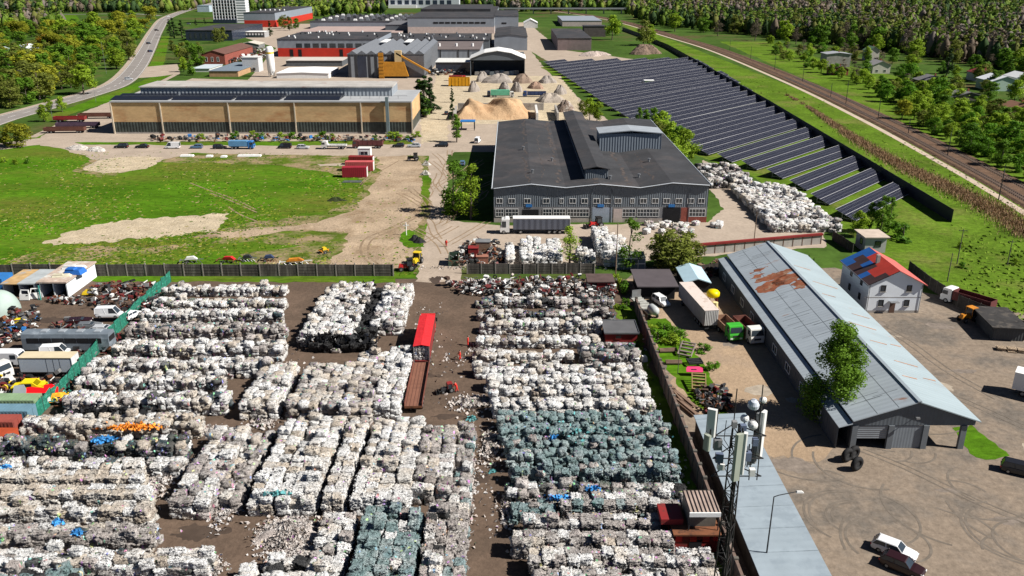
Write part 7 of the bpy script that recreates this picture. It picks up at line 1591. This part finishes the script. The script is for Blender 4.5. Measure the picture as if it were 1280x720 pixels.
for px,py,lab in((533,206,'white and grey junk lump on the grass island, upper one'),(532,218,'pale junk lump on the grass island, lower one')):
    c=G(px,py); m=MB(); m.heap(0,0,1.5,1.2,1.4,int(px),rough=.5); m.box(-.6,-1.4,.1,.9,-.7,1.0,top=(.2,.1,.1,.2)); S('junk_lump',m,M('junk_pale',(.42,.40,.36),.85,var=.7,scale=1.2),lab,'junk',(c.x,c.y,0))
c=G(508,294); t=T('white_cross_post','white post with a crossbar in the grass patch by the dirt track','post',(c.x,c.y,0)); P('post',MB().tube((0,0,0),(0,0,3.2),.12),WHITEP,t); P('crossbar',MB().box(-.7,-.06,2.4,.7,.06,2.6),WHITEP,t)
for px,py,lab in((518,300,'dark round bush shaped heap in the grass patch'),(524,303,'second dark heap right in the grass patch')): c=G(px,py); m=MB(); m.heap(0,0,1.4,1.1,1.3,int(px),rough=.4); S('dark_soil_heap',m,BLACK,lab,'heap',(c.x,c.y,0))
a=G(568,333); t=T('skip_bin','rusty green skip beside the central road','skip',(a.x-.2,a.y,0)); m=MB(); m.box(-1.1,0,.1,1.1,.1,1.4); m.box(-1.1,3.4,.1,1.1,3.5,2.2); m.box(-1.1,.1,.1,-1.0,3.4,2.2); m.box(1.0,.1,.1,1.1,3.4,2.2); m.box(-1,.1,.1,1,3.4,.2); P('skip_body',m,M('skip_green',(.05,.09,.06),.7,var=.4,scale=1,col2=(.2,.06,.03),c2scale=.8),t); m=MB(); m.heap(0,1.8,.95,1.5,1.0,4); P('load',m,DRED,t)
for px,py,w,d,h,mat,lab in((592,322,2.2,2,2.4,DRED,'dark red metal box right of the green skip'),(604,318,3.2,2.4,3.2,M('slate_box',(.16,.165,.17),.7,var=.2),'brown box with a slate lid beyond the slab fence'),(603,328,2.6,1.8,1.5,M('brick_box',(.3,.13,.09),.85,var=.2),'stack of reddish crates before the slate lidded box')):
    c=G(px,py); t=T('metal_box',lab,'box',(c.x,c.y,0)); m=MB(); m.box(-w/2,-d/2,0,w/2,d/2,h); P('body',m,mat if mat!=MATS['slate_box'] else WOODB,t); m=MB(); m.box(-w/2-.08,-d/2-.08,h+.003,w/2+.08,d/2+.08,h+.15); P('lid',m,mat,t)
r,W,D,H=box_building('glass_stall','low white framed stall with dark panels at the front of the big wrapped block','stall',771,806,337,322,4,M('stall_panel',(.16,.20,.24),.6,var=.15),M('stall_top',(.25,.28,.24),.7,var=.2),t=.1,o=.1)
m=MB(); m.box(0,-.1,H*.45,W,-.012,H*.55); m.box(0,-.1,H*.9,W,-.012,H*.99); [m.box(W*k/4-.06,-.11,0,W*k/4+.06,-.013,H*.89) for k in range(5)]; P('white_frame',m,WHITEP,r)
carp('blue and white car in the shade left of the grey shed',578,206,90,'blue',kind='hatch'); c=G(574,166)
m=MB(); m.box(-2.6,-2,2.4,2.6,2,2.6); 
t=T('blue_canopy','bright blue canopy beside the road at the left end of the grey shed roof','canopy',(G(585,162).x,G(585,162).y,0)); P('canopy_roof',MB().box(-3,-2.4,3.4,3,2.4,3.7),BLUE,t); P('canopy_post',MB().box(-2.8,-2.2,0,-2.5,-1.9,3.39).box(2.5,-2.2,0,2.8,-1.9,3.39).box(-2.8,1.9,0,-2.5,2.2,3.39).box(2.5,1.9,0,2.8,2.2,3.39),DSTEEL,t)
carp('white van parked right of the blue canopy',597,178,80,'white',kind='van',Hc=2.1,L=5); carp('black car parked on the lane by the dark tree clump',558,143,90,'black',kind='hatch')
lorry('white trailer with a green stripe on the gravel yard',628,121.5,0,DWHITE,M('green_striped_box',(.12,.40,.26),.6,var=.2),12,2.6,name='striped_lorry'); lorry('dark blue truck with a red end on the gravel yard',668,121,180,M('truck_navy',(.02,.05,.18),.5),M('truck_navy_box',(.03,.05,.13),.6,var=.2),12,1.6,open_=True); lorry('small red lorry before the corrugated hall',572,101,0,REDP,DRED,10,2.0); lorry('white and red tanker beside the orange plant',465,96.5,0,WHITEP,M('tanker_stripe',(.55,.45,.45),.5,var=.5,scale=1),14,2.4)
carp('dark blue van standing before the gravel heaps',611,120,90,'navy',kind='van',Hc=2.6,L=5)
scrapheap('scrap_heap','colourful scrap metal spread behind the tan hall',[(282,72),(330,64),(340,60),(338,74),(300,80),(284,80)],420,SM+[DWHITE,RUST],2.6,3,12)
scrapheap('scrap_heap','machine parts stacked before the factory canopy',[(530,96),(590,93),(590,88),(530,90)],160,SM+[DWHITE],2.2,2.5,13)
# ================================================================== POLES, MAST, LAMP
def pole(label,px,py,pt,name='utility_pole',arms=1,group=None,r=.12,mat=None,lean=0):
    c=G(px,py); h=ZT(c.y,pt); t=T(name,label,'pole',(c.x,c.y,0),0,group); P('pole_shaft',MB().tube((0,0,0),(lean,0,h),r,r*.6,n=8),mat or DCONC,t)
    if arms: 
        m=MB()
        for k in range(arms): m.box(-.9,-.05,h-.5-.6*k,.9,.05,h-.38-.6*k); [m.tube((x,0,h-.38-.6*k),(x,0,h-.2-.6*k),.05,n=6) for x in(-.8,0,.8)]
        P('crossarm',m,DSTEEL,t)
    return t
pole('tall bare pole before the big wrapped block',769,352,279,arms=0,r=.14,mat=WOODB); pole('pole standing by the red topped wall',942,306,265,mat=WOODB,arms=0)
pole('pole with a crossarm on the bank by the plank fence',1196,330,286); pole('second pole with a crossarm, right on the bank',1259,331,300); pole('thin pole below the bank near the plank fence',1184,352,316,arms=0); pole('thin pole standing in the scrap beside the brick wall',847,468,420,arms=0,r=.06); 
for px,py,pt in((1248,250,205),(1184,196,160),(1135,168,148),(1097,151,124),(1057,131,100),(1038,122,104),(1003,103,82),(968,88,68),(938,75,58),(912,64,50)):
    c=G(px,py); h=ZT(c.y,pt); t=T('railway_mast','slim dark overhead line mast beside the railway tracks','railway mast',(c.x,c.y,0),R(60),'overhead line masts along the railway'); P('mast_shaft',MB().tube((0,0,0),(0,0,h),.16,.1,n=6),DSTEEL,t); P('bracket',MB().tube((0,0,h*.85),(-2.6,0,h*.8),.05,n=5).tube((0,0,h*.7),(-2.6,0,h*.8),.04,n=5),DSTEEL,t)
pole('white lamp post in the left wood beside the main road',133,92,52,'street_lamp',0,r=.1,mat=STEEL)
for px,py,pt in((120,128,108),(66,150,132)): pole('thin grey street lamp on the verge of the main road',px,py,pt,'street_lamp',1,'street lamps on the main road verge',r=.08,mat=STEEL)
# street lamp on the flat roof block
b=G(958.5,690,3.3); hz=ZT(b.y,621); t=T('yard_lamp','dark street lamp with a bent arm rising from the flat roof block','street lamp',(b.x,b.y,3.3)); tx=(967.5-640)/F*(b.y*cT+(CH-hz)*sT)-b.x
P('post',MB().tube((0,0,-.2),(tx*.3,0,hz-3.3),.09,.06),DSTEEL,t); P('arm',MB().path([(tx*.3,0,hz-3.3),(tx*.3+.5,0,hz-3.1),(tx*.3+2.3,0.1,hz-2.75)],.05),DSTEEL,t); P('lamp_head',MB().box(tx*.3+2.2,-.05,hz-2.85,tx*.3+3.0,.25,hz-2.68,top=(.1,.05,.2,.05)),M('lamp_shell',(.6,.6,.58),.4),t)
# cell mast
MX,MY=12.05,39.1
t=T('cell_mast','dark lattice cell mast crowded with antennas and dishes rising from the bottom edge','mast',(MX,MY,0)); m=MB(); HM=40.6
for k in range(3):
    A=2*PI*k/3+.5; w=lambda z:.34+.55*(1-z/HM); m.tube((w(0)*math.cos(A),w(0)*math.sin(A),0),(w(HM)*math.cos(A),w(HM)*math.sin(A),HM-3),.055,.04,n=6)
    for j in range(36):
        z0,z1=j*1.04,(j+1)*1.04; B=A+2*PI/3*(1 if j%2 else -1); m.tube((w(z0)*math.cos(A),w(z0)*math.sin(A),z0),(w(z1)*math.cos(B),w(z1)*math.sin(B),z1),.028,n=5)
        C=A+2*PI/3; m.tube((w(z0)*math.cos(A),w(z0)*math.sin(A),z0),(w(z0)*math.cos(C),w(z0)*math.sin(C),z0),.025,n=4)
m.tube((0,0,0),(0,0,HM-3),.07,n=6); P('lattice',m,M('mast_steel',(.028,.027,.027),.6,metal=.2,var=.2),t)
def mpx(px,py,depth=0.0):
    "point on the mast's frontal plane seen at a photo pixel"
    Y=MY+depth; z=ZT(Y,py); x=(px-640)/F*(Y*cT+(CH-z)*sT); return Vector((x-MX,depth,z))
ANW=M('antenna_white',(.66,.66,.64),.5,var=.05); ANG=M('antenna_grey_green',(.33,.36,.30),.5,var=.06); ANS=M('antenna_grey',(.22,.225,.23),.5,var=.08)
def panel(pxa,pya,pyb,wpx,dep,mat,rz,nm='panel_antenna'):
    a_=mpx(pxa,pya,dep); b_=mpx(pxa-(pyb-pya)*.12,pyb,dep); h=a_.z-b_.z; w=wpx/22.5; m=MB()
    m.prism([(-w/2,-.07),(-w/2+.05,-.13),(w/2-.05,-.13),(w/2,-.07),(w/2,.07),(-w/2,.07)],0,h,plane='xy'); o=P(nm,m,mat,t,loc=(a_.x,dep,b_.z)); o.rotation_euler=(0,0,R(rz)); m=MB(); m.tube((0,.16,-.25),(0,.16,h+.25),.04,n=6); P('mounting_pipe',m,MATS['mast_steel'],o)
panel(891,511,545,11,-.6,ANW,-25); panel(885,543,562,9,-.9,ANG,-60); panel(925,542,600,10,-.9,ANG,20); panel(932,541,592,6,-.85,ANW,70); panel(955,514,572,9,.3,ANW,50); panel(949,516,578,6,.35,ANS,40); panel(939,562,580,6,.5,ANW,30)
for px,py,w_,h_ in((897,555,.42,.6),(899,572,.4,.5),(901,583,.36,.35),(935,570,.3,.5),(940,590,.3,.4),(918,530,.25,.35),(944,552,.28,.4),(929,534,.3,.3)):
    c=mpx(px,py,-.35); P('radio_unit',MB().box(-w_/2,-.14,-h_/2,w_/2,.14,h_/2),[ANS,ANW,M('radio_blue',(.12,.15,.22),.5)][int(px)%3],t,loc=c)
for px,py,rd,tl in((942,506,.30,0),(931,523,.2,20),(941,531,.26,-10),(954,500,.17,30)):
    c=mpx(px,py,.1); m=MB(); m.lathe([(.02,.34*rd/.3),(rd*.6,.28*rd/.3),(rd,.1),(rd,-.12),(.02,-.14)],n=16); o=P('dish',m,ANW if px!=942 else M('dish_top',(.5,.54,.6),.35),t,loc=c,smooth=False); o.rotation_euler=(R(15 if px==942 else 70),0,R(tl)); 
m=MB(); 
for px,py,pt in((893,560,482),(914,560,486),(948,540,481),(936,600,560),(906,620,545),(946,600,545)): m.tube(mpx(px,py,.0),mpx(px+(py-pt)*.1,pt,.0),.03,n=6)
P('whip_antenna',m,MATS['mast_steel'],t)
m=MB()
for py in(540,568,590): 
    z=mpx(920,py).z; m.tube((-1.35,-.4,z),(1.35,-.4,z),.035,n=5); m.tube((-1.35,-.4,z),(0,.9,z),.035,n=5); m.tube((1.35,-.4,z),(0,.9,z),.035,n=5)
P('head_frame',m,MATS['mast_steel'],t)
m=MB(); rr=random.Random(2)
for k in range(9): 
    a_=mpx(905+rr.uniform(-10,30),rr.uniform(520,560),-.2); m.path([a_,a_+Vector((rr.uniform(-.2,.2),.1,-1.2)),Vector((rr.uniform(-.1,.1),0,a_.z-2.6)),Vector((rr.uniform(-.1,.1),.05,20))],.022,n=4)
P('cable',m,BLACK,t)
# ================================================================== PEOPLE
SKIN=M('skin',(.45,.27,.19),.6,var=.05); SUIT=M('red_workwear',(.66,.035,.025),.8,var=.12,scale=4); HAIR=M('dark_hair',(.04,.028,.02),.8)
def skinmesh(name,J,E,rad,mat,parent,levels=1):
    me=bpy.data.meshes.new(name); me.from_pydata(J,E,[]); me.materials.append(mat); o=bpy.data.objects.new(name,me); COL.objects.link(o); o.parent=parent
    s=o.modifiers.new('skin','SKIN'); s.use_smooth_shade=True
    for v,r in zip(me.skin_vertices[0].data,rad): v.radius=(r,r)
    me.skin_vertices[0].data[0].use_root=True
    u=o.modifiers.new('sub','SUBSURF'); u.levels=levels; u.render_levels=levels; return o
def person(label,px,py,rz,pose):
    c=G(px,py); t=T('person',label,'person',(c.x,c.y,.03),R(rz)); J=[];E=[];r=[]
    def j(p,rd,par=None):
        J.append(p); r.append(rd); 
        if par is not None: E.append((par,len(J)-1))
        return len(J)-1
    lean=.25 if pose=='bend' else 0.0
    pel=j((0,0,.93),.15); ch=j((lean*.5,0,1.22),.165,pel); sh=j((lean*.9,0,1.43),.13,ch); nk=j((lean*1.0,0,1.53),.06,sh); hd=j((lean*1.1+.02,0,1.64),.095,nk); tp_=j((lean*1.15+.01,0,1.74),.08,hd)
    for s in(-1,1):
        st=(.16*s if pose!='stand' else .03*s)
        hp=j((0,.11*s,.88),.115,pel); kn=j((st*.6+.03,.12*s,.50),.075,hp); an=j((st*1.1-.03,.12*s,.10),.05,kn); j((st*1.1+.13,.13*s,.045),.045,an)
        so=j((lean*.9,.19*s,1.41),.07,sh); el=j((lean+.02+(.12 if pose!='stand' else 0),.26*s,1.14),.05,so); wr_=j((lean+.12+(.22 if pose!='stand' else 0),.24*s,.93+(.1 if pose!='stand' else 0)),.034,el)
        w=Vector(J[wr_]); pm=j(tuple(w+Vector((.05,0,-.07))),.036,wr_)
        for f in range(4): 
            q=w+Vector((.07,(f-1.5)*.022,-.12)); a_=j(tuple(q),.010,pm); j(tuple(q+Vector((.012,0,-.05+abs(f-1.3)*.008))),.008,a_)
        a_=j(tuple(w+Vector((.09,-.03*s,-.06))),.011,pm); j(tuple(w+Vector((.12,-.035*s,-.09))),.009,a_)
    skinmesh('body',J,E,r,SKIN,t)
    # coverall: same skeleton from neck to wrists and ankles, a little wider
    keep=[];mp={}; sj=[];se=[];sr=[]
    for i,p in enumerate(J):
        if i in(hd,tp_) or r[i]<.034 or p[2]<.08 or r[i]==.036: continue
        mp[i]=len(sj); sj.append(p); sr.append(r[i]+(.028 if i!=nk else .012))
    for a_,b_ in E:
        if a_ in mp and b_ in mp: se.append((mp[a_],mp[b_]))
    skinmesh('coverall',sj,se,sr,SUIT,t)
    h=Vector(J[hd]); P('hair',MB().lathe([(.01,.15),(.06,.135),(.098,.08),(.104,.03),(.09,.0)],(h.x-.012,h.y,h.z+.0),12),HAIR,t,smooth=True)
    m=MB(); f=h+Vector((.088,0,0)); m.box(f.x,f.y-.012,f.z-.02,f.x+.028,f.y+.012,f.z+.03,top=(0,.004,.015,.004)); P('nose',m,SKIN,t)
    m=MB(); [m.box(f.x-.004,s*.035-.012,f.z+.03,f.x+.012,s*.035+.012,f.z+.042) for s in(-1,1)]; P('eyes',m,BLACK,t)
    m=MB(); m.box(f.x-.006,-.022,f.z-.05,f.x+.012,.022,f.z-.042); P('mouth',m,M('lips',(.3,.1,.09),.6),t)
    m=MB(); [m.box(h.x-.02,s*.105-.012,h.z-.02,h.x+.02,s*.105+.012,h.z+.04) for s in(-1,1)]; P('ear',m,SKIN,t)
    for s in(-1,1):
        q=[i for i in range(len(J)) if J[i][2]==.045 and J[i][1]*s>0][0]; P('boot',MB().box(J[q][0]-.20,J[q][1]-.055,-.02,J[q][0]+.07,J[q][1]+.055,.10,top=(.02,.01,.08,.01)),BLACK,t)
person('person in red workwear standing in the mud lane farthest from the forklift',585,432,180,'stand'); person('person in red workwear walking beside the right stacks level with the truck bed',575,450,200,'walk'); person('person in red workwear bending at the forklift in the mud lane',571,490,180,'bend'); person('person in red workwear standing on the central road by the green skip',558,308.5,260,'stand')
# ================================================================== CAMERA, LIGHT
cd=bpy.data.cameras.new('camera'); co=bpy.data.objects.new('camera',cd); COL.objects.link(co); co.location=(0,0,CH); co.rotation_euler=(PI/2-TH,0,0); cd.sensor_width=36; cd.lens=F/1280*36; cd.clip_start=.5; cd.clip_end=12000; sc.camera=co
EL=R(43); sdir=Vector((.972*math.cos(EL),-.235*math.cos(EL),math.sin(EL)))
ld=bpy.data.lights.new('sun','SUN'); lo=bpy.data.objects.new('sun',ld); COL.objects.link(lo); ld.energy=5.0; ld.angle=R(.5); ld.color=(1.0,.955,.89); lo.rotation_euler=sdir.to_track_quat('Z','Y').to_euler()
w=bpy.data.worlds.new('World'); sc.world=w; w.use_nodes=True; nt=w.node_tree; bg=nt.nodes['Background']; sk=nt.nodes.new('ShaderNodeTexSky'); sk.sky_type='NISHITA'; sk.sun_disc=False; sk.sun_elevation=EL; sk.sun_rotation=math.atan2(sdir.x,sdir.y); sk.air_density=.32; sk.dust_density=.15
nt.links.new(sk.outputs[0],bg.inputs['Color']); bg.inputs['Strength'].default_value=.05
vs=sc.view_settings; vs.view_transform='Standard'; vs.look='None'; vs.gamma=1; vs.use_curve_mapping=False; vs.exposure=0.66
sc.cycles.use_denoising=True
sc.cycles.max_bounces=5; sc.cycles.diffuse_bounces=1; sc.cycles.glossy_bounces=2; sc.cycles.transmission_bounces=2
